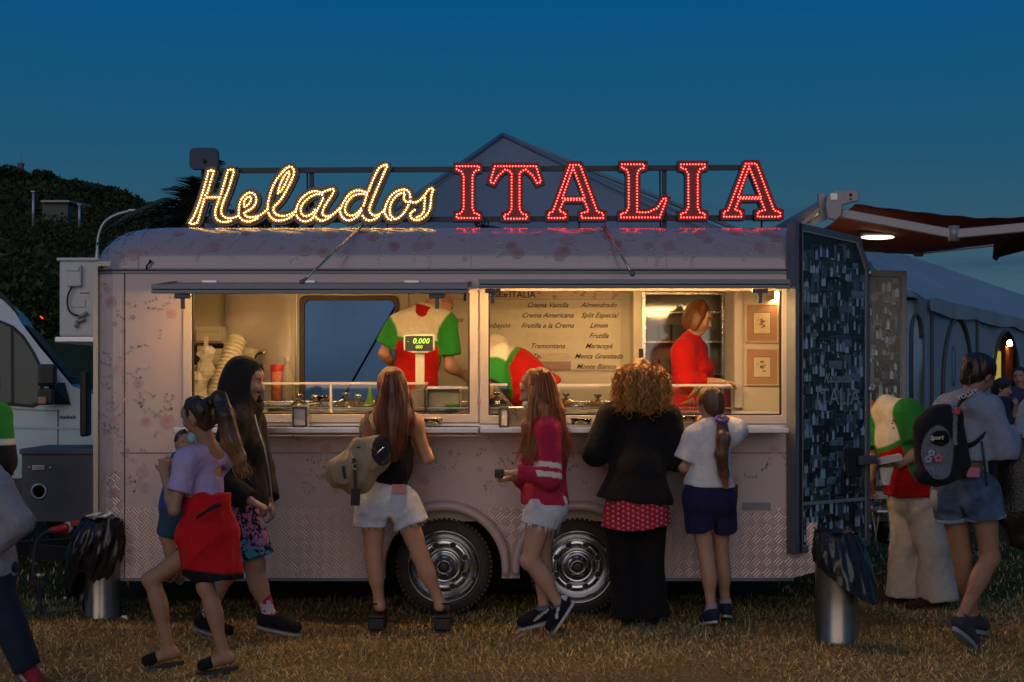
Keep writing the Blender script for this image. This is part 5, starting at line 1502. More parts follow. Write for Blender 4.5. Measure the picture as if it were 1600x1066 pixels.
d = (B - A); n = 15
for k in range(n):
    M = Matrix.Translation(A + d * k / n) @ d.to_track_quat('Z', 'Y').to_matrix().to_4x4()
    m = MB(); h = d.length / n; m.lathe([(.058, 0), (.068, h * .72), (.076, h * .74), (.077, h * .95), (.068, h * .97)], (0, 0, 0), 'z', 24, cap1=(k == n - 1)); m.xf(M); m.build("cup", cupm, t)
m = MB(); m.lathe([(.066, 0), (.045, .03), (0, .035)], (0, 0, 0), 'z', 24); m.xf(Matrix.Translation(B - d.normalized() * .003) @ d.to_track_quat('Z', 'Y').to_matrix().to_4x4()); m.build("top_cup", cupm, t)
c = Vector((PX(431, 1.55), 1.60, 1.40)); zt = PZ(569, 1.6)
t = thing("red_cup", "red lidded cup with a printed band beside the bottle", "cup", tuple(c))
m = MB(); m.lathe([(.044, 0), (.050, zt - 1.40 - .05), (0, zt - 1.40 - .05)], c, 'z', 20, cap0=True); m.build("cup_body", mat("cup_print", (.55, .16, .10), .5, var=.5, vscale=30), t)
m = MB(); m.lathe([(.052, 0), (.054, .05), (0, .052)], c + Vector((0, 0, zt - 1.40 - .055)), 'z', 20); m.build("lid", mat("cup_red", (.55, .03, .015), .4), t)
c = Vector((PX(449, 1.6), 1.60, 1.40)); h = PZ(557, 1.6) - 1.40
t = thing("bottle", "clear plastic squeeze bottle with a tapering neck before the steel panel", "bottle", tuple(c))
m = MB(); m.lathe([(.050, 0), (.052, h * .5), (.046, h * .62), (.018, h * .82), (.014, h * .97)], c, 'z', 20, cap0=True); m.build("bottle_body", mat("frosted_plastic", (.55, .52, .44), .25, alpha=.65), t)
m = MB(); m.lathe([(.018, h * .9), (.020, h), (0, h)], c, 'z', 16); m.build("cap", cb, t)
t = thing("tap", "dark curved tap above the hooded man's head", "tap", tuple(P(405, 560, 1.5)))
m = MB(); m.tube(smooth_path([P(399, 585, 1.5), P(399, 562, 1.5), P(403, 553, 1.5), P(412, 551, 1.5)], 5), .009, 8); m.build("spout", mat("tap_dark", (.05, .04, .035), .35, .5), t)
m = MB(); m.ball(P(412, 551, 1.5), .012); m.build("nozzle", steel, t)

# ---- menu board
MY = IB - .02
mx0, mx1, mz0, mz1 = PX(690, MY), PX(970, MY), PZ(578, MY), PZ(452, MY)
t = thing("menu_board", "cream menu board listing flavours under a floral heading strip", "menu board", ((mx0 + mx1) / 2, MY, mz0))
m = MB(); m.box(mx0, mx1, MY, MY + .012, mz0, mz1); m.build("board", mat("menu_cream", (.66, .60, .47), .5, var=.05), t)
m = MB(); zh = PZ(468, MY); m.box(mx0 + .004, mx1 - .004, MY - .003, MY - .0005, zh, mz1 - .004); m.build("heading_strip", mat("menu_pink", (.62, .48, .42), .5, var=.1), t)
ink_m = mat("menu_ink", (.06, .035, .03), .7)
m = MB(); m.box(mx0, mx1, MY - .0045, MY - .0035, zh - .003, zh); m.box(PX(735, MY), PX(892, MY), MY - .004, MY - .0005, PZ(578, MY), PZ(565, MY)); m.build("line", mat("menu_line", (.35, .22, .2), .6), t)
m = MB(); lines = [("Crema Vainilla", 855, 477), ("Crema Americana", 855, 493), ("Frutilla a la Crema", 855, 509), ("Tramontana", 855, 541), ("Tentación", 853, 557),
    ("Almendrado", 935, 477), ("Split Especial", 936, 493), ("Limon", 935, 509), ("Frutilla", 935, 525), ("Maracuyá", 935, 541), ("Menta Granizada", 935, 557), ("Monte Bianco", 931, 573),
    ("Sambayón", 774, 509), ("Chocolate", 700, 500)]
for s, px, py in lines: put_text(m, s, wallM(PX(px, MY), MY - .0055, PZ(py, MY)), .056, shear=.45, bold=.0004)
put_text(m, "ITALIA", wallM(PX(816, MY), MY - .0055, PZ(461, MY)), .072, bold=.001)
put_script(m, wallM(PX(771, MY), MY - .0055, PZ(460, MY)), .22, r=.0035)
m.build("lettering", ink_m, t, fixn=False)
m = MB()
for (a, b, y0, y1) in ((742, 800, 472, 483), (742, 798, 488, 497), (822, 893, 520, 529), (845, 890, 552, 561)):
    m.add([(PX(a, MY), MY - .007, PZ(y1, MY)), (PX(b, MY), MY - .007, PZ(y1, MY)), (PX(b, MY), MY - .006, PZ(y0, MY)), (PX(a, MY), MY - .012, PZ(y0, MY))], [(0, 1, 2, 3)])
m.build("paper_patch", mat("patch_cream", (.64, .58, .45), .7), t)
m = MB(); q = random.Random(2)
for k in range(26):
    px, py = q.choice(((q.uniform(830, 965), q.uniform(455, 465)), (q.uniform(740, 890), q.uniform(567, 576)))); c = P(px, py, MY)
    for j in range(4):
        a = q.uniform(0, 6.3); s = q.uniform(.008, .018); m.add([Vector((c.x + s * .8 * math.cos(a) + s * .7 * math.cos(a + b_), MY - .0048 - j * .0002, c.z + s * .5 * math.sin(a) + s * .6 * math.sin(a + b_))) for b_ in (0, 1.2, 2.4, 3.6, 4.8)], [(0, 1, 2, 3, 4)], c=q.choice(((.42, .22, .20), (.50, .30, .28), (.30, .30, .22))))
m.build("flower_print", mat("printed_flowers"), t, fixn=False)

# ---- upright fridge with steel frame and glass door
FY = 1.60
fx0, fx1 = PX(990, FY), PX(1152, FY)
t = thing("glass_fridge", "tall upright fridge with reflective glass door behind the woman in red", "fridge", ((fx0 + fx1) / 2, FY, .62))
fz0, fz1 = .62, 2.27
gx0, gx1 = PX(1009, FY), PX(1128, FY)
m = MB(); m.prism([rect(fx0, fx1, fz0, fz1)[::-1], rect(gx0 - .03, gx1 + .02, fz0 + .1, fz1 - .03)], wallM(0, FY, 0), .31); m.build("cabinet", mat("fridge_cream", (.60, .54, .42), .4), t)
m = MB(); m.prism([rect(gx0 - .03, gx1 + .02, fz0 + .1, fz1 - .03)[::-1], rect(gx0, gx1, fz0 + .14, fz1 - .05)], wallM(0, FY - .012, 0), .05); m.build("door_frame", steel, t, bevel=.003)
m = MB(); m.box(gx0, gx1, FY + .28, FY + .30, fz0 + .1, fz1); m.build("inner_back", mat("fridge_back", (.50, .50, .48), .5), t)
for z in (1.35, 1.6, 1.85, 2.08): m = MB(); m.box(gx0, gx1, FY + .03, FY + .28, z, z + .012); m.build("shelf", steel, t)
m = MB(); m.box(gx0, gx1, FY + .0, FY + .006, fz0 + .14, fz1 - .05); m.build("glass_pane", glass("fridge_glass", (.88, .88, .86), .06, .08), t)
q = random.Random(6)
for z in (1.362, 1.612, 1.862):
    for k in range(5):
        x = gx0 + .06 + k * .1; h = q.uniform(.06, .15)
        b = thing("fridge_tub", "frosted tub on the %s fridge shelf, %s from the left" % ({1.362: "lowest", 1.612: "middle", 1.862: "upper"}[z], ("first", "second", "third", "fourth", "fifth")[k]), "tub", (x, FY + .15, z), "tubs on the fridge shelves")
        m = MB(); m.cbox(x - .042, x + .042, FY + .10, FY + .22, z, z + h, b=.006); m.build("tub_body", mat("fridge_tub", (.30, .33, .36), .4), b)
        m = MB(); m.cbox(x - .045, x + .045, FY + .097, FY + .223, z + h, z + h + .008, b=.003); m.build("lid", cb, b)
m = MB(); m.cbox(PX(998, FY), PX(1005, FY), FY - .02, FY, PZ(565, FY), PZ(545, FY), b=.003); m.build("handle", rubber, t)
# cream column right of the fridge and the two framed flower prints
CYY = .95
t = thing("wall_panel", "cream wall panel carrying the two framed flower prints", "panel", (PX(1192, CYY), CYY, .62))
m = MB(); m.cbox(PX(1160, CYY), PX(1222, CYY) + .12, CYY, CYY + .03, .62, 2.30, b=.004); m.build("panel_face", cream, t)
m = MB(); m.cbox(PX(1147, CYY), PX(1160, CYY), CYY - .02, CYY + .04, 1.36, 2.30, b=.004); m.build("pilaster", white_al, t)
for py0, py1, lb in ((475, 536, "upper framed flower print with a red bloom"), (545, 603, "lower framed flower print with pale blooms")):
    a, b = PX(1165, CYY), PX(1216, CYY); c0, c1 = PZ(py1, CYY), PZ(py0, CYY)
    t = thing("framed_picture", lb, "picture", ((a + b) / 2, CYY, c0), "framed flower prints")
    m = MB(); m.prism([rect(a, b, c0, c1)[::-1], rect(a + .010, b - .010, c0 + .010, c1 - .010)], wallM(0, CYY - .02, 0), .018); m.build("frame", mat("frame_cream", (.60, .46, .32), .5), t, bevel=.002)
    m = MB(); m.box(a + .009, b - .009, CYY - .012, CYY - .003, c0 + .009, c1 - .009); m.build("mount", mat("mount_tan", (.42, .24, .14), .7), t)
    ia, ib, ic, id_ = PX(1177, CYY), PX(1203, CYY), c0 + (c1 - c0) * .24, c0 + (c1 - c0) * .77
    m = MB(); m.box(ia - .004, ib + .004, CYY - .0135, CYY - .0125, ic - .004, id_ + .004); m.build("inner_line", mat("frame_line", (.10, .05, .03), .6), t)
    m = MB(); m.box(ia, ib, CYY - .0150, CYY - .0140, ic, id_); m.build("print", mat("print_paper", (.66, .56, .38), .8), t)
    m = MB(); q = random.Random(int(py0)); cx_, cz = (ia + ib) / 2, (ic + id_) / 2
    for k in range(16):
        an = q.uniform(0, 6.3); rr_ = q.uniform(0, .036); u, v = cx_ + rr_ * math.cos(an), cz + rr_ * 1.2 * math.sin(an); s = q.uniform(.006, .012)
        col = q.choice([(.45, .08, .04), (.08, .07, .03), (.10, .10, .04), (.30, .12, .06)] if py0 < 500 else [(.30, .20, .14), (.10, .10, .04), (.08, .06, .03), (.40, .25, .2)])
        m.add([Vector((u + s * math.cos(w), CYY - .0155 - k * .0001, v + s * .7 * math.sin(w + .4))) for w in np.linspace(0, 6.28, 7)[:-1]], [(0, 1, 2, 3, 4, 5)], c=col)
    m.build("flower", mat("printed_flowers"), t, fixn=False)
# ================================================================ THINGS AROUND THE TRAILER
# ---- white van on the left, seen from its right side
VY = 2.6; VTH = R(15); VA = Vector((PX(60, VY), VY, 0)); VU = Vector((math.cos(VTH), math.sin(VTH), 0)); VN = Vector((-math.sin(VTH), math.cos(VTH), 0))
VM = Matrix(((VU.x, VN.x, 0, VA.x), (VU.y, VN.y, 0, VA.y), (0, 0, 1, 0), (0, 0, 0, 1)))
def vp2(px, py, off=0.):
    """(s, z) on the van's side plane (off metres inside it) seen at a photo position"""
    o = Vector((0, -DCAM, HCAM)); d = Vector(((px - CX) / FPX, 1, -(py - HY) / FPX)); A = VA + VN * off
    k = (A - o).dot(VN) / d.dot(VN); q = o + d * k; return (q - A).dot(VU), q.z
t = thing("white_van", "white panel van parked behind the left end of the trailer", "van", tuple(VA))
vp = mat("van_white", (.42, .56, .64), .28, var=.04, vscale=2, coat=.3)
side = [(-420, 520), (-80, 440), (0, 466), (20, 484), (33, 506), (60, 541), (113, 604), (150, 618), (205, 640), (228, 670), (232, 720), (230, 780), (206, 790), (184, 790), (170, 762), (140, 748), (110, 762), (98, 790), (-420, 830)]
sidep = [vp2(x, y) for x, y in side]
def inset(z): return .02 + .13 * max(0, min(1, (z - 1.2) / 1.3)) ** 1.2
VW = 1.95
m = MB(); n = len(sidep)
tr = tessellate_polygon([[Vector((x, z, 0)) for x, z in sidep]])
A = [Vector((x, inset(z), z)) for x, z in sidep]; B = [Vector((x, VW - inset(z), z)) for x, z in sidep]
m.add(A, [tuple(q) for q in tr]); m.add(B, [tuple(q[::-1]) for q in tr])
m.add(A + B, [(i, (i + 1) % n, n + (i + 1) % n, n + i) for i in range(n)])
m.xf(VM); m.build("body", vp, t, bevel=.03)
def vpoly(pts, off, name, mt, par=t, th=.012):
    q = [vp2(x, y, .05) for x, y in pts]; m = MB(); n = len(q)
    tr = tessellate_polygon([[Vector((x, z, 0)) for x, z in q]])
    A = [Vector((x, inset(z) - off, z)) for x, z in q]; B = [Vector((x, inset(z) - off + th, z)) for x, z in q]
    m.add(A, [tuple(a) for a in tr]); m.add(A + B, [(i, (i + 1) % n, n + (i + 1) % n, n + i) for i in range(n)]); m.xf(VM)
    return m.build(name, mt, par)
win = [(-60, 490), (0, 504), (18, 513), (34, 528), (50, 552), (63, 580), (63, 625), (50, 632), (18, 629), (-60, 625)]
w = vpoly([(x + dx, y + dy) for (x, y), (dx, dy) in zip(win, [(-2, -4), (0, -4), (3, -4), (4, -3), (4, -2), (5, -1), (5, 4), (2, 5), (0, 5), (-2, 5)])], .004, "window_seal", rubber)
vpoly(win, .007, "cabin_dark", mat("cabin_dark", (.015, .03, .028), .5), w, .004)
vpoly(win, .012, "side_window", glass("van_side_glass", (.8, .9, .9), -.01, .04), w, .003)
vpoly([(16, 511), (21, 515), (23, 630), (18, 630)], .016, "window_divider", rubber, w)
(xa, za), (xb, zb) = vp2(35, 508, .05), vp2(111, 601, .05)
for nm, mt_, g, ee in (("windscreen_seal", rubber, .05, .006), ("windscreen", mat("windscreen_blue", (.03, .07, .09), .15, spec=.5), .08, .012)):
    e = Vector((ee, 0, ee)); m = MB()
    m.add([Vector((xa, inset(za) + g, za)) + e, Vector((xb, inset(zb) + g, zb)) + e, Vector((xb, VW - inset(zb) - g, zb)) + e, Vector((xa, VW - inset(za) - g, za)) + e], [(0, 1, 2, 3)]); m.xf(VM)
    m.build(nm, mt_, t, fixn=False)
m = MB(); m.tube([VM @ Vector((xb - .05, .25, zb + .06)), VM @ Vector((xb + .03, .5, zb + .05)), VM @ Vector((xb + .04, .9, zb + .06))], .008, 6); m.build("wiper", rubber, t)
vpoly([(-20, 440), (8, 462), (30, 492), (28, 494), (4, 467), (-22, 447)], .004, "roof_seam", rubber)
vpoly([(90, 640), (91.5, 640), (91.5, 742), (90, 742)], .003, "door_gap", rubber)
vpoly([(-60, 634), (90, 641), (90, 643), (-60, 636)], .003, "belt_crease", mat("crease_grey", (.30, .33, .35), .4))
vpoly([(-60, 664), (132, 668), (132, 671), (-60, 668)], .006, "side_moulding", vp)
vpoly([(-60, 735), (22, 738), (22, 742), (-60, 741)], .006, "sill_strip", rubber)
vpoly([(-420, 760), (96, 745), (96, 790), (-420, 826)], .008, "lower_cladding", mat("cladding_grey", (.05, .055, .06), .6))
for k, px in enumerate((94, 99, 104, 109, 114)): vpoly([(px, 654), (px + 4, 654), (px + 4, 649.5 + k % 2), (px, 649.5 + k % 2)], .006, "badge_letter", mat("badge_blue", (.03, .06, .22), .4))
# mirror
def vbox(x0, x1, y0, y1, o0, o1, b, name, mt, par):
    (a, zt), (c, zb_) = vp2(x0, y0, o0), vp2(x1, y1, o0); m = MB(); m.cbox(a, c, o0, o1, zb_, zt, b=b); m.xf(VM); return m.build(name, mt, par)
mk = mat("mirror_black", (.012, .013, .015), .45)
mr = vbox(58, 88, 569, 604, -.30, -.12, .03, "mirror_housing", mk, t)
vbox(58, 84, 607, 633, -.28, -.14, .02, "lower_mirror", mk, mr)
(a, z1), (c, z2) = vp2(78, 598), vp2(110, 632)
m = MB(); m.add([Vector((a, -.2, z1)), Vector((a + .12, .0, z1)), Vector((c, .0, z2)), Vector((a, -.16, z2)), Vector((a, -.1, z1)), Vector((a + .12, .1, z1)), Vector((c, .1, z2)), Vector((a, -.06, z2))], [(0, 1, 2, 3), (4, 7, 6, 5), (0, 4, 5, 1), (1, 5, 6, 2), (2, 6, 7, 3), (3, 7, 4, 0)]); m.xf(VM); m.build("mirror_bracket", mk, mr)
vbox(59, 72, 620, 631, -.30, -.27, .006, "indicator", mat("indicator_amber", (.45, .22, .14), .3), mr)
for px in (140, -330):
    sx, _ = vp2(px, 760); m = MB(); m.lathe([(0, -.22), (.2, -.22), (.22, -.05), (.31, -.05), (.34, .0), (.34, .2)], (sx, .12, .34), 'y', 36); m.xf(VM); m.build("wheel", tyre_m, t)
# black edge of a second mirror that shows beside the trailer corner
m = MB(); m.cbox(PX(130, .9), PX(141, .9), .8, .95, PZ(682, .9), PZ(580, .9), b=.03); o = m.build("rubber_bumper_post", MATS["mirror_black"])
props(o, "black rounded vertical rubber bumper beside the trailer's left corner", "bumper")

# ---- waste bins
bag_m = mat("bin_bag_black", (.016, .015, .018), .24, var=.3, vscale=8, bump=.3, bscale=10)
bin_m = mat("bin_steel", (.30, .27, .24), .3, .9, var=.15, vscale=10)
def bag_sheet(m, c, r0, ztop, drop, bulge, seed, lean=(0, 0), n=90, rows=22, flare=None):
    q = np.random.default_rng(seed); V = []
    ph = q.uniform(0, 6.3, 6)
    for i in range(rows + 1):
        s = i / rows
        for j in range(n):
            a = 2 * math.pi * j / n
            w = sum(math.sin(a * k + ph[k - 1] + s * (1.5 if k % 2 else -1.1)) / k for k in (2, 3, 5)) * .11
            w -= .16 * abs(math.sin(a * 4.5 + ph[4] + 1.6 * math.sin(s * 3 + a))) * (.3 + s) + .10 * abs(math.sin(a * 9.5 + ph[5] - 2 * s)) + .05 * abs(math.sin(a * 17 + 5 * s + ph[3]))
            d = drop * (1 + .22 * math.sin(a + ph[0]) + .10 * math.sin(3 * a + ph[1]))
            if flare: d = drop * flare(a)[0]
            r = r0 * (1 + bulge * math.sin(math.pi * min(1, s * .9 + .08)) * (1 + w * 2.2) + w * .35)
            if flare: r *= 1 + flare(a)[1] * s
            V.append(Vector((c[0] + r * math.cos(a) + lean[0] * s, c[1] + r * math.sin(a) + lean[1] * s, ztop - d * s + (.012 * math.sin(a * 5 + ph[2]) if i == 0 else 0))))
    F = [(i * n + j, i * n + (j + 1) % n, (i + 1) * n + (j + 1) % n, (i + 1) * n + j) for i in range(rows) for j in range(n)]
    m.add(V, F, smooth=True)
def wbin(px, pyb, Y, r, h, lb, seed, drop, bulge, lean, flare=None):
    Y = GY(pyb); x = PX(px, Y)
    t = thing("waste_bin", lb, "waste bin", (x, Y, 0))
    m = MB(); m.lathe([(r, .0), (r, .012), (r * .985, .016), (r * .985, h - .01), (r * 1.02, h), (r * .96, h), (r * .95, .05), (0, .05)], (x, Y, 0), 'z', 48); m.build("steel_body", bin_m, t)
    m = MB(); bag_sheet(m, (x, Y), r * 1.05, h + .025, drop, bulge, seed, lean, flare=flare); m.build("bin_bag", bag_m, t)
    m = MB(); n = 24
    V = [Vector((x + r * (1.05 - .25 * i) * math.cos(2 * math.pi * j / n), Y + r * (1.05 - .25 * i) * math.sin(2 * math.pi * j / n), h + .03 - .05 * i + random.Random(i * 31 + j + seed).uniform(-.012, .02))) for i in range(4) for j in range(n)]
    m.add(V, [(i * n + j, i * n + (j + 1) % n, (i + 1) * n + (j + 1) % n, (i + 1) * n + j) for i in range(3) for j in range(n)], smooth=True); m.build("bag_mouth", bag_m, t)
    return t, x, Y, h
tb, x, Y, h = wbin(160, 964, 0, .115, .62, "round steel waste bin with a black bag by the trailer's left corner", 4, .48, .85, (-.10, -.03))
m = MB(); q = random.Random(1)
for k in range(4):
    a = len(m.v); m.add([(-.05, -.03, 0), (.05, -.035, .01), (.045, .03, .02), (-.04, .035, 0)], [(0, 1, 2, 3)]); m.xf(Matrix.Translation((x + q.uniform(-.05, .08), Y - .05, h + .03 + k * .008)) @ Matrix.Rotation(q.uniform(-1, 1), 4, 'Z') @ Matrix.Rotation(q.uniform(-.4, .4), 4, 'Y'), a)
m.build("thrown_napkins", mat("white_paper"), tb)
def fl_(a):   # bag swells and hangs low on the right-hand side
    c = .5 + .5 * math.cos(a + .45); return (.60 + .85 * c ** 1.5, .30 + .50 * c ** 1.2)
wbin(1307, 1002, 0, .127, .63, "tall steel waste bin with a drooping black bag in front of the photo door", 12, .29, .14, (.02, -.02), fl_)

# ---- red awning reaching away from the trailer roof at the right
t = thing("red_awning", "red fabric folding-arm awning with grey arms at the upper right", "awning", tuple(P(1315, 320, .35)))
aw = mat("awning_grey", (.27, .27, .30), .42, .3, var=.08)
red_f = mat("awning_red", (.085, .006, .011), .85, var=.12, vscale=3, bump=.3, bscale=5)
YA, YB = .35, 2.35
def end_box(Y):
    m = MB(); q = [(1293, 342), (1289, 322), (1292, 306), (1302, 299), (1338, 297), (1342, 302), (1342, 314), (1326, 318), (1316, 322), (1315, 336), (1305, 345)]
    m.prism([[(PX(x, YA), PZ(y, YA)) for x, y in q]], wallM(0, Y, 0), .06); return m.build("end_bracket", aw, t, bevel=.008)
e1 = end_box(YA - .02); end_box(YB)
m = MB(); m.prism([rrect(PX(1296, YA), PX(1307, YA), PZ(313, YA), PZ(303, YA), .008)], wallM(0, YA - .028, 0), .008); m.build("cap_plate", mat("alu_plate", (.5, .5, .52), .3, .6), e1)
m = MB(); m.lathe([(0, .01), (.009, .01), (.011, 0)], (PX(1328, YA), YA - .02, PZ(305, YA)), 'y', 12); m.lathe([(0, .008), (.006, .008), (.008, 0)], (PX(1328, YA), YA - .02, PZ(312, YA)), 'y', 12); m.build("bolt_hole", rubber, e1)
m = MB(); c = P(1306, 313, YA); m.tube([(c.x, YA + .04, c.z), (c.x, YB, c.z)], .055, 16); m.build("roller_case", aw, t)
def arm(pts, Y0, Y1, w, n0):
    q = [P(x, y, Y0 + (Y1 - Y0) * i / (len(pts) - 1)) for i, (x, y) in enumerate(pts)]
    m = MB()
    for a, b in zip(q, q[1:]): m.bar(a, b, w * .8, w)
    o = m.build("folding_arm", aw, t, bevel=.006)
    for p in q[1:-1]:
        m = MB(); m.tube([p + Vector((0, 0, -w * .75)), p + Vector((0, 0, w * .9))], w * .62, 14); m.build("elbow_joint", aw, o)
arm([(1306, 332), (1490, 366), (1640, 352)], YA + .06, YA - .35, .062, 0)
arm([(1330, 386), (1435, 392), (1556, 379)], YB - .1, YB + .1, .062, 1)
for Y, a, b in ((YA + .1, (1268, 352), (1296, 330)), (YB, (1300, 372), (1325, 352))):
    m = MB(); m.bar(P(*a, Y), P(*b, Y), .03); m.bar(P(a[0] - 14, a[1] - 2, Y), P(b[0] - 4, b[1] - 14, Y), .022); m.bar(P(b[0] - 14, 303, Y), P(b[0] - 10, 345, Y), .04); m.build("roof_bracket", aw, t)
def fab(U, W):
    Y = YA + .03 + (YB - YA - .06) * W
    x0 = PX(1338, YA); x1 = PX(1660, YA); x = x0 + (x1 - x0) * U
    z = PZ(318, YA) - (PZ(318, YA) - PZ(338, YA)) * np.minimum(U * 1.6, 1) * .9 - .055 * np.sin(np.pi * U) * (.35 + .9 * W) - .05 * np.sin(np.pi * W) - .03 * W + .003 * np.sin(U * 40 + W * 3)
    return np.stack([x, Y, z], -1)
m = MB(); addsheet(m, fab, 50, 20); o = m.build("fabric", red_f, t); s_ = o.modifiers.new("thickness", 'SOLIDIFY'); s_.thickness = .003
# hanging corner of fabric with a torn edge
m = MB(); q = [P(1551, 404, YB), P(1553, 380, YB - .3), P(1572, 372, YB - .5), P(1660, 352, YB - .6), P(1660, 382, YB), P(1600, 392, YB), P(1562, 402, YB), P(1557, 408, YB)]
m.add(q + [p + Vector((0, .006, 0)) for p in q], [list(range(8)), list(range(8, 16))[::-1]] + [(i, (i + 1) % 8, 8 + (i + 1) % 8, 8 + i) for i in range(8)]); m.build("valance", red_f, t)
m = MB(); m.tube([P(1640, 352, YA - .35), P(1640, 372, YB)], .04, 10); m.build("front_bar", aw, t)
# lamp under the awning
t = thing("flood_lamp", "black oval lamp lit under the red awning above the photo doors", "lamp", tuple(P(1374, 368, 1.2)))
c = P(1374, 364, 1.2)
m = MB(); m.ball(c, 1, 20, 10, (.17, .11, .042)); m.build("lamp_housing", rubber, t)
m = MB(); m.ball(c + Vector((-.02, -.03, -.036)), 1, 18, 8, (.125, .07, .016)); m.build("lamp_glass", mat("lamp_glass", (1, .9, .7), .3, var=0, emit=(1, .86, .62), estr=3), t)
m = MB(); m.bar(c + Vector((0, 0, .03)), c + Vector((-.02, 0, .12)), .03); m.build("lamp_bracket", rubber, t)
# warm worklight fixed inside the rear opening (lights the man bending there)
t = thing("rear_worklight", "warm bulkhead lamp above the open rear of the trailer, behind the photo door", "lamp", (XR + .03, .95, 2.18))
m = MB(); m.cbox(XR - .01, XR + .03, .80, 1.10, 2.14, 2.24, b=.01); m.build("lamp_base", white_al, t)
m = MB(); m.cbox(XR + .03, XR + .06, .83, 1.07, 2.15, 2.23, b=.01); m.build("lamp_diffuser", mat("work_led", (1, .8, .5), .5, var=0, emit=(1, .58, .22), estr=50), t)
# bag and frame behind the doors
m = MB(); Y = 2.0
t = thing("folding_chair", "thin-legged folding chair with a dark bag behind the second photo door", "chair", tuple(P(1380, 860, Y)))
for a, b in (((1362, 790), (1372, 865)), ((1376, 790), (1366, 850)), ((1385, 800), (1398, 840)), ((1398, 800), (1388, 845))):
    m = MB(); m.tube([P(*a, Y), P(*b, Y)], .008, 6); m.build("leg", galv, t)
m = MB(); m.cbox(PX(1362, Y), PX(1398, Y), Y - .15, Y + .15, PZ(800, Y), PZ(795, Y), b=.01); m.build("seat", alu, t)
t = thing("dark_bag", "dark bag on the grass behind the bending man's legs", "bag", tuple(P(1385, 850, 2.3)))
m = MB(); m.ball(P(1384, 822, 2.3), 1, 18, 12, (.12, .12, .15)); m.build("bag_body", bag_m, t)
m = MB(); m.tube(smooth_path([P(1376, 800, 2.3), P(1380, 788, 2.3), P(1390, 790, 2.3), P(1392, 802, 2.3)], 4), .008, 6); m.build("bag_handle", bag_m, t)
# litter on the grass
for i, (px, py) in enumerate(((102, 943), (195, 973), (62, 905))):
    Y = GY(py); c = Vector((PX(px, Y), Y, .02)); q = random.Random(i)
    V = [c + Vector((q.uniform(-.03, .03), q.uniform(-.02, .02), q.uniform(0, .03))) for _ in range(8)]
    bm = bmesh.new(); [bm.verts.new(v) for v in V]; bmesh.ops.convex_hull(bm, input=bm.verts); m = MB(); m.addbm(bm)
    o = m.build("crumpled_napkin", mat("white_paper")); props(o, ("crumpled white paper on dark grass left of the left bin", "small white scrap on dry grass right of the left bin", "tiny pale scrap on the dark grass beside the purple cable")[i], "litter")
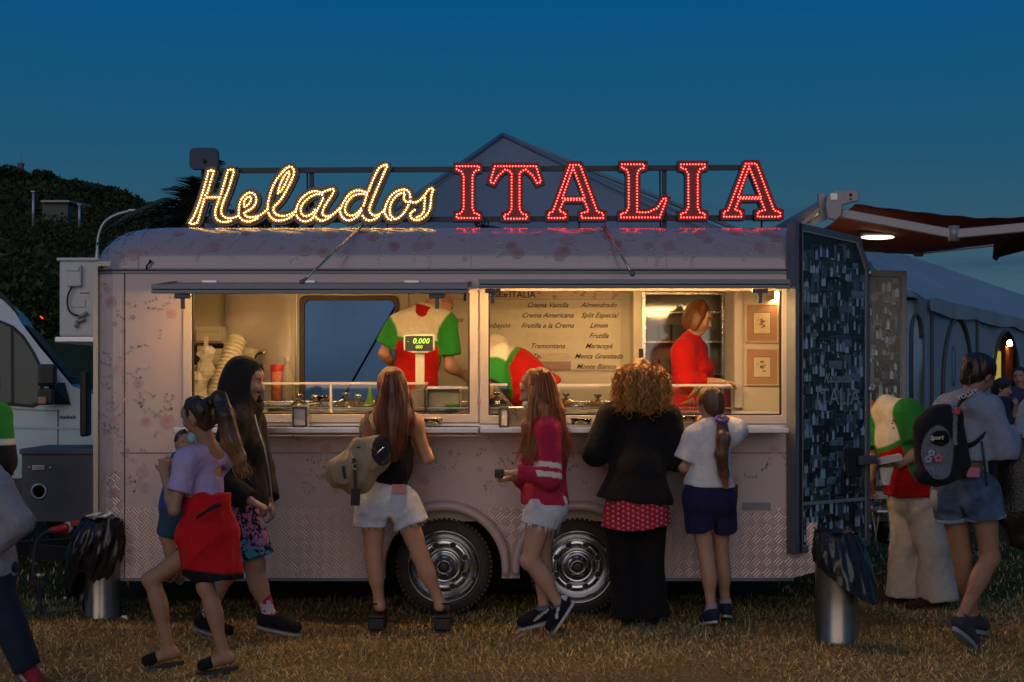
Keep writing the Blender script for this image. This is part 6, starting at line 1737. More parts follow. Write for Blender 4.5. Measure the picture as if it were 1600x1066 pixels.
# ================================================================ PEOPLE: distance-field modelling
class Vol:
    """a solid built as a smooth union of rounded pieces, meshed into one continuous surface"""
    def __init__(s, lo, hi, h):
        s.lo = np.array(lo, float); s.h = h; s.n = np.ceil((np.array(hi, float) - s.lo) / h).astype(int) + 2
        s.F = np.full(s.n, .5, np.float32)
    def win(s, lo, hi, pad):
        a = np.clip(np.floor((np.array(lo) - pad - s.lo) / s.h).astype(int), 0, s.n - 1)
        b = np.clip(np.ceil((np.array(hi) + pad - s.lo) / s.h).astype(int) + 1, 1, s.n)
        ax = [s.lo[i] + s.h * np.arange(a[i], b[i]) for i in range(3)]
        sl = tuple(slice(a[i], b[i]) for i in range(3))
        return sl, ax[0][:, None, None].astype(np.float32), ax[1][None, :, None].astype(np.float32), ax[2][None, None, :].astype(np.float32)
    def merge(s, sl, d, k, op='u'):
        a = s.F[sl]
        if op == 'u':
            h = np.maximum(k - np.abs(a - d), 0) / k; s.F[sl] = np.minimum(a, d) - h * h * k * .25
        else:
            d = -d; h = np.maximum(k - np.abs(a - d), 0) / k; s.F[sl] = np.maximum(a, d) + h * h * k * .25
    def cap(s, a, b, ra, rb, k=.02, side=None, flat=1., op='u', cut0=False, cut1=False):
        """tapered rounded limb; flat<1 squeezes it perpendicular to `side`"""
        a, b = np.array(a, float), np.array(b, float); r = max(ra, rb)
        sl, X, Y, Z = s.win(np.minimum(a, b) - r, np.maximum(a, b) + r, k + .02)
        ba = b - a; L2 = max(1e-9, float(ba @ ba))
        px, py, pz = X - a[0], Y - a[1], Z - a[2]
        tr = (px * ba[0] + py * ba[1] + pz * ba[2]) / L2; t = np.clip(tr, 0, 1)
        qx, qy, qz = px - t * ba[0], py - t * ba[1], pz - t * ba[2]
        if side is not None:
            sv = np.array(side, float); sv /= np.linalg.norm(sv); c = np.cross(ba, sv); c /= np.linalg.norm(c)
            w = qx * c[0] + qy * c[1] + qz * c[2]; e = (1 / flat - 1)
            qx, qy, qz = qx + w * c[0] * e, qy + w * c[1] * e, qz + w * c[2] * e
        d = np.sqrt(qx * qx + qy * qy + qz * qz) - (ra + (rb - ra) * t)
        if side is not None: d = d * np.float32(min(1, flat * 1.15))
        L = math.sqrt(L2)
        if cut1: d = np.maximum(d, (tr - 1) * L)
        if cut0: d = np.maximum(d, -tr * L)
        s.merge(sl, d, k, op)
    def ell(s, c, r, ax=None, k=.02, op='u'):
        """ellipsoid with radii r along axes ax (rows)"""
        c = np.array(c, float); r = np.array(r, float); A = np.eye(3) if ax is None else np.array(ax, float)
        R_ = r.max(); sl, X, Y, Z = s.win(c - R_, c + R_, k + .02)
        p = [X - c[0], Y - c[1], Z - c[2]]
        u = [(p[0] * A[i][0] + p[1] * A[i][1] + p[2] * A[i][2]) for i in range(3)]
        k0 = np.sqrt(sum((u[i] / r[i]) ** 2 for i in range(3))); k1 = np.sqrt(sum((u[i] / r[i] ** 2) ** 2 for i in range(3)))
        s.merge(sl, k0 * (k0 - 1) / np.maximum(k1, 1e-5), k, op)
    def plane(s, p, n):
        """keep the side the normal points away from"""
        n = np.array(n, float); n /= np.linalg.norm(n); sl, X, Y, Z = s.win(s.lo, s.lo + s.n * s.h, 0)
        s.F = np.maximum(s.F, (X - p[0]) * n[0] + (Y - p[1]) * n[1] + (Z - p[2]) * n[2]).astype(np.float32)
    def disp(s, fn):
        idx = np.argwhere(np.abs(s.F) < s.h * 4); P_ = s.lo + idx * s.h
        s.F[idx[:, 0], idx[:, 1], idx[:, 2]] += fn(P_[:, 0], P_[:, 1], P_[:, 2])
    def mesh(s):
        F = s.F; S = F < 0
        c = [(i, j, k) for i in (0, 1) for j in (0, 1) for k in (0, 1)]
        N = s.n - 1
        cnt = sum(S[i:i + N[0], j:j + N[1], k:k + N[2]].astype(np.int8) for i, j, k in c)
        act = np.argwhere((cnt > 0) & (cnt < 8)); idm = -np.ones(N, np.int32); idm[act[:, 0], act[:, 1], act[:, 2]] = np.arange(len(act))
        val = {q: F[act[:, 0] + q[0], act[:, 1] + q[1], act[:, 2] + q[2]] for q in c}
        acc = np.zeros((len(act), 3)); num = np.zeros(len(act))
        for q in c:
            for ax_ in range(3):
                if q[ax_]: continue
                q2 = list(q); q2[ax_] = 1; q2 = tuple(q2); a, b = val[q], val[q2]
                m = (a < 0) != (b < 0); t = np.where(m, a / np.where(m, a - b, 1), 0)
                p = np.zeros((len(act), 3)); p[:] = q; p[:, ax_] = t
                acc += p * m[:, None]; num += m
        V = s.lo + (act + acc / num[:, None]) * s.h
        Q = []
        for ax_ in range(3):
            o1, o2 = [(1, 2), (2, 0), (0, 1)][ax_]
            sa = [slice(None)] * 3; sb = [slice(None)] * 3; sa[ax_] = slice(0, -1); sb[ax_] = slice(1, None)
            A, B = S[tuple(sa)], S[tuple(sb)]
            e = np.argwhere(A != B); e = e[(e[:, o1] > 0) & (e[:, o2] > 0) & (e[:, o1] < N[o1]) & (e[:, o2] < N[o2])]
            d1 = np.zeros(3, int); d1[o1] = 1; d2 = np.zeros(3, int); d2[o2] = 1
            g = lambda x: idm[x[:, 0], x[:, 1], x[:, 2]]
            q = np.stack([g(e - d1 - d2), g(e - d2), g(e), g(e - d1)], 1)
            fl_ = A[e[:, 0], e[:, 1], e[:, 2]]
            q[~fl_] = q[~fl_][:, ::-1]; Q.append(q)
        return V, np.concatenate(Q)

def nrm(v): v = np.array(v, float); return v / max(1e-9, np.linalg.norm(v))
def segd(Pn, a, b):
    """distance and parameter of points to segment"""
    a, b = np.array(a), np.array(b); ba = b - a; t = np.clip(((Pn - a) @ ba) / (ba @ ba), 0, 1)
    return np.linalg.norm(Pn - a - t[:, None] * ba, axis=1), t

skin_m = mat("skin", rough=.55, attr=True, var=.06, vscale=25, sss=.0, spec=.35)
cloth_m = mat("cloth", rough=.9, attr=True, var=.10, vscale=30, bump=.6, bscale=20, spec=.15, sheen=.04)
eye_m = mat("eye_white", (.55, .52, .48), .2, var=0); iris_m = mat("iris_dark", (.02, .015, .012), .2, var=0)

class Human:
    """J: joints in world space (np arrays). sex 'f'/'m'/'c'. scale = body scale relative to a 1.68 m adult"""
    def __init__(s, J, scale=1., sex='f', h=.0102, face=None, up=None, skin=(.42, .24, .16), bulk=1., hands=None, foot_r=1.):
        s.J = {k: np.array(v, float) for k, v in J.items()}; s.S = scale; s.sex = sex; s.h = h; s.skin = skin; s.b = bulk
        s.f = nrm(face); J = s.J
        s.up = nrm(J['head'] - J['neck']) if up is None else nrm(up)
        s.f = nrm(s.f - s.up * (s.f @ s.up)); s.r = np.cross(s.f, s.up)   # character's right
        s.sx = nrm(J['shR'] - J['shL']); s.tup = nrm(J['neck'] - (J['hipL'] + J['hipR']) / 2); s.tf = nrm(np.cross(s.tup, s.sx))
        s.hx = nrm(J['hipR'] - J['hipL']); s.hands = hands or {}
        s.chest = (J['shL'] + J['shR']) / 2 * .62 + (J['hipL'] + J['hipR']) / 2 * .38
        s.belly = (J['shL'] + J['shR']) / 2 * .30 + (J['hipL'] + J['hipR']) / 2 * .70
        s.pel = (J['hipL'] + J['hipR']) / 2
        if 'waist' in J: s.belly = J['waist']
    def box(s, pad=.14):
        P_ = np.array(list(s.J.values())); return P_.min(0) - pad, P_.max(0) + pad
    def torso(s, v, t=0., k=.05):
        S, J, b = s.S, s.J, s.b; fem = s.sex == 'f'
        W = np.linalg.norm(J['shR'] - J['shL']) / 2
        ax = [s.sx, s.tf, s.tup]; hax = [s.hx, nrm(np.cross(s.tup, s.hx)), s.tup]
        v.ell(s.chest + s.tup * .03 * S, (W * .86 * b + t, .112 * S * b + t, .19 * S + t), ax, k)
        v.ell(s.belly, ((.118 if fem else .135) * S * b + t, .098 * S * b + t, .15 * S + t), ax, k)
        v.ell(s.pel + s.tup * .03 * S, ((.165 if fem else .150) * S * b + t, .115 * S * b + t, .125 * S + t), hax, k)
        v.cap(J['shL'] * .8 + J['neck'] * .2, J['shR'] * .8 + J['neck'] * .2, .062 * S + t, .062 * S + t, k)
        for q in 'LR':
            v.cap(J['neck'] - s.tup * .02 * S, J['sh' + q], .050 * S + t, .055 * S + t, k)
            v.ell(s.pel + s.hx * (.075 if q == 'R' else -.075) * S - s.tf * .05 * S - s.tup * .02 * S, (.085 * S * b + t, .085 * S * b + t, .09 * S + t), None, k)
            if fem: v.ell(s.chest + s.sx * (.072 if q == 'R' else -.072) * S + s.tf * .085 * S + s.tup * .02 * S, (.058 * S * b + t * .8,) * 3, None, .04)
    def body(s, name_parent, parts=True, cut_hidden=None):
        S, J, b = s.S, s.J, s.b; lo, hi = s.box(); v = Vol(lo, hi, s.h)
        s.torso(v)
        v.cap(J['neck'] - s.tup * .01 * S, J['head'] - s.up * .05 * S, .058 * S, .052 * S, .03)
        for q in 'LR':
            sh, el, wr, hip, kn, an, toe = (J[x + q] for x in ('sh', 'el', 'wr', 'hip', 'kn', 'an', 'toe'))
            v.ell(sh, (.056 * S * b,) * 3, None, .03)
            v.cap(sh, el, .047 * S * b, .037 * S * b, .03); v.cap(el, wr, .039 * S * b, .026 * S, .02)
            v.ell(el * .7 + wr * .3, (.041 * S * b,) * 3, None, .03)
            v.cap(hip, kn, .088 * S * b, .054 * S * b, .05); v.cap(kn, an, .052 * S * b, .034 * S, .03)
            bk = nrm(np.cross(s.hx, nrm(an - kn))); bk = bk if bk @ nrm(toe - an) < 0 else -bk
            v.ell(kn * .68 + an * .32 + bk * .018 * S, (.054 * S * b, .054 * S * b, .12 * S), s.frame(an - kn), .03)
            v.ell(kn - bk * .012 * S, (.052 * S * b,) * 3, None, .02)
            sole = nrm(toe - an)
            heel = an - sole * .03 * S + np.array([0, 0, -.02]) * S
            v.cap(an, heel, .032 * S, .030 * S, .02); v.cap(heel + s.h * 0, toe, .030 * S, .024 * S, .02); v.cap(an, toe * .6 + an * .4, .032 * S, .030 * S, .02)
            s.hand(v, q)
        s.headv(v); V, F = v.mesh()
        # colour: skin with slightly redder lips / darker brows kept as the person's own colours
        col = np.tile(np.array(s.skin), (len(V), 1))
        L = s.hc(.083, -.058, 0); d = np.linalg.norm((V - L) * 1, axis=1); w = np.clip(1.3 - d / (.019 * S), 0, 1)[:, None]; col = col * (1 - w * .55) + np.array([.36, .11, .09]) * w * .55
        o = place("body", raw_mesh("body", V, F, skin_m, smooth=True, col=col), name_parent)
        if parts:
            e = MB(); ir = MB(); br = MB()
            for sg in (-1, 1):
                c = Vector(s.hc(.071, .006, sg * .031)); e.ball(c, .0125 * S, 10, 8)
                ir.ball(c + Vector(s.f) * .0075 * S, .0068 * S, 8, 6)
                br.tube([Vector(s.hc(.090, .026, sg * .016)), Vector(s.hc(.088, .032, sg * .032)), Vector(s.hc(.074, .026, sg * .050))], [.0035 * S, .004 * S, .002 * S], 5)
            e.build("eyes", eye_m, o); ir.build("pupils", iris_m, o); br.build("eyebrows", mat("brow_dark", (.03, .018, .012), .8), o)
        return o
    def frame(s, d):
        d = nrm(d); a = nrm(np.cross(d, [.3, .9, .1])); return [a, np.cross(d, a), d]
    def hc(s, f, u, r):
        return s.J['head'] + (s.f * f + s.up * u + s.r * r) * s.S
    def headv(s, v, t=0.):
        S = s.S; ax = [s.r, s.f, s.up]
        v.ell(s.hc(-.012, .028, 0), (.076 * S, .094 * S, .088 * S), ax, .02)
        v.ell(s.hc(.026, -.035, 0), (.058 * S, .064 * S, .076 * S), ax, .03)
        v.ell(s.hc(.062, -.092, 0), (.026 * S, .022 * S, .020 * S), ax, .025)
        v.ell(s.hc(.060, .040, 0), (.056 * S, .030 * S, .040 * S), ax, .02)
        v.cap(s.hc(.066, -.02, -.034), s.hc(.066, -.02, .034), .024 * S, .024 * S, .02)
        for sg in (-1, 1):
            v.ell(s.hc(.094, .004, sg * .031), (.017 * S, .014 * S, .012 * S), ax, .010, op='s')
            v.ell(s.hc(-.004, -.006, sg * .077), (.010 * S, .020 * S, .032 * S), ax, .006)
            v.ell(s.hc(-.004, -.004, sg * .088), (.006 * S, .010 * S, .018 * S), ax, .004, op='s')
        v.cap(s.hc(.086, .014, 0), s.hc(.108, -.026, 0), .008 * S, .0125 * S, .010)
        v.ell(s.hc(.098, -.030, 0), (.017 * S, .010 * S, .008 * S), ax, .008)
        v.ell(s.hc(.086, -.052, 0), (.022 * S, .010 * S, .0065 * S), ax, .005); v.ell(s.hc(.084, -.064, 0), (.019 * S, .010 * S, .0075 * S), ax, .005)
        v.cap(s.hc(.098, -.0580, -.018), s.hc(.098, -.0580, .018), .0035 * S, .0035 * S, .003, op='s')
    def hand(s, v, q):
        S = s.S * (.9 if s.sex == 'f' else 1.); wr = s.J['wr' + q]; el = s.J['el' + q]
        hd, n, curl = s.hands.get(q, (None, None, .5))
        d = nrm(wr - el) if hd is None else nrm(hd)
        nn = nrm(np.array(n if n is not None else (s.sx * (-1 if q == 'R' else 1)), float)); nn = nrm(nn - d * (nn @ d))   # palm normal
        sd = np.cross(d, nn)                                       # across the palm, towards the thumb for one hand
        th = sd if (sd @ s.tf) + (sd @ np.array([0, 0, 1])) * .5 > 0 else -sd
        base = wr + d * .012 * S
        v.cap(base, wr + d * .075 * S, .021 * S, .030 * S, .012, side=sd, flat=.5)
        v.cap(wr + d * .03 * S - th * .014 * S, wr + d * .082 * S - th * .024 * S, .014 * S, .012 * S, .012); v.cap(wr + d * .03 * S + th * .014 * S, wr + d * .082 * S + th * .022 * S, .014 * S, .012 * S, .012)
        for i, (o, L) in enumerate(zip((.030, .010, -.010, -.029), (.066, .074, .069, .054))):
            p = wr + d * .080 * S + th * o * S; a = curl * (.7 + .08 * i)
            d1 = d * math.cos(a) + nn * math.sin(a); d2 = d * math.cos(a * 2.1) + nn * math.sin(a * 2.1); d3 = d * math.cos(a * 2.9) + nn * math.sin(a * 2.9)
            p1 = p + d1 * L * .45 * S; p2 = p1 + d2 * L * .32 * S; p3 = p2 + d3 * L * .25 * S
            v.cap(p, p1, .0092 * S, .0088 * S, .004); v.cap(p1, p2, .0088 * S, .008 * S, .004); v.cap(p2, p3, .008 * S, .0068 * S, .003)
        t0 = wr + d * .022 * S + th * .020 * S; t1 = t0 + nrm(d * .75 + th * .75 + nn * .3) * .040 * S; t2 = t1 + nrm(d * .9 + th * .25 + nn * (.3 + curl * .4)) * .030 * S
        v.cap(t0, t1, .014 * S, .0105 * S, .01); v.cap(t1, t2, .0105 * S, .008 * S, .005)

def folds(amp, freq, seed, dirv=(0, 0, 1), stretch=.35):
    """cloth wrinkles: noise drawn out along a direction"""
    d = nrm(dirv)
    def f(x, y, z):
        a = (x * d[0] + y * d[1] + z * d[2]); k = 1 - stretch
        X, Y, Z = x - a * d[0] * k, y - a * d[1] * k, z - a * d[2] * k
        n = vnoise(X * freq, Y * freq, Z * freq, seed) ; m_ = vnoise(X * freq * 2.3 + 5, Y * freq * 2.3, Z * freq * 2.3, seed + 3)
        return (amp * (2.6 * np.abs(n) - 1.7) + amp * .5 * m_).astype(np.float32)
    return f

def garment(H, name, parent, build, colf, h=.009, fold=(.006, 9, 1), pad=.27, mt=None, fdir=(0, 0, 1), stretch=.35, label=None, only=None):
    lo, hi = H.box(pad) if only is None else only
    v = Vol(lo, hi, h); build(v)
    if fold: v.disp(folds(*fold, dirv=fdir, stretch=stretch))
    V, F = v.mesh()
    if len(V) == 0: return None
    c = colf(V) if callable(colf) else np.tile(np.array(colf), (len(V), 1))
    o = place(name, raw_mesh(name, V, F, mt or cloth_m, smooth=True, col=c), parent)
    if label: o["label"] = label
    return o

def sleeves(v, H, frac, t, ra=.056, rb=.048, cuff=None, which='LR', k=.03):
    """frac of the whole arm covered: <=1 upper arm only, up to 2 down to the wrist"""
    S = H.S
    for q in which:
        sh, el, wr = H.J['sh' + q], H.J['el' + q], H.J['wr' + q]
        if frac <= 1: v.cap(sh, sh + (el - sh) * frac, ra * S + t, rb * S + t * 1.5, k, cut1=True)
        else:
            v.cap(sh, el, ra * S + t, rb * S + t, k); e = el + (wr - el) * (frac - 1)
            v.cap(el, e, rb * S + t, (cuff or .036) * S + t * .6, .02, cut1=True)
def top(H, frac, t=.012, hem=0., k=.05, neck=.075, ra=.056, rb=.048, cuff=None, which='LR', hemflare=.0, neckdrop=.0):
    def b(v):
        S = H.S; H.torso(v, t, k)
        d = -H.tup; a = H.belly; e = H.pel + d * (hem * S)
        fem = H.sex == 'f'
        v.ell((a + H.pel) / 2, ((.140 if fem else .150) * S * H.b + t, .108 * S * H.b + t, .2 * S), [H.sx, H.tf, H.tup], k)
        if hem > .02: v.cap(H.pel + H.tup * .08 * S, e, .150 * S * H.b + t + hemflare * .3, .158 * S * H.b + t + hemflare, k, side=H.hx, flat=.74, cut1=True)
        v.plane(e, d)
        if frac > 0: sleeves(v, H, frac, t, ra, rb, cuff, which)
        v.cap(H.J['neck'] + H.tup * (.0 - neckdrop) * S + H.tf * .01, H.J['head'], neck * S, neck * S, .01, op='s')
    return b
def legs_b(H, frac, t, ra=.095, rb=.08, knee_r=.07, ank_r=.06, waist=.10, k=.05, flare=0.):
    """trousers/shorts: frac<=1 part of thigh, up to 2 the whole leg"""
    def b(v):
        S = H.S; J = H.J
        hax = [H.hx, nrm(np.cross(H.tup, H.hx)), H.tup]
        v.ell(H.pel + H.tup * .02 * S, ((.166 if H.sex == 'f' else .156) * S * H.b + t, .120 * S * H.b + t, .14 * S + t), hax, k)
        for q in 'LR':
            v.ell(H.pel + H.hx * (.075 if q == 'R' else -.075) * S - H.tf * .05 * S - H.tup * .02 * S, (.09 * S * H.b + t,) * 3, None, k)
            hip, kn, an = J['hip' + q], J['kn' + q], J['an' + q]
            if frac <= 1: v.cap(hip, hip + (kn - hip) * frac, ra * S * H.b + t, rb * S * H.b + t + flare, .018, cut1=True)
            else:
                v.cap(hip, kn, ra * S * H.b + t, knee_r * S * H.b + t, .018); v.cap(kn, kn + (an - kn) * (frac - 1), knee_r * S * H.b + t, ank_r * S + t + flare, .018, cut1=True)
        if frac <= 1:   # gap between the two legs
            eL, eR = [J['hip' + q] + (J['kn' + q] - J['hip' + q]) * frac for q in 'LR']; g = max(0., np.linalg.norm(eR - eL) / 2 - rb * S * H.b)
            v.ell((eL + eR) / 2 - H.tup * .01, (.016 + g, .4, .085 * S), [H.hx, hax[1], H.tup], .02, op='s')
        v.plane(H.pel + H.tup * waist * S, H.tup)
    return b
def shoes(H, parent, col, sole=(.45, .44, .42), t=.010, high=0., heel=0., name="shoe", sides='LR', stripe=None, thick=.016, slide=False):
    S = H.S
    for q in sides:
        an, toe = H.J['an' + q], H.J['toe' + q]; d = nrm(toe - an); hz = nrm([d[0], d[1], 0]); L = .155 * S
        heelp = an - hz * .035 * S + np.array([0, 0, -.030 * S]) if abs(d[2]) < .75 else an - d * .04 * S
        P_ = np.array([an, toe, heelp]); lo, hi = P_.min(0) - .09, P_.max(0) + .09
        sd = nrm(np.cross(d, [0, 0, 1])); upv = np.cross(sd, nrm(toe - heelp))
        if slide:
            def bb(v): v.cap(toe * .45 + an * .55, toe * .85 + an * .15, .040 * S, .040 * S, .02, side=sd, flat=.9, cut0=True)
        else:
            def bb(v):
                v.cap(heelp + upv * .008, toe, .034 * S + t * .6, .032 * S + t * .5, .02, side=sd, flat=.92)
                v.cap(heelp + upv * .01, an + upv * high * .6, .034 * S + t * .5, .034 * S + t * .4, .02, cut1=True); v.cap(an, toe * .55 + an * .45, .034 * S, .034 * S + t * .2, .03)
        def cf(V):
            c = np.tile(np.array(col, float), (len(V), 1))
            if stripe is not None:
                x = (V - heelp) @ nrm(toe - heelp); z = (V - heelp) @ upv
                w = np.clip(1 - np.abs(z - (.035 - .42 * (x - .02) * (x < .12) * (x > 0))) / .011, 0, 1) * ((x > -.0) & (x < .11)); w2 = ((x < -.015) & (z > .01)) * 1.
                w = np.maximum((w > .3) * 1., w2)[:, None]; c = c * (1 - w) + np.array(stripe) * w
            return c
        o = garment(H, name, parent, bb, cf, h=.0085, fold=None, only=(lo, hi), mt=cloth_m)
        m = MB(); n = 22; pts = []
        c0, c1 = Vector(heelp), Vector(toe); u_ = Vector(nrm(toe - heelp)); w_ = Vector(sd); Lh = (c1 - c0).length
        for i in range(n):
            a = 2 * math.pi * i / n; x = Lh / 2 + (Lh / 2 + .036 * S + t * .5) * math.cos(a); wv = (.035 * S + t * .6) * math.sin(a) * (1 + .12 * math.cos(a))
            pts.append(c0 + u_ * x + w_ * wv)
        up_ = Vector(upv); b0 = -.030 * S - t * .35
        vs = [p + up_ * b0 for p in pts] + [p + up_ * (b0 - thick) for p in pts]
        m.add(vs, [list(range(n)), [n + i for i in range(n)][::-1]] + [(i, (i + 1) % n, n + (i + 1) % n, n + i) for i in range(n)])
        m.build("sole", mat("sole_%02d%02d" % (int(sole[0] * 99), int(sole[2] * 99)), sole, .7), o if o is not None else parent)

# ---- hair
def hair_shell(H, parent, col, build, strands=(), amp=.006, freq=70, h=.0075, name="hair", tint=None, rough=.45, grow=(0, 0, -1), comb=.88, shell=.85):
    lo, hi = H.box(.35); lo = np.minimum(lo, H.J['head'] - .8); 
    hd = H.J['head']; v = Vol(np.maximum(lo, hd - np.array([.5, .5, .95]) * H.S), hd + np.array([.5, .5, .22]) * H.S, h); build(v)
    g = nrm(grow)
    def f(x, y, z):
        a = (x * g[0] + y * g[1] + z * g[2]) * comb
        X, Y, Z = x - a * g[0], y - a * g[1], z - a * g[2]
        return (amp * vnoise(X * freq, Y * freq, Z * freq, 3) + amp * 1.3 * vnoise(X * freq * .4, Y * freq * .4, Z * freq * .4, 8)).astype(np.float32)
    v.disp(f); V, F = v.mesh()
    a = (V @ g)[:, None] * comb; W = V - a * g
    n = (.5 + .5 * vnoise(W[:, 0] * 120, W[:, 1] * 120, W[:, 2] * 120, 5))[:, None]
    c = np.array(col) * (.55 + .9 * n) * shell  # shell colour darkened as shade beneath the strands
    if tint is not None:   # sun-bleached ends: (colour, start height, end height)
        w = np.clip((tint[1] - V[:, 2]) / (tint[1] - tint[2]), 0, 1)[:, None]; c = c * (1 - w) + np.array(tint[0]) * (.6 + .8 * n) * w
    hm = mat("hair_fibre", rough=rough, attr=True, var=.15, vscale=60, spec=.5)
    o = place(name, raw_mesh(name, V, F, hm, smooth=True, col=c), parent)
    if strands:
        VV, FF, CC = [], [], []; off = 0; r = np.random.default_rng(12)
        for (path, n_, spread, wd, wave) in strands:
            Pn = np.array([list(p) for p in smooth_path([Vector(p) for p in path], 5)]); m_ = len(Pn)
            for i in range(n_):
                o_ = r.normal(size=3) * spread; ph = r.uniform(0, 6.3, 3); e = r.uniform(.75, 1.05); mm = max(4, int(m_ * min(1, e)))
                s_ = np.linspace(0, 1, m_)[:mm, None]
                q = Pn[:mm] + o_ * (.45 + .75 * s_) + wave * np.stack([np.sin(s_[:, 0] * 26 + ph[0]), np.sin(s_[:, 0] * 23 + ph[1]), .5 * np.sin(s_[:, 0] * 19 + ph[2])], -1) * s_ ** .5
                t_ = np.gradient(q, axis=0); sd = np.cross(t_, r.normal(size=3)); sd /= np.linalg.norm(sd, axis=1)[:, None] + 1e-9
                w = wd * (1 - .7 * s_) * r.uniform(.6, 1.3)
                VV.append(np.concatenate([q - sd * w, q + sd * w])); k = np.arange(mm - 1)[:, None]
                FF.append(off + np.concatenate([k, k + 1, k + 1 + mm, k + mm], 1)); off += 2 * mm
                cc = np.array(col) * r.uniform(.5, 1.7) * np.ones((mm, 1))
                if tint is not None: w_ = np.clip((tint[1] - q[:, 2:3]) / (tint[1] - tint[2]), 0, 1); cc = cc * (1 - w_) + np.array(tint[0]) * r.uniform(.5, 1.5) * w_
                CC.append(np.concatenate([cc, cc]))
        place("hair_strands", raw_mesh("hair_strands", np.concatenate(VV), np.concatenate(FF), hm, col=np.concatenate(CC)), o, kind="stuff")
    return o
def PJ(Y, **kw):
    """joint positions given as (photo x, photo y, depth offset)"""
    return {k: np.array(P(a[0], a[1], Y + (a[2] if len(a) > 2 else 0))) for k, a in kw.items()}
def person(label, J, group=None):
    f = min(J['anL'][2], J['anR'][2]); c = (J['anL'] + J['anR']) / 2
    return thing("person", label, "person", (float(c[0]), float(c[1]), max(0., float(f) - .1)), group)
# ================================================================ PEOPLE
BLK = (.012, .011, .012); WHT = (.62, .60, .56)
def tcol(*a): return np.array(a, float)
def torso_h(H, V): return (V - H.pel) @ H.tup
def mixc(c, d, w): w = np.asarray(w, float)[:, None]; return c * (1 - w) + np.array(d) * w

# ---- girl in the lilac top, walking left
J = PJ(-1.72, head=(309, 651, 0), neck=(327, 701, .04), shL=(291, 722, -.09), shR=(345, 719, .14), elL=(272, 797, -.14), wrL=(257, 741, -.02),
       elR=(300, 785, .20), wrR=(270, 735, .12), hipL=(309, 838, -.07), hipR=(336, 838, .08), knR=(236, 905, .06), anR=(266, 1018, .08), toeR=(224, 1035, .08),
       knL=(322, 918, -.08), anL=(351, 1026, -.06), toeL=(312, 1042, -.06))
p = person("girl walking left in a lilac crop top with a red jacket round her waist", J)
H = Human(J, .90, 'f', h=.0085, bulk=.86, face=(-.93, .34, -.05), skin=(.34, .19, .12), hands={'L': ((-.1, .3, .95), (-.3, .9, 0), .9), 'R': ((-.5, -.2, .8), (0, -1, 0), .9)})
H.body(p)
def tp(v):
    top(H, .62, .008, hem=-.11, rb=.062, neckdrop=-.0)(v)
    v.plane(P(313, 776, -1.72), (-.05, 0, -1))
    v.ell(P(346, 738, -1.72 + .02), (.034, .12, .030), None, .01, op='s'); v.ell(H.J['neck'] - H.tf * .05 - H.tup * .02, (.08, .06, .045), None, .01, op='s')
garment(H, "lilac_top", p, tp, (.40, .32, .55), fold=(.0035, 11, 4))
garment(H, "black_shorts", p, legs_b(H, .54, .006, ra=.080, rb=.070), BLK, fold=(.003, 9, 2))
def jk(v):
    a = P(320, 772, -1.70); b = P(332, 905, -1.76)
    v.cap(a, b, .124, .150, .03, side=H.hx, flat=1.0, cut0=True, cut1=True); v.plane(P(370, 906, -1.7), (-.28, 0, -1))
    v.ell(H.pel - H.tf * .03 + H.tup * .02, (.135, .12, .12), None, .05); v.cap(H.J['hipR'], H.J['hipR'] * .64 + H.J['knR'] * .36, .105, .088, .03, cut1=True); v.cap(H.J['hipL'], H.J['hipL'] * .5 + H.J['knL'] * .5, .11, .10, .03); v.plane(P(318, 770, -1.7), (.12, 0, 1))
def jc(V):
    z = V[:, 2] + .12 * (V[:, 0] - PX(330, -1.7)); c = np.tile((.50, .010, .014), (len(V), 1)).astype(float)
    return mixc(c, BLK, np.clip((PZ(886, -1.72) - z) / .01 + .5, 0, 1))
garment(H, "red_jacket", p, jk, jc, fold=(.011, 10, 5), fdir=(.6, 0, 1), stretch=.22)
m = MB(); m.tube(smooth_path([P(345, 788, -1.92), P(330, 794, -1.93), P(318, 802, -1.93), P(308, 808, -1.91)], 4), [.012] * 6 + [.009] * 7, 8); m.build("jacket_cuff", mat("black_cloth", BLK, .9), p)
m = MB(); m.ball(P(299, 684, -1.84), 1, 14, 10, (.022, .012, .027)); m.build("face_mask", mat("mask_blue", (.20, .52, .62), .7, bump=.3), p)
def hb(v):
    S = H.S; ax = [H.r, H.f, H.up]
    v.ell(H.hc(-.022, .034, 0), (.083 * S, .096 * S, .092 * S), ax, .02); v.ell(H.hc(-.055, -.02, 0), (.066 * S, .055 * S, .075 * S), ax, .03)
    v.ell(H.hc(.085, -.03, 0), (.09 * S, .055 * S, .085 * S), ax, .02, op='s')
    pts = [P(331, 628, -1.74), P(343, 622, -1.76), P(352, 650, -1.80), P(361, 690, -1.80), P(374, 715, -1.78), P(383, 728, -1.76)]
    for a, b, ra, rb in zip(pts, pts[1:], (.028, .036, .050, .052, .038), (.036, .050, .052, .038, .010)): v.cap(a, b, ra, rb, .02)
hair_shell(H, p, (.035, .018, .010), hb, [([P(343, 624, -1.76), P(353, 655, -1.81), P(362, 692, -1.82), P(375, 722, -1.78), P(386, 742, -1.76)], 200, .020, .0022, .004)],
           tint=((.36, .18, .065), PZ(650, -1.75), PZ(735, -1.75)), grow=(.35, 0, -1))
m = MB(); m.tube([P(334, 630, -1.79), P(339, 622, -1.76), P(334, 617, -1.70)], .016, 8); m.build("hair_tie", mat("black_cloth"), p)
shoes(H, p, BLK, (.02, .02, .02), slide=True, name="slide_sandal", thick=.018)

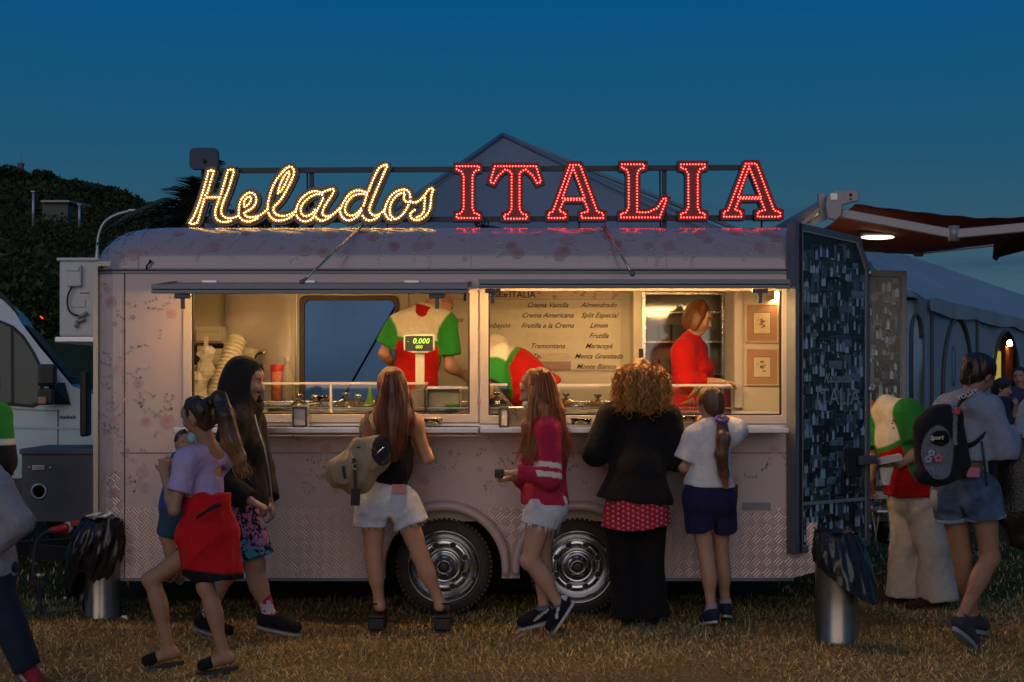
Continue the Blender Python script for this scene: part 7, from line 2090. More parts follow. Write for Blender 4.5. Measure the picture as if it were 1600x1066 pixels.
# ---- toddler carried in her arms
J = PJ(-1.45, head=(288, 694, 0), neck=(287, 718), shL=(280, 725, -.07), shR=(291, 725, .08), elL=(276, 752, -.1), wrL=(285, 765, -.12), elR=(288, 755, .1), wrR=(296, 765, .05),
       hipL=(272, 800, -.04), hipR=(280, 800, .06), knL=(261, 838, -.04), anL=(268, 886, -.02), toeL=(262, 900, -.05), knR=(268, 840, .07), anR=(283, 888, .06), toeR=(277, 903, .03))
p = person("toddler in a blue top carried in front of the girl in lilac, mostly hidden", J)
Hc = Human(J, .62, 'c', h=.009, face=(.4, -.8, 0), skin=(.36, .20, .13)); Hc.body(p)
garment(Hc, "blue_top", p, top(Hc, 1.4, .008, hem=.0), (.02, .08, .28), h=.01); garment(Hc, "denim_shorts", p, legs_b(Hc, .95, .012), (.03, .07, .13), h=.01)
hair_shell(Hc, p, (.03, .018, .012), lambda v: (v.ell(Hc.hc(-.02, .035, 0), (.052, .062, .058), [Hc.r, Hc.f, Hc.up], .02)), h=.009)
shoes(Hc, p, (.40, .10, .06), (.1, .2, .1))

# ---- man in the black hoodie, walking right
J = PJ(-.68, head=(387, 595, 0), neck=(377, 634, .0), shR=(366, 662, -.17), shL=(390, 660, .16), elR=(341, 752, -.25), wrR=(393, 784, -.27), elL=(408, 735, .20), wrL=(421, 782, .10),
       hipR=(374, 800, -.09), hipL=(382, 800, .09), knR=(398, 882, -.10), anR=(421, 962, -.08), toeR=(462, 980, -.10), knL=(352, 898, .06), anL=(322, 966, .04), toeL=(356, 985, .0))
p = person("young man in a black hooded jacket and bright floral shorts walking right", J)
H = Human(J, 1.03, 'm', h=.0085, face=(.97, -.26, -.06), skin=(.40, .23, .16), hands={'R': ((.9, 0, -.45), (-.3, .2, -.9), 1.1), 'L': ((.3, -.2, -1), (-1, 0, 0), .6)})
H.body(p)
def hd(v):
    S = H.S; ax = [H.r, H.f, H.up]
    top(H, 1.90, .020, hem=.02, ra=.064, rb=.056, cuff=.042, hemflare=.006, neck=.03)(v)
    v.ell(H.hc(-.035, .018, 0), (.112 * S, .118 * S, .128 * S), ax, .03); v.ell(H.hc(-.05, -.09, 0), (.105 * S, .10 * S, .10 * S), ax, .05)
    v.cap(H.J['neck'] - H.tf * .03, H.hc(-.05, -.06, 0), .10 * S, .10 * S, .06); v.ell(H.J['neck'] + H.tf * .04 + H.tup * .0, (.10, .09, .07), None, .05)
    v.ell(H.hc(.078, -.012, 0), (.078 * S, .082 * S, .108 * S), ax, .02, op='s'); v.ell(H.hc(.06, -.10, 0), (.055 * S, .055 * S, .06 * S), ax, .02, op='s')
    v.cap(H.J['wrR'], H.J['wrR'] + np.array([.1, 0, -.1]), .03, .03, .01, op='s')
garment(H, "black_hoodie", p, hd, (.018, .016, .017), fold=(.008, 8, 11), fdir=(.15, 0, 1))
m = MB(); zp = [P(398, 648, -.90), P(404, 672, -.905), P(413, 700, -.90), P(419, 730, -.89), P(423, 760, -.87), P(425, 785, -.85)]
m.tube(smooth_path(zp, 4), .0045, 6); m.build("zip", mat("zip_silver", (.55, .53, .50), .35, .7), p)
m = MB(); m.ell = None
for sg in (-1,):
    m.tube([Vector(H.hc(.088, -.050, sg * .026)), Vector(H.hc(.094, -.046, 0)), Vector(H.hc(.088, -.050, .026))], .0055, 6)
m.build("moustache", mat("beard_dark", (.035, .02, .013), .9), p)
hair_shell(H, p, (.02, .012, .008), lambda v: (v.ell(H.hc(-.004, .045, 0), (.078, .092, .082), [H.r, H.f, H.up], .02), v.ell(H.hc(.07, -.02, 0), (.07, .05, .085), [H.r, H.f, H.up], .02, op='s')))
def fc(V):
    n1 = vnoise(V[:, 0] * 22, V[:, 1] * 22, V[:, 2] * 22, 1); n2 = vnoise(V[:, 0] * 30 + 9, V[:, 1] * 30, V[:, 2] * 30, 2); n3 = vnoise(V[:, 0] * 48, V[:, 1] * 48, V[:, 2] * 48, 6)
    h = np.clip((V[:, 2] - PZ(870, -.68)) / .35, 0, 1)
    c = mixc(np.tile((.05, .30, .36), (len(V), 1)).astype(float), (.55, .16, .30), np.clip(h * 1.3 + n1 * .8, 0, 1)); c = mixc(c, (.30, .16, .42), (n2 > .35) * .8)
    return mixc(c, (.012, .012, .02), np.maximum((np.abs(n1) < .09) | (np.abs(n2) < .07), (n3 < -.45) * 1.) * 1.)
garment(H, "floral_shorts", p, legs_b(H, .86, .018, rb=.095, flare=.012), fc, h=.0065, fold=(.006, 9, 3))
def sock(H, parent, hi_, colf, name="sock", sides='LR'):
    for q in sides:
        an, kn, toe = H.J['an' + q], H.J['kn' + q], H.J['toe' + q]; a = an + (kn - an) * hi_; P_ = np.array([a, an, toe])
        garment(H, name, parent, lambda v: (v.cap(an, a, .038 * H.S, .042 * H.S, .02, cut1=True), v.cap(an, toe * .5 + an * .5, .036, .034, .02)), colf, h=.006, fold=None, only=(P_.min(0) - .08, P_.max(0) + .08))
def sc(V):
    z = V[:, 2]; zz = z - z.min(); c = np.tile((.55, .48, .46), (len(V), 1)).astype(float); n = vnoise(V[:, 0] * 42, V[:, 1] * 42, z * 42, 4)
    c = mixc(c, (.35, .03, .05), (n > .18) * 1.); return mixc(c, (.42, .02, .03), (zz > zz.max() - .035) * 1.)
sock(H, p, .40, sc, "patterned_sock"); shoes(H, p, (.014, .014, .015), (.30, .29, .28), high=.02)

# ---- long haired woman with the duffel bag
J = PJ(-.47, head=(614, 604, 0), neck=(617, 643, -.01), shL=(577, 664, 0), shR=(648, 664, -.02), elL=(558, 722, .03), wrL=(578, 690, .24), elR=(668, 716, .02), wrR=(655, 684, .24),
       waist=(612, 728, 0), hipL=(583, 790, 0), hipR=(629, 790, 0), knL=(584, 868, -.02), anL=(593, 944, 0), toeL=(589, 950, .15), knR=(656, 866, -.02), anR=(688, 944, -.01), toeR=(697, 950, .14))
p = person("woman with long hair, black tank top and frayed white shorts at left window", J)
H = Human(J, .97, 'f', h=.0085, face=(.05, 1, -.12), skin=(.46, .25, .15)); H.body(p)
def tk(v):
    H.torso(v, .008, .05); S = H.S; v.plane(P(611, 763, -.47), (0.02, 0, -1))
    v.plane(H.J['neck'] - H.tup * .02, H.tup)
    for q, sg in (('L', -1), ('R', 1)): v.ell(H.J['sh' + q] + H.sx * sg * .028 + H.tup * .0, (.070, .3, .125), [H.sx, H.tf, H.tup], .02, op='s')
    v.ell(H.J['neck'] - H.tup * .01, (.055, .3, .07), [H.sx, H.tf, H.tup], .02, op='s')
garment(H, "black_tank_top", p, tk, BLK, h=.0065, fold=(.003, 12, 6))
def denim_w(V):
    n = fbm(V[:, 0] * 14, V[:, 1] * 14, V[:, 2] * 14, 3, 4); c = np.array((.50, .54, .60)) * (1 + .18 * n)[:, None]; return c
garment(H, "frayed_denim_shorts", p, legs_b(H, .40, .012, ra=.098, rb=.100, waist=.15, flare=.012), denim_w, h=.0065, fold=(.006, 8, 7))
def fray(H, p, rad, t0, mt, seed, sides='LR', fr=.105, ln=(.015, .05), n=70):
    q_ = random.Random(seed); m = MB()
    for q in sides:
        hip, kn = H.J['hip' + q], H.J['kn' + q]; c = hip + (kn - hip) * t0; d = nrm(kn - hip); a1 = nrm(np.cross(d, [0, 1, 0])); a2 = np.cross(d, a1)
        for k in range(n):
            a = q_.uniform(0, 6.283); b = Vector(c + (a1 * math.cos(a) + a2 * math.sin(a)) * fr * H.S); L = q_.uniform(*ln)
            e = b + Vector(d) * L + Vector((q_.uniform(-.012, .012), q_.uniform(-.01, .01), 0)); w = Vector(np.cross(d, a1 * math.cos(a) + a2 * math.sin(a))) * .0028
            m.add([b - w - Vector(d) * .006, b + w - Vector(d) * .006, e], [(0, 1, 2)])
    m.build("frayed_threads", mt, p, kind="stuff", fixn=False)
thr = mat("denim_thread", (.60, .60, .62), .9); fray(H, p, .1, .39, thr, 3, fr=.118)
m = MB(); m.cbox(PX(613, -.62), PX(635, -.62), -.632, -.615, PZ(772, -.62), PZ(757, -.62), b=.003); m.build("pink_wallet", mat("wallet_pink", (.52, .22, .20), .6), p)
m = MB(); m.prism([[(PX(611, -.6), PZ(766, -.6)), (PX(637, -.6), PZ(766, -.6)), (PX(636, -.6), PZ(792, -.6)), (PX(624, -.6), PZ(797, -.6)), (PX(612, -.6), PZ(792, -.6))]], wallM(0, -.622, 0), .006); m.build("back_pocket", mat("denim_pocket", (.44, .48, .55), .9), p)
def hb(v):
    S = H.S; ax = [H.r, H.f, H.up]
    v.ell(H.hc(-.015, .032, 0), (.088 * S, .104 * S, .098 * S), ax, .02)
    A = H.hc(-.05, -.02, 0)
    for a, b, ra, rb in ((P(614, 606, -.54), P(612, 650, -.60), .095, .105), (P(612, 650, -.60), P(606, 690, -.62), .105, .085), (P(606, 690, -.62), P(607, 714, -.61), .080, .045)): v.cap(a, b, ra * S, rb * S, .04, side=(1, 0, 0), flat=.55)
    v.cap(P(630, 620, -.52), P(641, 655, -.55), .05 * S, .035 * S, .04)
    v.ell(H.hc(.09, -.02, 0), (.066 * S, .06 * S, .10 * S), ax, .02, op='s')
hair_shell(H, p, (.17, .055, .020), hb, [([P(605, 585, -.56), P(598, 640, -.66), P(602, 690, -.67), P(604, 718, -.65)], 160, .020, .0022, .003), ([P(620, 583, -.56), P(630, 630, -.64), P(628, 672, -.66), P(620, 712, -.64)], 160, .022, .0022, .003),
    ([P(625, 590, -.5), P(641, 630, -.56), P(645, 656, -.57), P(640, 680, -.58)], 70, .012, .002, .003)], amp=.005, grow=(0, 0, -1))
for q in 'LR':   # platform shoes
    an, toe = H.J['an' + q], H.J['toe' + q]; x = (an[0] + toe[0]) / 2; z0 = PZ(983, float(an[1]))
    m = MB(); m.cbox(x - .052, x + .052, float(an[1]) - .07, float(toe[1]) + .06, z0, z0 + .075, b=.012); m.build("platform_sole", mat("platform_black", (.014, .013, .013), .6), p)
    m = MB(); m.cbox(x - .050, x + .050, float(an[1]) - .068, float(toe[1]) + .05, z0 + .079, z0 + .096, b=.006); m.build("insole", mat("insole_brown", (.05, .03, .02), .7), p)
    m = MB(); m.tube(smooth_path([(x - .048, an[1] + .04, z0 + .09), (x - .045, an[1] + .02, z0 + .15), (x, an[1] - .05, z0 + .165), (x + .045, an[1] + .02, z0 + .15), (x + .048, an[1] + .04, z0 + .09)], 5), .006, 6); m.build("ankle_strap", mat("platform_black"), p)
# duffel bag
Yb = -.70
t = thing("duffel_bag", "beige canvas duffel bag with black straps on the long haired woman's left shoulder", "bag", tuple(P(564, 725, Yb)))
class BoxH: pass
bh = BoxH(); c0 = np.array(P(565, 726, Yb))
def bg(v):
    a, b = np.array(P(543, 737, Yb)), np.array(P(588, 712, Yb))
    v.cap(a, b, .108, .096, .05, side=(.3, 0, 1), flat=.85); v.cap(P(537, 740, Yb), P(560, 748, Yb), .075, .075, .04); v.cap(P(564, 700, Yb), P(590, 698, Yb), .05, .045, .03)
    v.ell(P(598, 703, Yb - .07), (.052, .05, .080), None, .02, op='s')
canv = mat("bag_canvas", rough=.85, attr=True, var=.12, vscale=14, bump=.4, bscale=180)
garment(H, "bag_body", t, bg, lambda V: mixc(np.tile((.33, .25, .15), (len(V), 1)).astype(float), (.018, .018, .018), (np.linalg.norm((V - np.array(P(598, 703, Yb - .05))) / np.array([.062, .2, .09]), axis=1) < 1.08) * 1.),
        h=.0065, fold=(.013, 12, 9), fdir=(.3, 0, 1), stretch=.22, mt=canv, only=(c0 - .28, c0 + .28))
stp = mat("bag_strap", (.014, .013, .013), .6)
m = MB(); m.bar(P(553, 716, Yb - .15), P(556, 766, Yb - .15), .022, .006); m.bar(P(556, 764, Yb - .14), P(555, 790, Yb - .13), .055, .010); m.build("hanging_strap", stp, t)
for pts in ([P(560, 700, Yb - .06), P(566, 668, Yb + .05), P(576, 645, -.52), P(583, 648, -.40)], [P(592, 690, Yb - .02), P(583, 668, Yb + .04), P(579, 647, -.53), P(584, 646, -.40)]):
    q = smooth_path(pts, 5); m = MB()
    for a, b in zip(q, q[1:]): m.bar(a, b, .026, .005, up=(0, 1, 0.01))
    m.build("shoulder_strap", stp, t)
m = MB(); m.lathe([(.015, -.003), (.019, -.003), (.019, .003), (.015, .003), (.015, -.003)], P(555, 729, Yb - .155), 'y', 14); m.tube([P(586, 712, Yb - .12), P(592, 706, Yb - .13), P(600, 699, Yb - .12)], .006, 6); m.build("buckle", chrome, t)
m = MB(); m.bar(P(536, 728, Yb - .125), P(539, 748, Yb - .12), .018, .004); m.build("side_patch", stp, t)

# ---- auburn girl in the pink-red sweater
J = PJ(-.58, head=(837, 608, 0), neck=(853, 650, .02), shL=(855, 676, -.15), shR=(860, 676, .15), elL=(860, 745, -.19), wrL=(806, 739, -.16), elR=(852, 756, .15), wrR=(800, 746, -.02),
       hipL=(849, 790, -.075), hipR=(851, 790, .075), knL=(828, 876, -.08), anL=(878, 950, -.06), toeL=(860, 977, -.06), knR=(846, 880, .08), anR=(850, 953, .06), toeR=(816, 972, .03))
p = person("auburn long haired girl in a raspberry sweater holding a phone, facing left", J)
H = Human(J, .97, 'f', h=.0085, face=(-1, -.03, -.10), skin=(.44, .25, .17), hands={'L': ((-1, 0, 0), (.1, .2, -1), .7), 'R': ((-1, .1, -.1), (0, -.6, .7), .7)}); H.body(p)
RSP = (.40, .022, .060)
def swc(V):
    c = np.tile(RSP, (len(V), 1)).astype(float); H_ = H; d, t_ = segd(V, H.J['shL'], H.J['elL']); d2, t2 = segd(V, H.J['elL'], H.J['wrL'])
    ax = nrm(H.J['elL'] - H.J['shL']); s = (V - H.J['shL']) @ ax; s = s + .20 * (V[:, 0] - H.J['shL'][0]) * -1; L = np.linalg.norm(H.J['elL'] - H.J['shL']); near = (V[:, 1] < -.66)
    w = ((s > L * .68) & (s < L * .80)) | ((s > L * .90) & (s < L * 1.02)); return mixc(c, (.66, .60, .55), (w & near & (d < .10)) * 1.)
garment(H, "raspberry_sweater", p, top(H, 1.88, .015, hem=-.02, ra=.058, rb=.058, cuff=.040, neck=.06), swc, h=.0075, fold=(.007, 9, 12), fdir=(0, 0, 1))
m = MB(); LM = Matrix(((0, 0, -1, 0), (1, 0, 0, 0), (0, 1, 0, 0), (0, 0, 0, 1)))
put_text(m, "MIAMI", Matrix.Translation(P(829, 697, -.66)) @ Matrix.Rotation(R(-88), 4, 'Y') @ wallM(0, 0, 0), .055, bold=.001, depth=.002); m.build("chest_lettering", mat("print_white", (.6, .55, .52), .7), p, fixn=False)
garment(H, "frayed_denim_shorts", p, legs_b(H, .34, .012, ra=.092, rb=.090, flare=.008), denim_w, h=.0065, fold=(.004, 9, 8)); fray(H, p, .1, .35, thr, 7, fr=.108, n=60, ln=(.015, .07))
m = MB(); m.ell = 0; c = Vector(H.hc(.075, -.078, 0)); m.ball(c, 1, 14, 10, (.042, .046, .034)); m.build("face_mask", mat("mask_pale", (.40, .50, .55), .7, bump=.3), p)
m = MB(); m.cbox(PX(773, -.76), PX(787, -.76), -.80, -.73, PZ(746, -.76), PZ(733, -.76), b=.006); o = m.build("phone", mat("phone_black", (.012, .012, .014), .25)); props(o, "black phone held in front of the auburn girl in the raspberry sweater", "phone")
def hb(v):
    S = H.S; ax = [H.r, H.f, H.up]
    v.ell(H.hc(-.020, .032, 0), (.088 * S, .102 * S, .098 * S), ax, .02)
    for a, b, ra, rb in ((P(845, 600, -.58), P(858, 648, -.60), .090, .100), (P(858, 648, -.60), P(872, 690, -.58), .095, .070), (P(872, 690, -.58), P(884, 712, -.56), .066, .030)): v.cap(a, b, ra * S, rb * S, .04)
    v.cap(P(836, 610, -.67), P(826, 665, -.70), .034 * S, .040 * S, .04); v.cap(P(826, 665, -.70), P(822, 712, -.70), .040 * S, .022 * S, .03); v.cap(P(850, 640, -.70), P(862, 680, -.73), .05, .03, .04)
    v.ell(H.hc(.088, -.02, .0), (.11 * S, .050 * S, .092 * S), ax, .015, op='s')
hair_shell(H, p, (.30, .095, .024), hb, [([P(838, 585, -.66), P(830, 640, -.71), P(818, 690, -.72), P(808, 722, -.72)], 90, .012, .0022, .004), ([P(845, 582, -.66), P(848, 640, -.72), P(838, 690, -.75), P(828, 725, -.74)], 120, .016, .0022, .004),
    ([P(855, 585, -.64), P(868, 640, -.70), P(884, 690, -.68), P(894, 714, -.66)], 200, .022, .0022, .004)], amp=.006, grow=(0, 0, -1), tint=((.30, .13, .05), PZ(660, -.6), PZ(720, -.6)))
sock(H, p, .10, (.10, .13, .18)); shoes(H, p, (.012, .012, .016), (.42, .42, .42), stripe=(.50, .50, .52))

# ---- curly blonde woman in the black cardigan
J = PJ(-.36, head=(1001, 596, 0), neck=(1000, 632, -.01), shL=(955, 653, 0), shR=(1043, 653, 0), elL=(931, 708, -.02), wrL=(948, 700, .24), elR=(1056, 718, -.02), wrR=(1058, 696, .22),
       hipL=(970, 800, 0), hipR=(1018, 800, 0), knL=(972, 880, -.02), anL=(980, 958, 0), toeL=(980, 967, .15), knR=(1014, 880, -.02), anR=(1018, 958, -.01), toeR=(1020, 967, .14))
p = person("woman with curly golden hair in a black cardigan and wide black trousers", J)
H = Human(J, 1.0, 'f', face=(.05, 1, -.08), bulk=.98, skin=(.44, .26, .18)); H.body(p)
def card(v):
    top(H, 1.85, .016, hem=-.0, ra=.068, rb=.060, cuff=.045, neck=.05)(v)
    v.F = np.minimum(v.F, v.F); bk = np.array([0, -.035, 0])
    w = Vol(v.lo, v.lo + v.n * v.h, v.h); w.F = np.full(v.n, .5, np.float32); w.n = v.n
    w.cap(H.pel + H.tup * .24 + bk, np.array(P(993, 779, -.36)) + bk, .180, .246, .04, side=(1, 0, 0), flat=.90, cut1=True)
    h = np.maximum(.05 - np.abs(v.F - w.F), 0) / .05; v.F = np.minimum(v.F, w.F) - h * h * .0125
garment(H, "black_cardigan", p, card, (.010, .009, .010), fold=(.006, 7, 21))
def skirt(v): v.cap(H.pel + H.tup * .12 + [0, -.045, 0], np.array(P(993, 822, -.36)) + [0, -.045, 0], .190, .218, .04, side=(1, 0, 0), flat=.94, cut1=True); v.plane(P(1035, 815, -.36), (.14, 0, -1)); v.plane(H.pel + H.tup * .13, H.tup)
def blc(V):
    c = np.tile((.42, .018, .04), (len(V), 1)).astype(float); g = .030; r_1 = np.round(V[:, 0] / g); r_2 = np.round((V[:, 2] + r_1 * .013) / g); d = np.hypot(V[:, 0] - r_1 * g, V[:, 2] + r_1 * .013 - r_2 * g); return mixc(c, (.55, .35, .36), (d < .0065) * 1.)
garment(H, "red_spotted_blouse", p, skirt, blc, h=.006, fold=(.006, 8, 23))
garment(H, "black_trousers", p, legs_b(H, 2.04, .010, ra=.092, knee_r=.072, ank_r=.082, flare=.012), (.009, .008, .010), fold=(.008, 6, 24))
rc = random.Random(5); st = []
for k in range(64):
    a = rc.uniform(-1.5, 1.5); a0 = Vector(H.hc(-.03, .10, 0)); rr_ = .125 + .03 * rc.random()
    x = math.sin(a); yb = -math.cos(a * .8); base = Vector(H.J['head'])
    st.append(([base + Vector((x * .04, yb * .04, .10)), base + Vector((x * rr_ * .95, yb * rr_ * 1.1, .06)), base + Vector((x * rr_ * 1.12, yb * rr_ * 1.25, -.06)), base + Vector((x * rr_ * 1.05, yb * rr_ * 1.2, -.14 - rc.uniform(0, .09) * (1 - abs(x) * .5)))], 24, .014, .0034, .021))
def hb(v):
    S = H.S; ax = [H.r, H.f, H.up]; v.ell(H.hc(-.02, .035, 0), (.105 * S, .112 * S, .102 * S), ax, .03); v.ell(H.hc(-.03, -.06, 0), (.135 * S, .115 * S, .12 * S), ax, .05)
    v.ell(P(1012, 628, -.46), (.07, .05, .075), None, .04); v.ell(H.hc(.11, -.03, 0), (.07 * S, .06 * S, .10 * S), ax, .02, op='s')
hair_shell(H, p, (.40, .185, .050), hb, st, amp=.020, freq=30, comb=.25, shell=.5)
shoes(H, p, BLK, (.02, .02, .02))

# ---- ponytailed girl in the white polo
J = PJ(-.44, head=(1109, 631, 0), neck=(1115, 664, -.01), shL=(1085, 686, 0), shR=(1141, 682, 0), elL=(1068, 730, .0), wrL=(1074, 706, .18), elR=(1154, 664, .10), wrR=(1112, 650, .26),
       hipL=(1090, 778, 0), hipR=(1125, 778, .03), knL=(1104, 870, 0), anL=(1112, 955, -.01), toeL=(1100, 966, .11), knR=(1126, 868, .12), anR=(1134, 946, .18), toeR=(1136, 956, .32))
p = person("ponytailed girl in white polo shirt and navy shorts leaning on the shelf", J)
H = Human(J, .88, 'f', face=(-.62, .78, -.12), skin=(.42, .24, .16), hands={'R': ((-1, .1, -.1), (0, .2, -1), .5)}); H.body(p)
garment(H, "white_polo_shirt", p, top(H, .74, .014, hem=-.10, rb=.066, neck=.055), (.60, .60, .62), fold=(.006, 8, 31))
garment(H, "polo_collar", p, lambda v: (v.cap(H.J['neck'] - H.tup * .01, H.J['neck'] + H.up * .035, .076, .066, .01, cut1=True, cut0=True), v.cap(H.J['neck'] - H.tup * .05, H.J['neck'] + H.up * .1, .052, .052, .01, op='s')), (.52, .54, .58), h=.006, fold=None, only=(H.J['neck'] - .15, H.J['neck'] + .15))
garment(H, "navy_shorts", p, legs_b(H, .54, .012, ra=.092, rb=.094, waist=.14, flare=.010), (.018, .016, .060), fold=(.006, 8, 32))
def hb(v):
    S = H.S; ax = [H.r, H.f, H.up]; v.ell(H.hc(-.02, .032, 0), (.085 * S, .100 * S, .095 * S), ax, .02); v.ell(H.hc(-.045, -.035, 0), (.074 * S, .06 * S, .075 * S), ax, .04)
    v.ell(H.hc(.092, -.03, 0), (.10 * S, .054 * S, .088 * S), ax, .02, op='s')
    pts = [P(1129, 656, -.55), P(1131, 685, -.60), P(1127, 710, -.61), P(1132, 740, -.60), P(1135, 762, -.59)]
    for a, b, ra, rb in zip(pts, pts[1:], (.030, .042, .040, .032), (.042, .040, .032, .012)): v.cap(a, b, ra, rb, .02)
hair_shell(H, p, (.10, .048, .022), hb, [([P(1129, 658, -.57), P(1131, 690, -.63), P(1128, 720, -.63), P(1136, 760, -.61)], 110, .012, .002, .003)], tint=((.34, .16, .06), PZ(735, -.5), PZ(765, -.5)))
m = MB(); q = random.Random(2)
for k in range(9): a = k * .7; m.ball(P(1128, 655, -.57) + Vector((.030 * math.cos(a), .02 * math.sin(a) , .016 * math.sin(a))), .016, 8, 6)
m.build("purple_scrunchie", mat("scrunchie", (.10, .06, .30), .5), p)
m = MB(); a, b = Vector(H.hc(.092, .006, -.055)), Vector(H.hc(.0, .006, -.086)); m.tube([a, b], .0022, 5)
for sg in (-1, 1): cc = Vector(H.hc(.096, .002, sg * .032)); m.tube([cc + Vector(H.r) * .024 * math.cos(t_) + Vector(H.up) * .019 * math.sin(t_) for t_ in np.linspace(0, 6.28, 13)], .0018, 4)
m.build("glasses", rubber, p)
sock(H, p, .13, (.30, .30, .34)); shoes(H, p, (.02, .022, .05), (.50, .50, .50))

# ---- polo shirts of the staff: white yoke, green band and sleeves, red body
GRN = (.024, .22, .035); REDP = (.38, .008, .007); CRM = (.66, .60, .48)
def poloc(H, tb, wide=.035, tilt=0., sl=.068, line=None, st=.42):
    def f(V):
        z = line(V) if line else (V - H.pel) @ H.tup + ((V - H.pel) @ H.sx) * tilt; c = np.tile(REDP, (len(V), 1)).astype(float); c = mixc(c, GRN, np.clip((z - tb) / .008 + .5, 0, 1)); c = mixc(c, CRM, np.clip((z - tb - wide) / .008 + .5, 0, 1))
        for q in 'LR':
            ax_ = H.J['el' + q] - H.J['sh' + q]; d, t_ = segd(V, H.J['sh' + q] + ax_ * st, H.J['el' + q]); W_ = np.linalg.norm(H.J['shR'] - H.J['shL']) / 2; u = V - H.chest
            dT = (np.sqrt(((u @ H.sx) / (W_ * .84)) ** 2 + ((u @ H.tf) / (.12 * H.S)) ** 2 + ((u @ H.tup) / (.24 * H.S)) ** 2) - 1) * .13
            c = mixc(c, GRN, np.clip((dT - (d - sl * H.S)) / .012 + .5, 0, 1))
        return c
    return f
def collar(H, p, col):
    garment(H, "polo_collar", p, lambda v: (v.cap(H.J['neck'] - H.tup * .035, H.J['neck'] + H.up * .028, .098, .080, .01, cut1=True), v.cap(H.J['neck'] - H.tup * .02, H.J['neck'] + H.up * .1, .060, .060, .01, op='s')), col, h=.006, fold=None, only=(H.J['neck'] - .18, H.J['neck'] + .18))
J = PJ(1.22, head=(686, 479, .06), neck=(662, 484, .02), shL=(621, 508, 0), shR=(697, 506, 0), elL=(600, 552, .02), wrL=(618, 575, .22), elR=(702, 572, .0), wrR=(722, 586, .12),
       hipL=(628, 625, .02), hipR=(660, 625, .02), knL=(628, 702, 0), anL=(628, 775, 0), toeL=(625, 780, .2), knR=(662, 702, 0), anR=(662, 775, 0), toeR=(664, 780, .2))
p = person("bald server in a white, green and red polo with his back to us", J)
H = Human(J, 1.04, 'm', face=(.80, .30, -.48), up=(.42, .1, .9), bulk=1.0, skin=(.46, .26, .17)); H.body(p)
garment(H, "striped_polo_shirt", p, top(H, .72, .012, hem=.06, ra=.064, rb=.068, neck=.06), poloc(H, PZ(536, 1.22) - float(H.pel[2]), .032), h=.009, fold=(.006, 8, 41)); collar(H, p, REDP)
garment(H, "white_trousers", p, legs_b(H, 1.95, .014), WHT, h=.012, fold=None); shoes(H, p, BLK)
J = PJ(1.0, head=(749, 632, .04), neck=(766, 578, .02), shL=(778, 560, -.17), shR=(772, 546, .19), elL=(762, 612, -.20), wrL=(745, 640, -.15), elR=(752, 600, .2), wrR=(742, 630, .2), waist=(808, 580, 0),
       hipL=(842, 618, -.09), hipR=(842, 616, .09), knL=(842, 705, -.1), anL=(850, 775, -.1), toeL=(815, 780, -.1), knR=(842, 705, .1), anR=(850, 775, .1), toeR=(815, 780, .1))
p = person("server bending low behind the right window so only his striped back shows", J)
H = Human(J, 1.03, 'm', face=(-.5, .1, -.85), up=(-.5, 0, -.8), bulk=1.15, skin=(.44, .25, .17), h=.009); H.body(p)
garment(H, "striped_polo_shirt", p, top(H, .70, .024, hem=.08, ra=.082, rb=.078, neck=.06), poloc(H, .275, .035, st=.55), h=.010, fold=(.008, 7, 43)); collar(H, p, REDP)
garment(H, "white_trousers", p, legs_b(H, 1.95, .014), WHT, h=.012, fold=None); shoes(H, p, BLK)
hair_shell(H, p, (.03, .02, .015), lambda v: v.ell(H.hc(-.01, .04, 0), (.08, .09, .085), [H.r, H.f, H.up], .02), h=.01)

# ---- woman in the red cardigan inside
J = PJ(1.0, head=(1092, 497, 0), neck=(1079, 529, .01), shR=(1066, 551, -.15), shL=(1088, 549, .15), elR=(1073, 596, -.20), wrR=(1128, 597, -.18), elL=(1095, 596, .17), wrL=(1138, 604, .05),
       waist=(1084, 600, 0), hipR=(1080, 636, -.08), hipL=(1086, 636, .08), knR=(1080, 710, -.08), anR=(1080, 775, -.08), toeR=(1105, 782, -.08), knL=(1086, 710, .08), anL=(1086, 775, .08), toeL=(1112, 782, .08))
p = person("woman with wavy bob in a bright red cardigan serving behind the right window", J)
H = Human(J, .94, 'f', h=.0075, face=(.86, -.32, -.36), bulk=1.12, skin=(.44, .25, .16), hands={'R': ((1, -.1, -.1), (0, 0, -1), .6), 'L': ((1, -.2, -.2), (0, 0, -1), .6)}); H.body(p)
garment(H, "red_cardigan", p, top(H, 1.55, .016, hem=.05, ra=.066, rb=.060, neck=.052), (.40, .008, .010), h=.0065, fold=(.005, 9, 51))
garment(H, "dark_trousers", p, legs_b(H, 1.95, .012), BLK, h=.012, fold=None); shoes(H, p, BLK)
def hb(v):
    S = H.S; ax = [H.r, H.f, H.up]; v.ell(H.hc(-.02, .034, 0), (.092 * S, .104 * S, .098 * S), ax, .02)
    v.ell(H.hc(-.05, -.04, 0), (.090 * S, .075 * S, .085 * S), ax, .04); v.ell(H.hc(.004, -.02, .080), (.030 * S, .055 * S, .09 * S), ax, .03); v.ell(H.hc(.004, -.02, -.080), (.030 * S, .055 * S, .09 * S), ax, .03)
    v.ell(H.hc(.095, -.025, 0), (.085 * S, .050 * S, .090 * S), ax, .02, op='s')
base = Vector(H.J['head']); rc = random.Random(3)
st = [([Vector(H.hc(-.01, .12, .01)), Vector(H.hc(-.02 - .07 * abs(math.cos(a)), .05, .10 * math.sin(a))), Vector(H.hc(-.03 - .08 * abs(math.cos(a)), -.05, .105 * math.sin(a))), Vector(H.hc(-.01 - .08 * abs(math.cos(a)), -.11, .10 * math.sin(a)))], 16, .008, .002, .006) for a in np.linspace(-1.2, 1.5, 14)]
hair_shell(H, p, (.15, .055, .020), hb, st, amp=.008, freq=38)
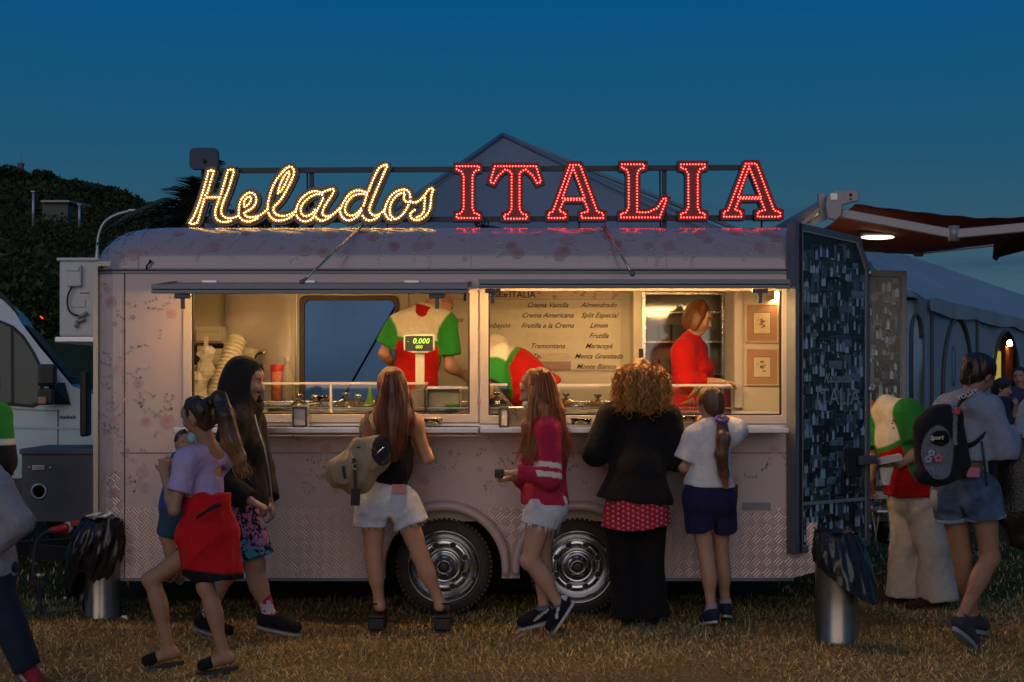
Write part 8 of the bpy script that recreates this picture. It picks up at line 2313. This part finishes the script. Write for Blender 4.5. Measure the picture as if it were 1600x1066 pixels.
m = MB(); m.tube([Vector(H.J['wrR']) + Vector((.012, .028 * math.cos(a), .028 * math.sin(a))) for a in np.linspace(0, 6.28, 13)], .006, 6); m.build("bracelet", chrome, p)

# ---- bending man behind the photo doors
Y0 = .60
J = PJ(Y0, head=(1352, 648, .30), neck=(1384, 634, .16), shR=(1370, 662, .26), shL=(1421, 648, .00), elL=(1438, 706, -.08), wrL=(1404, 727, -.16), elR=(1362, 716, .20), wrR=(1360, 750, .10),
       waist=(1410, 715, .10), hipL=(1442, 786, -.06), hipR=(1416, 786, .11), knL=(1458, 860, -.12), anL=(1465, 932, -.14), toeL=(1424, 948, -.18), knR=(1416, 860, .05), anR=(1416, 925, .05), toeR=(1378, 938, .05))
p = person("man in white trousers and striped polo bending beside the photo covered door", J)
H = Human(J, 1.03, 'm', face=(-.75, .2, -.6), up=(-.6, .2, .75), bulk=1.06, skin=(.42, .24, .15), hands={'L': ((-1, -.1, -.1), (.1, .3, 1), .7), 'R': ((0, -.2, -1), (.5, -.8, 0), .5)}); H.body(p)
def bt(v): top(H, .72, .024, hem=.12, ra=.074, rb=.078, neck=.055, hemflare=.045)(v); v.cap(H.J['hipL'] + H.tup * .12, H.J['hipL'] - H.tup * .0, .15, .155, .05, cut1=True); v.plane(P(1430, 774, Y0), (0, 0, -1))
garment(H, "striped_polo_shirt", p, bt, poloc(H, -.035, .035, st=.2, sl=.075, line=lambda V: (V[:, 2] - PZ(702, Y0)) - (V[:, 0] - PX(1375, Y0)) * (34 / 62.)), h=.009, fold=(.008, 7, 61)); collar(H, p, REDP)
m = MB(); q = random.Random(4)
for k in range(9): a = len(m.v); m.ball(P(1399 + q.uniform(-5, 5), 663 + q.uniform(-7, 7), Y0 - .16), 1, 8, 5, (.008, .004, .006))
m.build("chest_emblem", mat("emblem_dark", (.16, .09, .05), .8), p, kind="stuff")
garment(H, "white_trousers", p, legs_b(H, 2.05, .012, ra=.098, knee_r=.084, ank_r=.088, flare=.03), (.56, .48, .40), h=.009, fold=(.010, 10, 62), fdir=(.6, 0, 1), stretch=.3); shoes(H, p, (.05, .022, .018), (.06, .04, .035), t=.018)
hair_shell(H, p, (.03, .02, .015), lambda v: v.ell(H.hc(-.01, .04, 0), (.08, .09, .085), [H.r, H.f, H.up], .02), h=.01)
t = thing("napkin_stack", "stack of white paper napkins held by the bending man", "napkins", tuple(P(1392, 722, Y0 - .25))); q = random.Random(7)
for k in range(6):
    m = MB(); a = len(m.v); m.cbox(-.075, .075, -.05, .05, 0, .006, b=.002); m.xf(Matrix.Translation(P(1391, 722, Y0 - .25) + Vector((q.uniform(-.006, .006), 0, .007 * k))) @ Matrix.Rotation(R(-12), 4, 'Y') @ Matrix.Rotation(q.uniform(-.1, .1), 4, 'Z')); m.build("napkin", mat("white_paper"), t)
c = P(1385, 742, Y0 - .22); V = [c + Vector((.05 * math.cos(a) * (1 - .3 * k) + q.uniform(-.008, .008), .03 * math.sin(a) * (1 - .3 * k), .05 - .06 * k)) for k in range(3) for a in np.linspace(0, 6.28, 10)[:-1]]
m = MB(); m.add(V, [(k * 9 + j, k * 9 + (j + 1) % 9, (k + 1) * 9 + (j + 1) % 9, (k + 1) * 9 + j) for k in range(2) for j in range(9)] + [list(range(18, 27))]); m.build("loose_napkin", mat("white_paper"), t)

# ---- girl with the backpack
Y0 = -1.05
J = PJ(Y0, head=(1530, 586, .02), neck=(1512, 622, .0), shL=(1481, 643, .12), shR=(1545, 643, -.08), elR=(1568, 706, -.08), wrR=(1588, 672, .08), elL=(1500, 705, .30), wrL=(1545, 690, .38), waist=(1508, 705, 0),
       hipL=(1487, 772, .06), hipR=(1534, 772, -.04), knL=(1503, 872, .10), anL=(1522, 965, .20), toeL=(1538, 978, .30), knR=(1547, 872, -.04), anR=(1502, 966, -.10), toeR=(1522, 1000, .0))
p = person("girl in a grey-blue hoodie and denim shorts wearing a backpack at the right", J)
H = Human(J, .99, 'f', h=.0088, face=(.80, .50, -.32), skin=(.28, .15, .095), hands={'R': ((.5, .2, .7), (-.5, .5, 0), .9)}); H.body(p)
def hd(v): top(H, 1.85, .017, hem=-.16, ra=.064, rb=.058, cuff=.042, neck=.058)(v); v.cap(H.J['neck'] - H.tup * .04 - H.tf * .05 - H.sx * .04, H.J['neck'] - H.tup * .03 - H.tf * .05 + H.sx * .05, .07, .07, .04); v.plane(P(1510, 716, Y0), (0, 0, -1))
garment(H, "grey_blue_hoodie", p, hd, (.20, .24, .32), fold=(.007, 8, 71))
def dn(V):
    n = fbm(V[:, 0] * 16, V[:, 1] * 16, V[:, 2] * 16, 3, 14); c = np.array((.055, .095, .17)) * (1 + .45 * n)[:, None]; c = mixc(c, (.30, .34, .42), (vnoise(V[:, 0] * 11, V[:, 1] * 11, V[:, 2] * 11, 5) > .62) * .9); return c
garment(H, "denim_shorts", p, legs_b(H, .36, .014, ra=.096, rb=.096, waist=.17, flare=.010), dn, h=.0065, fold=(.005, 8, 72))
for q in 'LR':
    hip, kn = H.J['hip' + q], H.J['kn' + q]; a, b = hip + (kn - hip) * .33, hip + (kn - hip) * .39
    garment(H, "rolled_cuff", p, lambda v: v.cap(a, b, .122, .124, .01, cut0=True, cut1=True), (.16, .22, .32), h=.006, fold=None, only=(np.minimum(a, b) - .16, np.maximum(a, b) + .16))
m = MB(); m.cbox(PX(1511, Y0 - .2), PX(1531, Y0 - .2), Y0 - .20, Y0 - .185, PZ(746, Y0 - .2), PZ(731, Y0 - .2), b=.003); m.build("pink_phone", mat("phone_pink", (.42, .10, .20), .5), p)
def hb(v):
    S = H.S; ax = [H.r, H.f, H.up]; v.ell(H.hc(-.022, .035, 0), (.086 * S, .100 * S, .095 * S), ax, .02); v.ell(H.hc(-.06, -.02, 0), (.066 * S, .05 * S, .065 * S), ax, .03)
    v.ell(H.hc(.092, -.03, 0), (.10 * S, .058 * S, .088 * S), ax, .02, op='s'); v.ell(P(1518, 562, Y0), (.045, .045, .042), None, .02); v.ell(P(1508, 590, Y0 - .02), (.03, .03, .05), None, .02)
hair_shell(H, p, (.022, .010, .007), hb, [([P(1520, 560, Y0), P(1512, 580, Y0 - .08), P(1504, 605, Y0 - .04)], 60, .018, .002, .010)], amp=.008, freq=45)
sock(H, p, .06, (.05, .04, .04)); shoes(H, p, (.035, .045, .06), (.22, .26, .32), thick=.024)
# backpack
Yk = Y0 - .19
t = thing("backpack", "grey and black school backpack with flowers and an oval badge on the girl's back", "backpack", tuple(P(1468, 700, Yk))); ck = np.array(P(1470, 700, Yk))
def bp_(v):
    v.cap(P(1458, 670, Yk), P(1462, 728, Yk), .105, .105, .05, side=(1, 0, 0), flat=.75); v.cap(P(1482, 672, Yk + .05), P(1490, 725, Yk + .05), .085, .085, .05); v.ell(P(1462, 742, Yk - .02), (.12, .085, .055), None, .03)
    v.ell(P(1475, 650, Yk + .02), (.11, .08, .07), None, .04)
def bpc(V):
    u = (V[:, 0] - P(1460, 0, Yk).x) / .098; w = (V[:, 2] - PZ(706, Yk)) / .165; c = np.tile((.012, .013, .016), (len(V), 1)).astype(float); fr = V[:, 1] < Yk - .03
    c = mixc(c, (.13, .14, .17), ((u * u + w * w) < 1) & fr); c = mixc(c, (.012, .013, .016), ((np.abs(u * u + w * w - .96) < .10)) & fr); c = mixc(c, (.16, .17, .20), (V[:, 0] > P(1484, 0, Yk).x) & (V[:, 0] < P(1492, 0, Yk).x) & (V[:, 2] > PZ(695, Yk)))
    ub, wb = (V[:, 0] - P(1463, 0, Yk).x) / .060, (V[:, 2] - PZ(684, Yk)) / .046; return mixc(c, (.010, .010, .012), ((ub * ub + wb * wb) < 1) & fr)
garment(H, "pack_body", t, bp_, bpc, h=.006, fold=(.006, 8, 81), only=(ck - .3, ck + .3))
def front(px, py):   # a point just proud of the pack's front
    x, z = PX(px, Yk - .11), PZ(py, Yk - .11); return Vector((x, Yk - .118, z))
for px, py, col, s in ((1455, 708, (.30, .34, .40), .016), (1450, 718, (.22, .30, .36), .018), (1466, 716, (.42, .14, .16), .021)):
    m = MB()
    for k in range(5): a = k * 1.257 + .3; m.ball(front(px, py) + Vector((s * .8 * math.cos(a), 0, s * .8 * math.sin(a))), 1, 8, 5, (s * .55, .005, s * .55))
    m.build("printed_flower", mat("flower_%02d" % int(col[0] * 99), col, .7), t)
m = MB(); m.tube([front(1455, 728), front(1458, 740), front(1466, 744)], .002, 5); m.tube([front(1466, 726), front(1462, 738)], .002, 5); m.build("printed_stem", mat("stem_grey", (.25, .26, .27), .8), t)
m = MB(); put_text(m, "Sport", Matrix.Translation(front(1462, 684) + Vector((0, -.006, 0))) @ Matrix.Rotation(R(-4), 4, 'Y') @ wallM(0, 0, 0), .034, shear=.3, bold=.0012, depth=.001); m.build("badge_lettering", mat("badge_silver", (.40, .38, .36), .4, .5), t, fixn=False)
m = MB(); m.tube(smooth_path([P(1471, 655, Yk - .05), P(1474, 636, Yk), P(1486, 640, Yk), P(1490, 655, Yk)], 4), .012, 8); m.build("grab_handle", stp, t)
m = MB(); m.cbox(PX(1486, Yk), PX(1493, Yk), Yk - .09, Yk - .07, PZ(647, Yk), PZ(636, Yk), b=.005); m.build("red_tag", mat("tag_red", (.5, .02, .02), .5), t)
for pts, w in (([P(1492, 650, Yk + .06), P(1503, 624, Y0 - .13), P(1524, 617, Y0 - .10), P(1540, 626, Y0 + .02)], .045), ([P(1496, 690, Yk + .1), P(1515, 696, Y0 - .15), P(1535, 682, Y0 - .14), P(1548, 665, Y0 - .05)], .03), ([P(1534, 690, Y0 - .15), P(1538, 720, Y0 - .17), P(1542, 760, Y0 - .16)], .008)):
    q = smooth_path(pts, 5); m = MB()
    for a, b in zip(q, q[1:]): m.bar(a, b, .010, w, up=(0, -.6, .8))
    m.build("strap", stp, t)
m = MB(); put_text(m, "TODAY", Matrix.Translation(P(1512, 617, Y0 - .165)) @ Matrix.Rotation(R(-22), 4, 'Y') @ wallM(0, 0, 0), .036, bold=.001, depth=.001); m.build("strap_lettering", mat("badge_silver"), t, fixn=False)

# ---- people cut by the frame and far people
def simple(label, J, S, sex, face, topc, legc, hairc, skin=(.34, .2, .14), toph=.02, arm=1.85, legs=1.95, group=None, h=.009, shoec=BLK, b=1., hatc=None, topf=None):
    p = person(label, J, group); H = Human(J, S, sex, h=h, face=face, skin=skin, bulk=b); H.body(p)
    garment(H, "top", p, top(H, arm, .02, hem=toph, ra=.068, rb=.062, cuff=.044), topf(H) if topf else topc, h=h, fold=(.007, 7, 91))
    garment(H, "trousers", p, legs_b(H, legs, .014), legc, h=h, fold=(.006, 7, 92))
    hair_shell(H, p, hairc, lambda v: (v.ell(H.hc(-.02, .035, 0), (.086 * S, .1 * S, .094 * S), [H.r, H.f, H.up], .02), v.ell(H.hc(-.05, -.03, 0), (.07 * S, .06 * S, .07 * S), [H.r, H.f, H.up], .03), v.ell(H.hc(.09, -.03, 0), (.1 * S, .055 * S, .088 * S), [H.r, H.f, H.up], .02, op='s')), h=h)
    if hatc is not None:
        m = MB(); m.ball(H.hc(-.008, .055, 0), 1, 16, 10, (.095 * S, .105 * S, .075 * S)); k = 0
        o = m.build("cap", mat("cap_navy", hatc, .8), p)
    shoes(H, p, shoec, (.3, .3, .3)); return p, H
J = PJ(-2.08, head=(-32, 700), neck=(-22, 735), shL=(-10, 762, -.12), shR=(-16, 762, .14), elL=(30, 816, -.15), wrL=(-18, 862, -.18), elR=(-50, 810, .15), wrR=(-80, 830, .1),
       hipL=(-20, 890, -.06), hipR=(-22, 890, .08), knL=(14, 975, -.06), anL=(44, 1046, -.04), toeL=(62, 1068, -.04), knR=(-60, 970, .08), anR=(-70, 1050, .1), toeR=(-110, 1064, .1))
simple("person in a grey hooded top and dark jeans cut off by the left edge", J, .86, 'c', (-1, 0, 0), (.26, .25, .28), (.020, .026, .045), (.03, .02, .015), shoec=(.30, .03, .04), h=.008, b=1.1)
J = PJ(-.5, head=(-30, 600), neck=(-25, 632), shL=(-40, 655, -.16), shR=(-28, 655, .16), elL=(-5, 715, -.2), wrL=(-25, 775, -.18), elR=(-30, 715, .2), wrR=(-40, 775, .2),
       hipL=(-28, 785, -.08), hipR=(-28, 785, .08), knL=(-30, 870, -.08), anL=(-30, 955, -.08), toeL=(-65, 972, -.08), knR=(-25, 870, .08), anR=(-22, 955, .08), toeR=(-60, 972, .08))
def gf(H):
    def f(V): z = V[:, 2]; c = np.tile(GRN, (len(V), 1)).astype(float); c = mixc(c, (.5, .5, .5), (z < PZ(684, -.6)) * 1.); return mixc(c, (.014, .014, .02), (z < PZ(694, -.6)) * 1.)
    return f
J['shL'] = np.array(P(-6, 650, -.66)); J['elL'] = np.array(P(2, 722, -.72)); J['shR'] = np.array(P(-30, 650, -.35))
simple("person in a green, white and black top half out of the picture at the left", J, 1.03, 'm', (-1, .2, 0), GRN, (.02, .02, .03), (.03, .02, .015), topf=gf, b=1.2)
J = PJ(6.2, head=(1566, 608), neck=(1562, 626), shL=(1553, 636, .08), shR=(1575, 636, -.08), elL=(1552, 672, .1), wrL=(1566, 690, -.1), elR=(1582, 668, -.1), wrR=(1586, 640, -.2),
       hipL=(1558, 705, .06), hipR=(1572, 705, -.06), knL=(1560, 750, 0), anL=(1560, 800), toeL=(1572, 808, 0), knR=(1575, 750, -.1), anR=(1575, 800, -.1), toeR=(1588, 808, -.1))
simple("person in a dark cap and navy top standing before the marquee, hand at mouth", J, .96, 'm', (.8, -.5, -.1), (.02, .03, .07), (.02, .02, .03), (.02, .015, .01), hatc=(.01, .015, .03), arm=.8, h=.012, group="people by the marquee")
J = PJ(6.8, head=(1594, 590), neck=(1596, 608), shL=(1608, 620, 0), shR=(1582, 620, 0), elL=(1612, 655), wrL=(1605, 680, -.1), elR=(1580, 655, 0), wrR=(1590, 680, -.1),
       hipL=(1602, 690), hipR=(1588, 690), knL=(1602, 740), anL=(1602, 790), toeL=(1602, 800, -.1), knR=(1588, 740), anR=(1588, 790), toeR=(1588, 800, -.1))
simple("dark haired person in a navy top at the right edge beyond the capped person", J, 1.0, 'm', (-.5, -.8, 0), (.03, .045, .09), (.02, .02, .03), (.012, .01, .01), h=.013, group="people by the marquee")
Ye = -1.0
J = PJ(Ye, head=(1650, 590), neck=(1645, 622), shL=(1617, 645, 0), shR=(1672, 645, 0), elL=(1603, 712, -.06), wrL=(1622, 770, -.12), elR=(1690, 715), wrR=(1680, 770, .1),
       hipL=(1628, 775), hipR=(1665, 775), knL=(1628, 870), anL=(1628, 965), toeL=(1625, 985, -.1), knR=(1665, 870), anR=(1665, 965), toeR=(1668, 985, -.1))
simple("person with a bare forearm beside the large black bag, almost outside the right edge", J, 1.0, 'f', (.3, .9, 0), (.20, .27, .38), (.02, .02, .03), (.03, .02, .015), arm=.7, h=.010)
t = thing("shoulder_bag", "big black leathery shoulder bag hanging at the right edge", "bag", tuple(P(1590, 750, Ye - .2))); cb_ = np.array(P(1592, 740, Ye - .12))
garment(H, "bag_body", t, lambda v: (v.cap(P(1600, 690, Ye - .02), P(1590, 790, Ye - .02), .08, .13, .05), v.cap(P(1585, 740, Ye), P(1600, 835, Ye), .09, .08, .05)), (.014, .012, .012), h=.009, fold=(.022, 6, 97), mt=mat("leather_black", rough=.35, attr=True, var=.2, bump=.5, bscale=60), only=(cb_ - .55, cb_ + .55))
m = MB(); q = smooth_path([P(1590, 690, Ye - .1), P(1602, 655, Ye - .05), P(1616, 638, Ye)], 5)
for a, b in zip(q, q[1:]): m.bar(a, b, .03, .006)
m.build("bag_strap", stp, t)
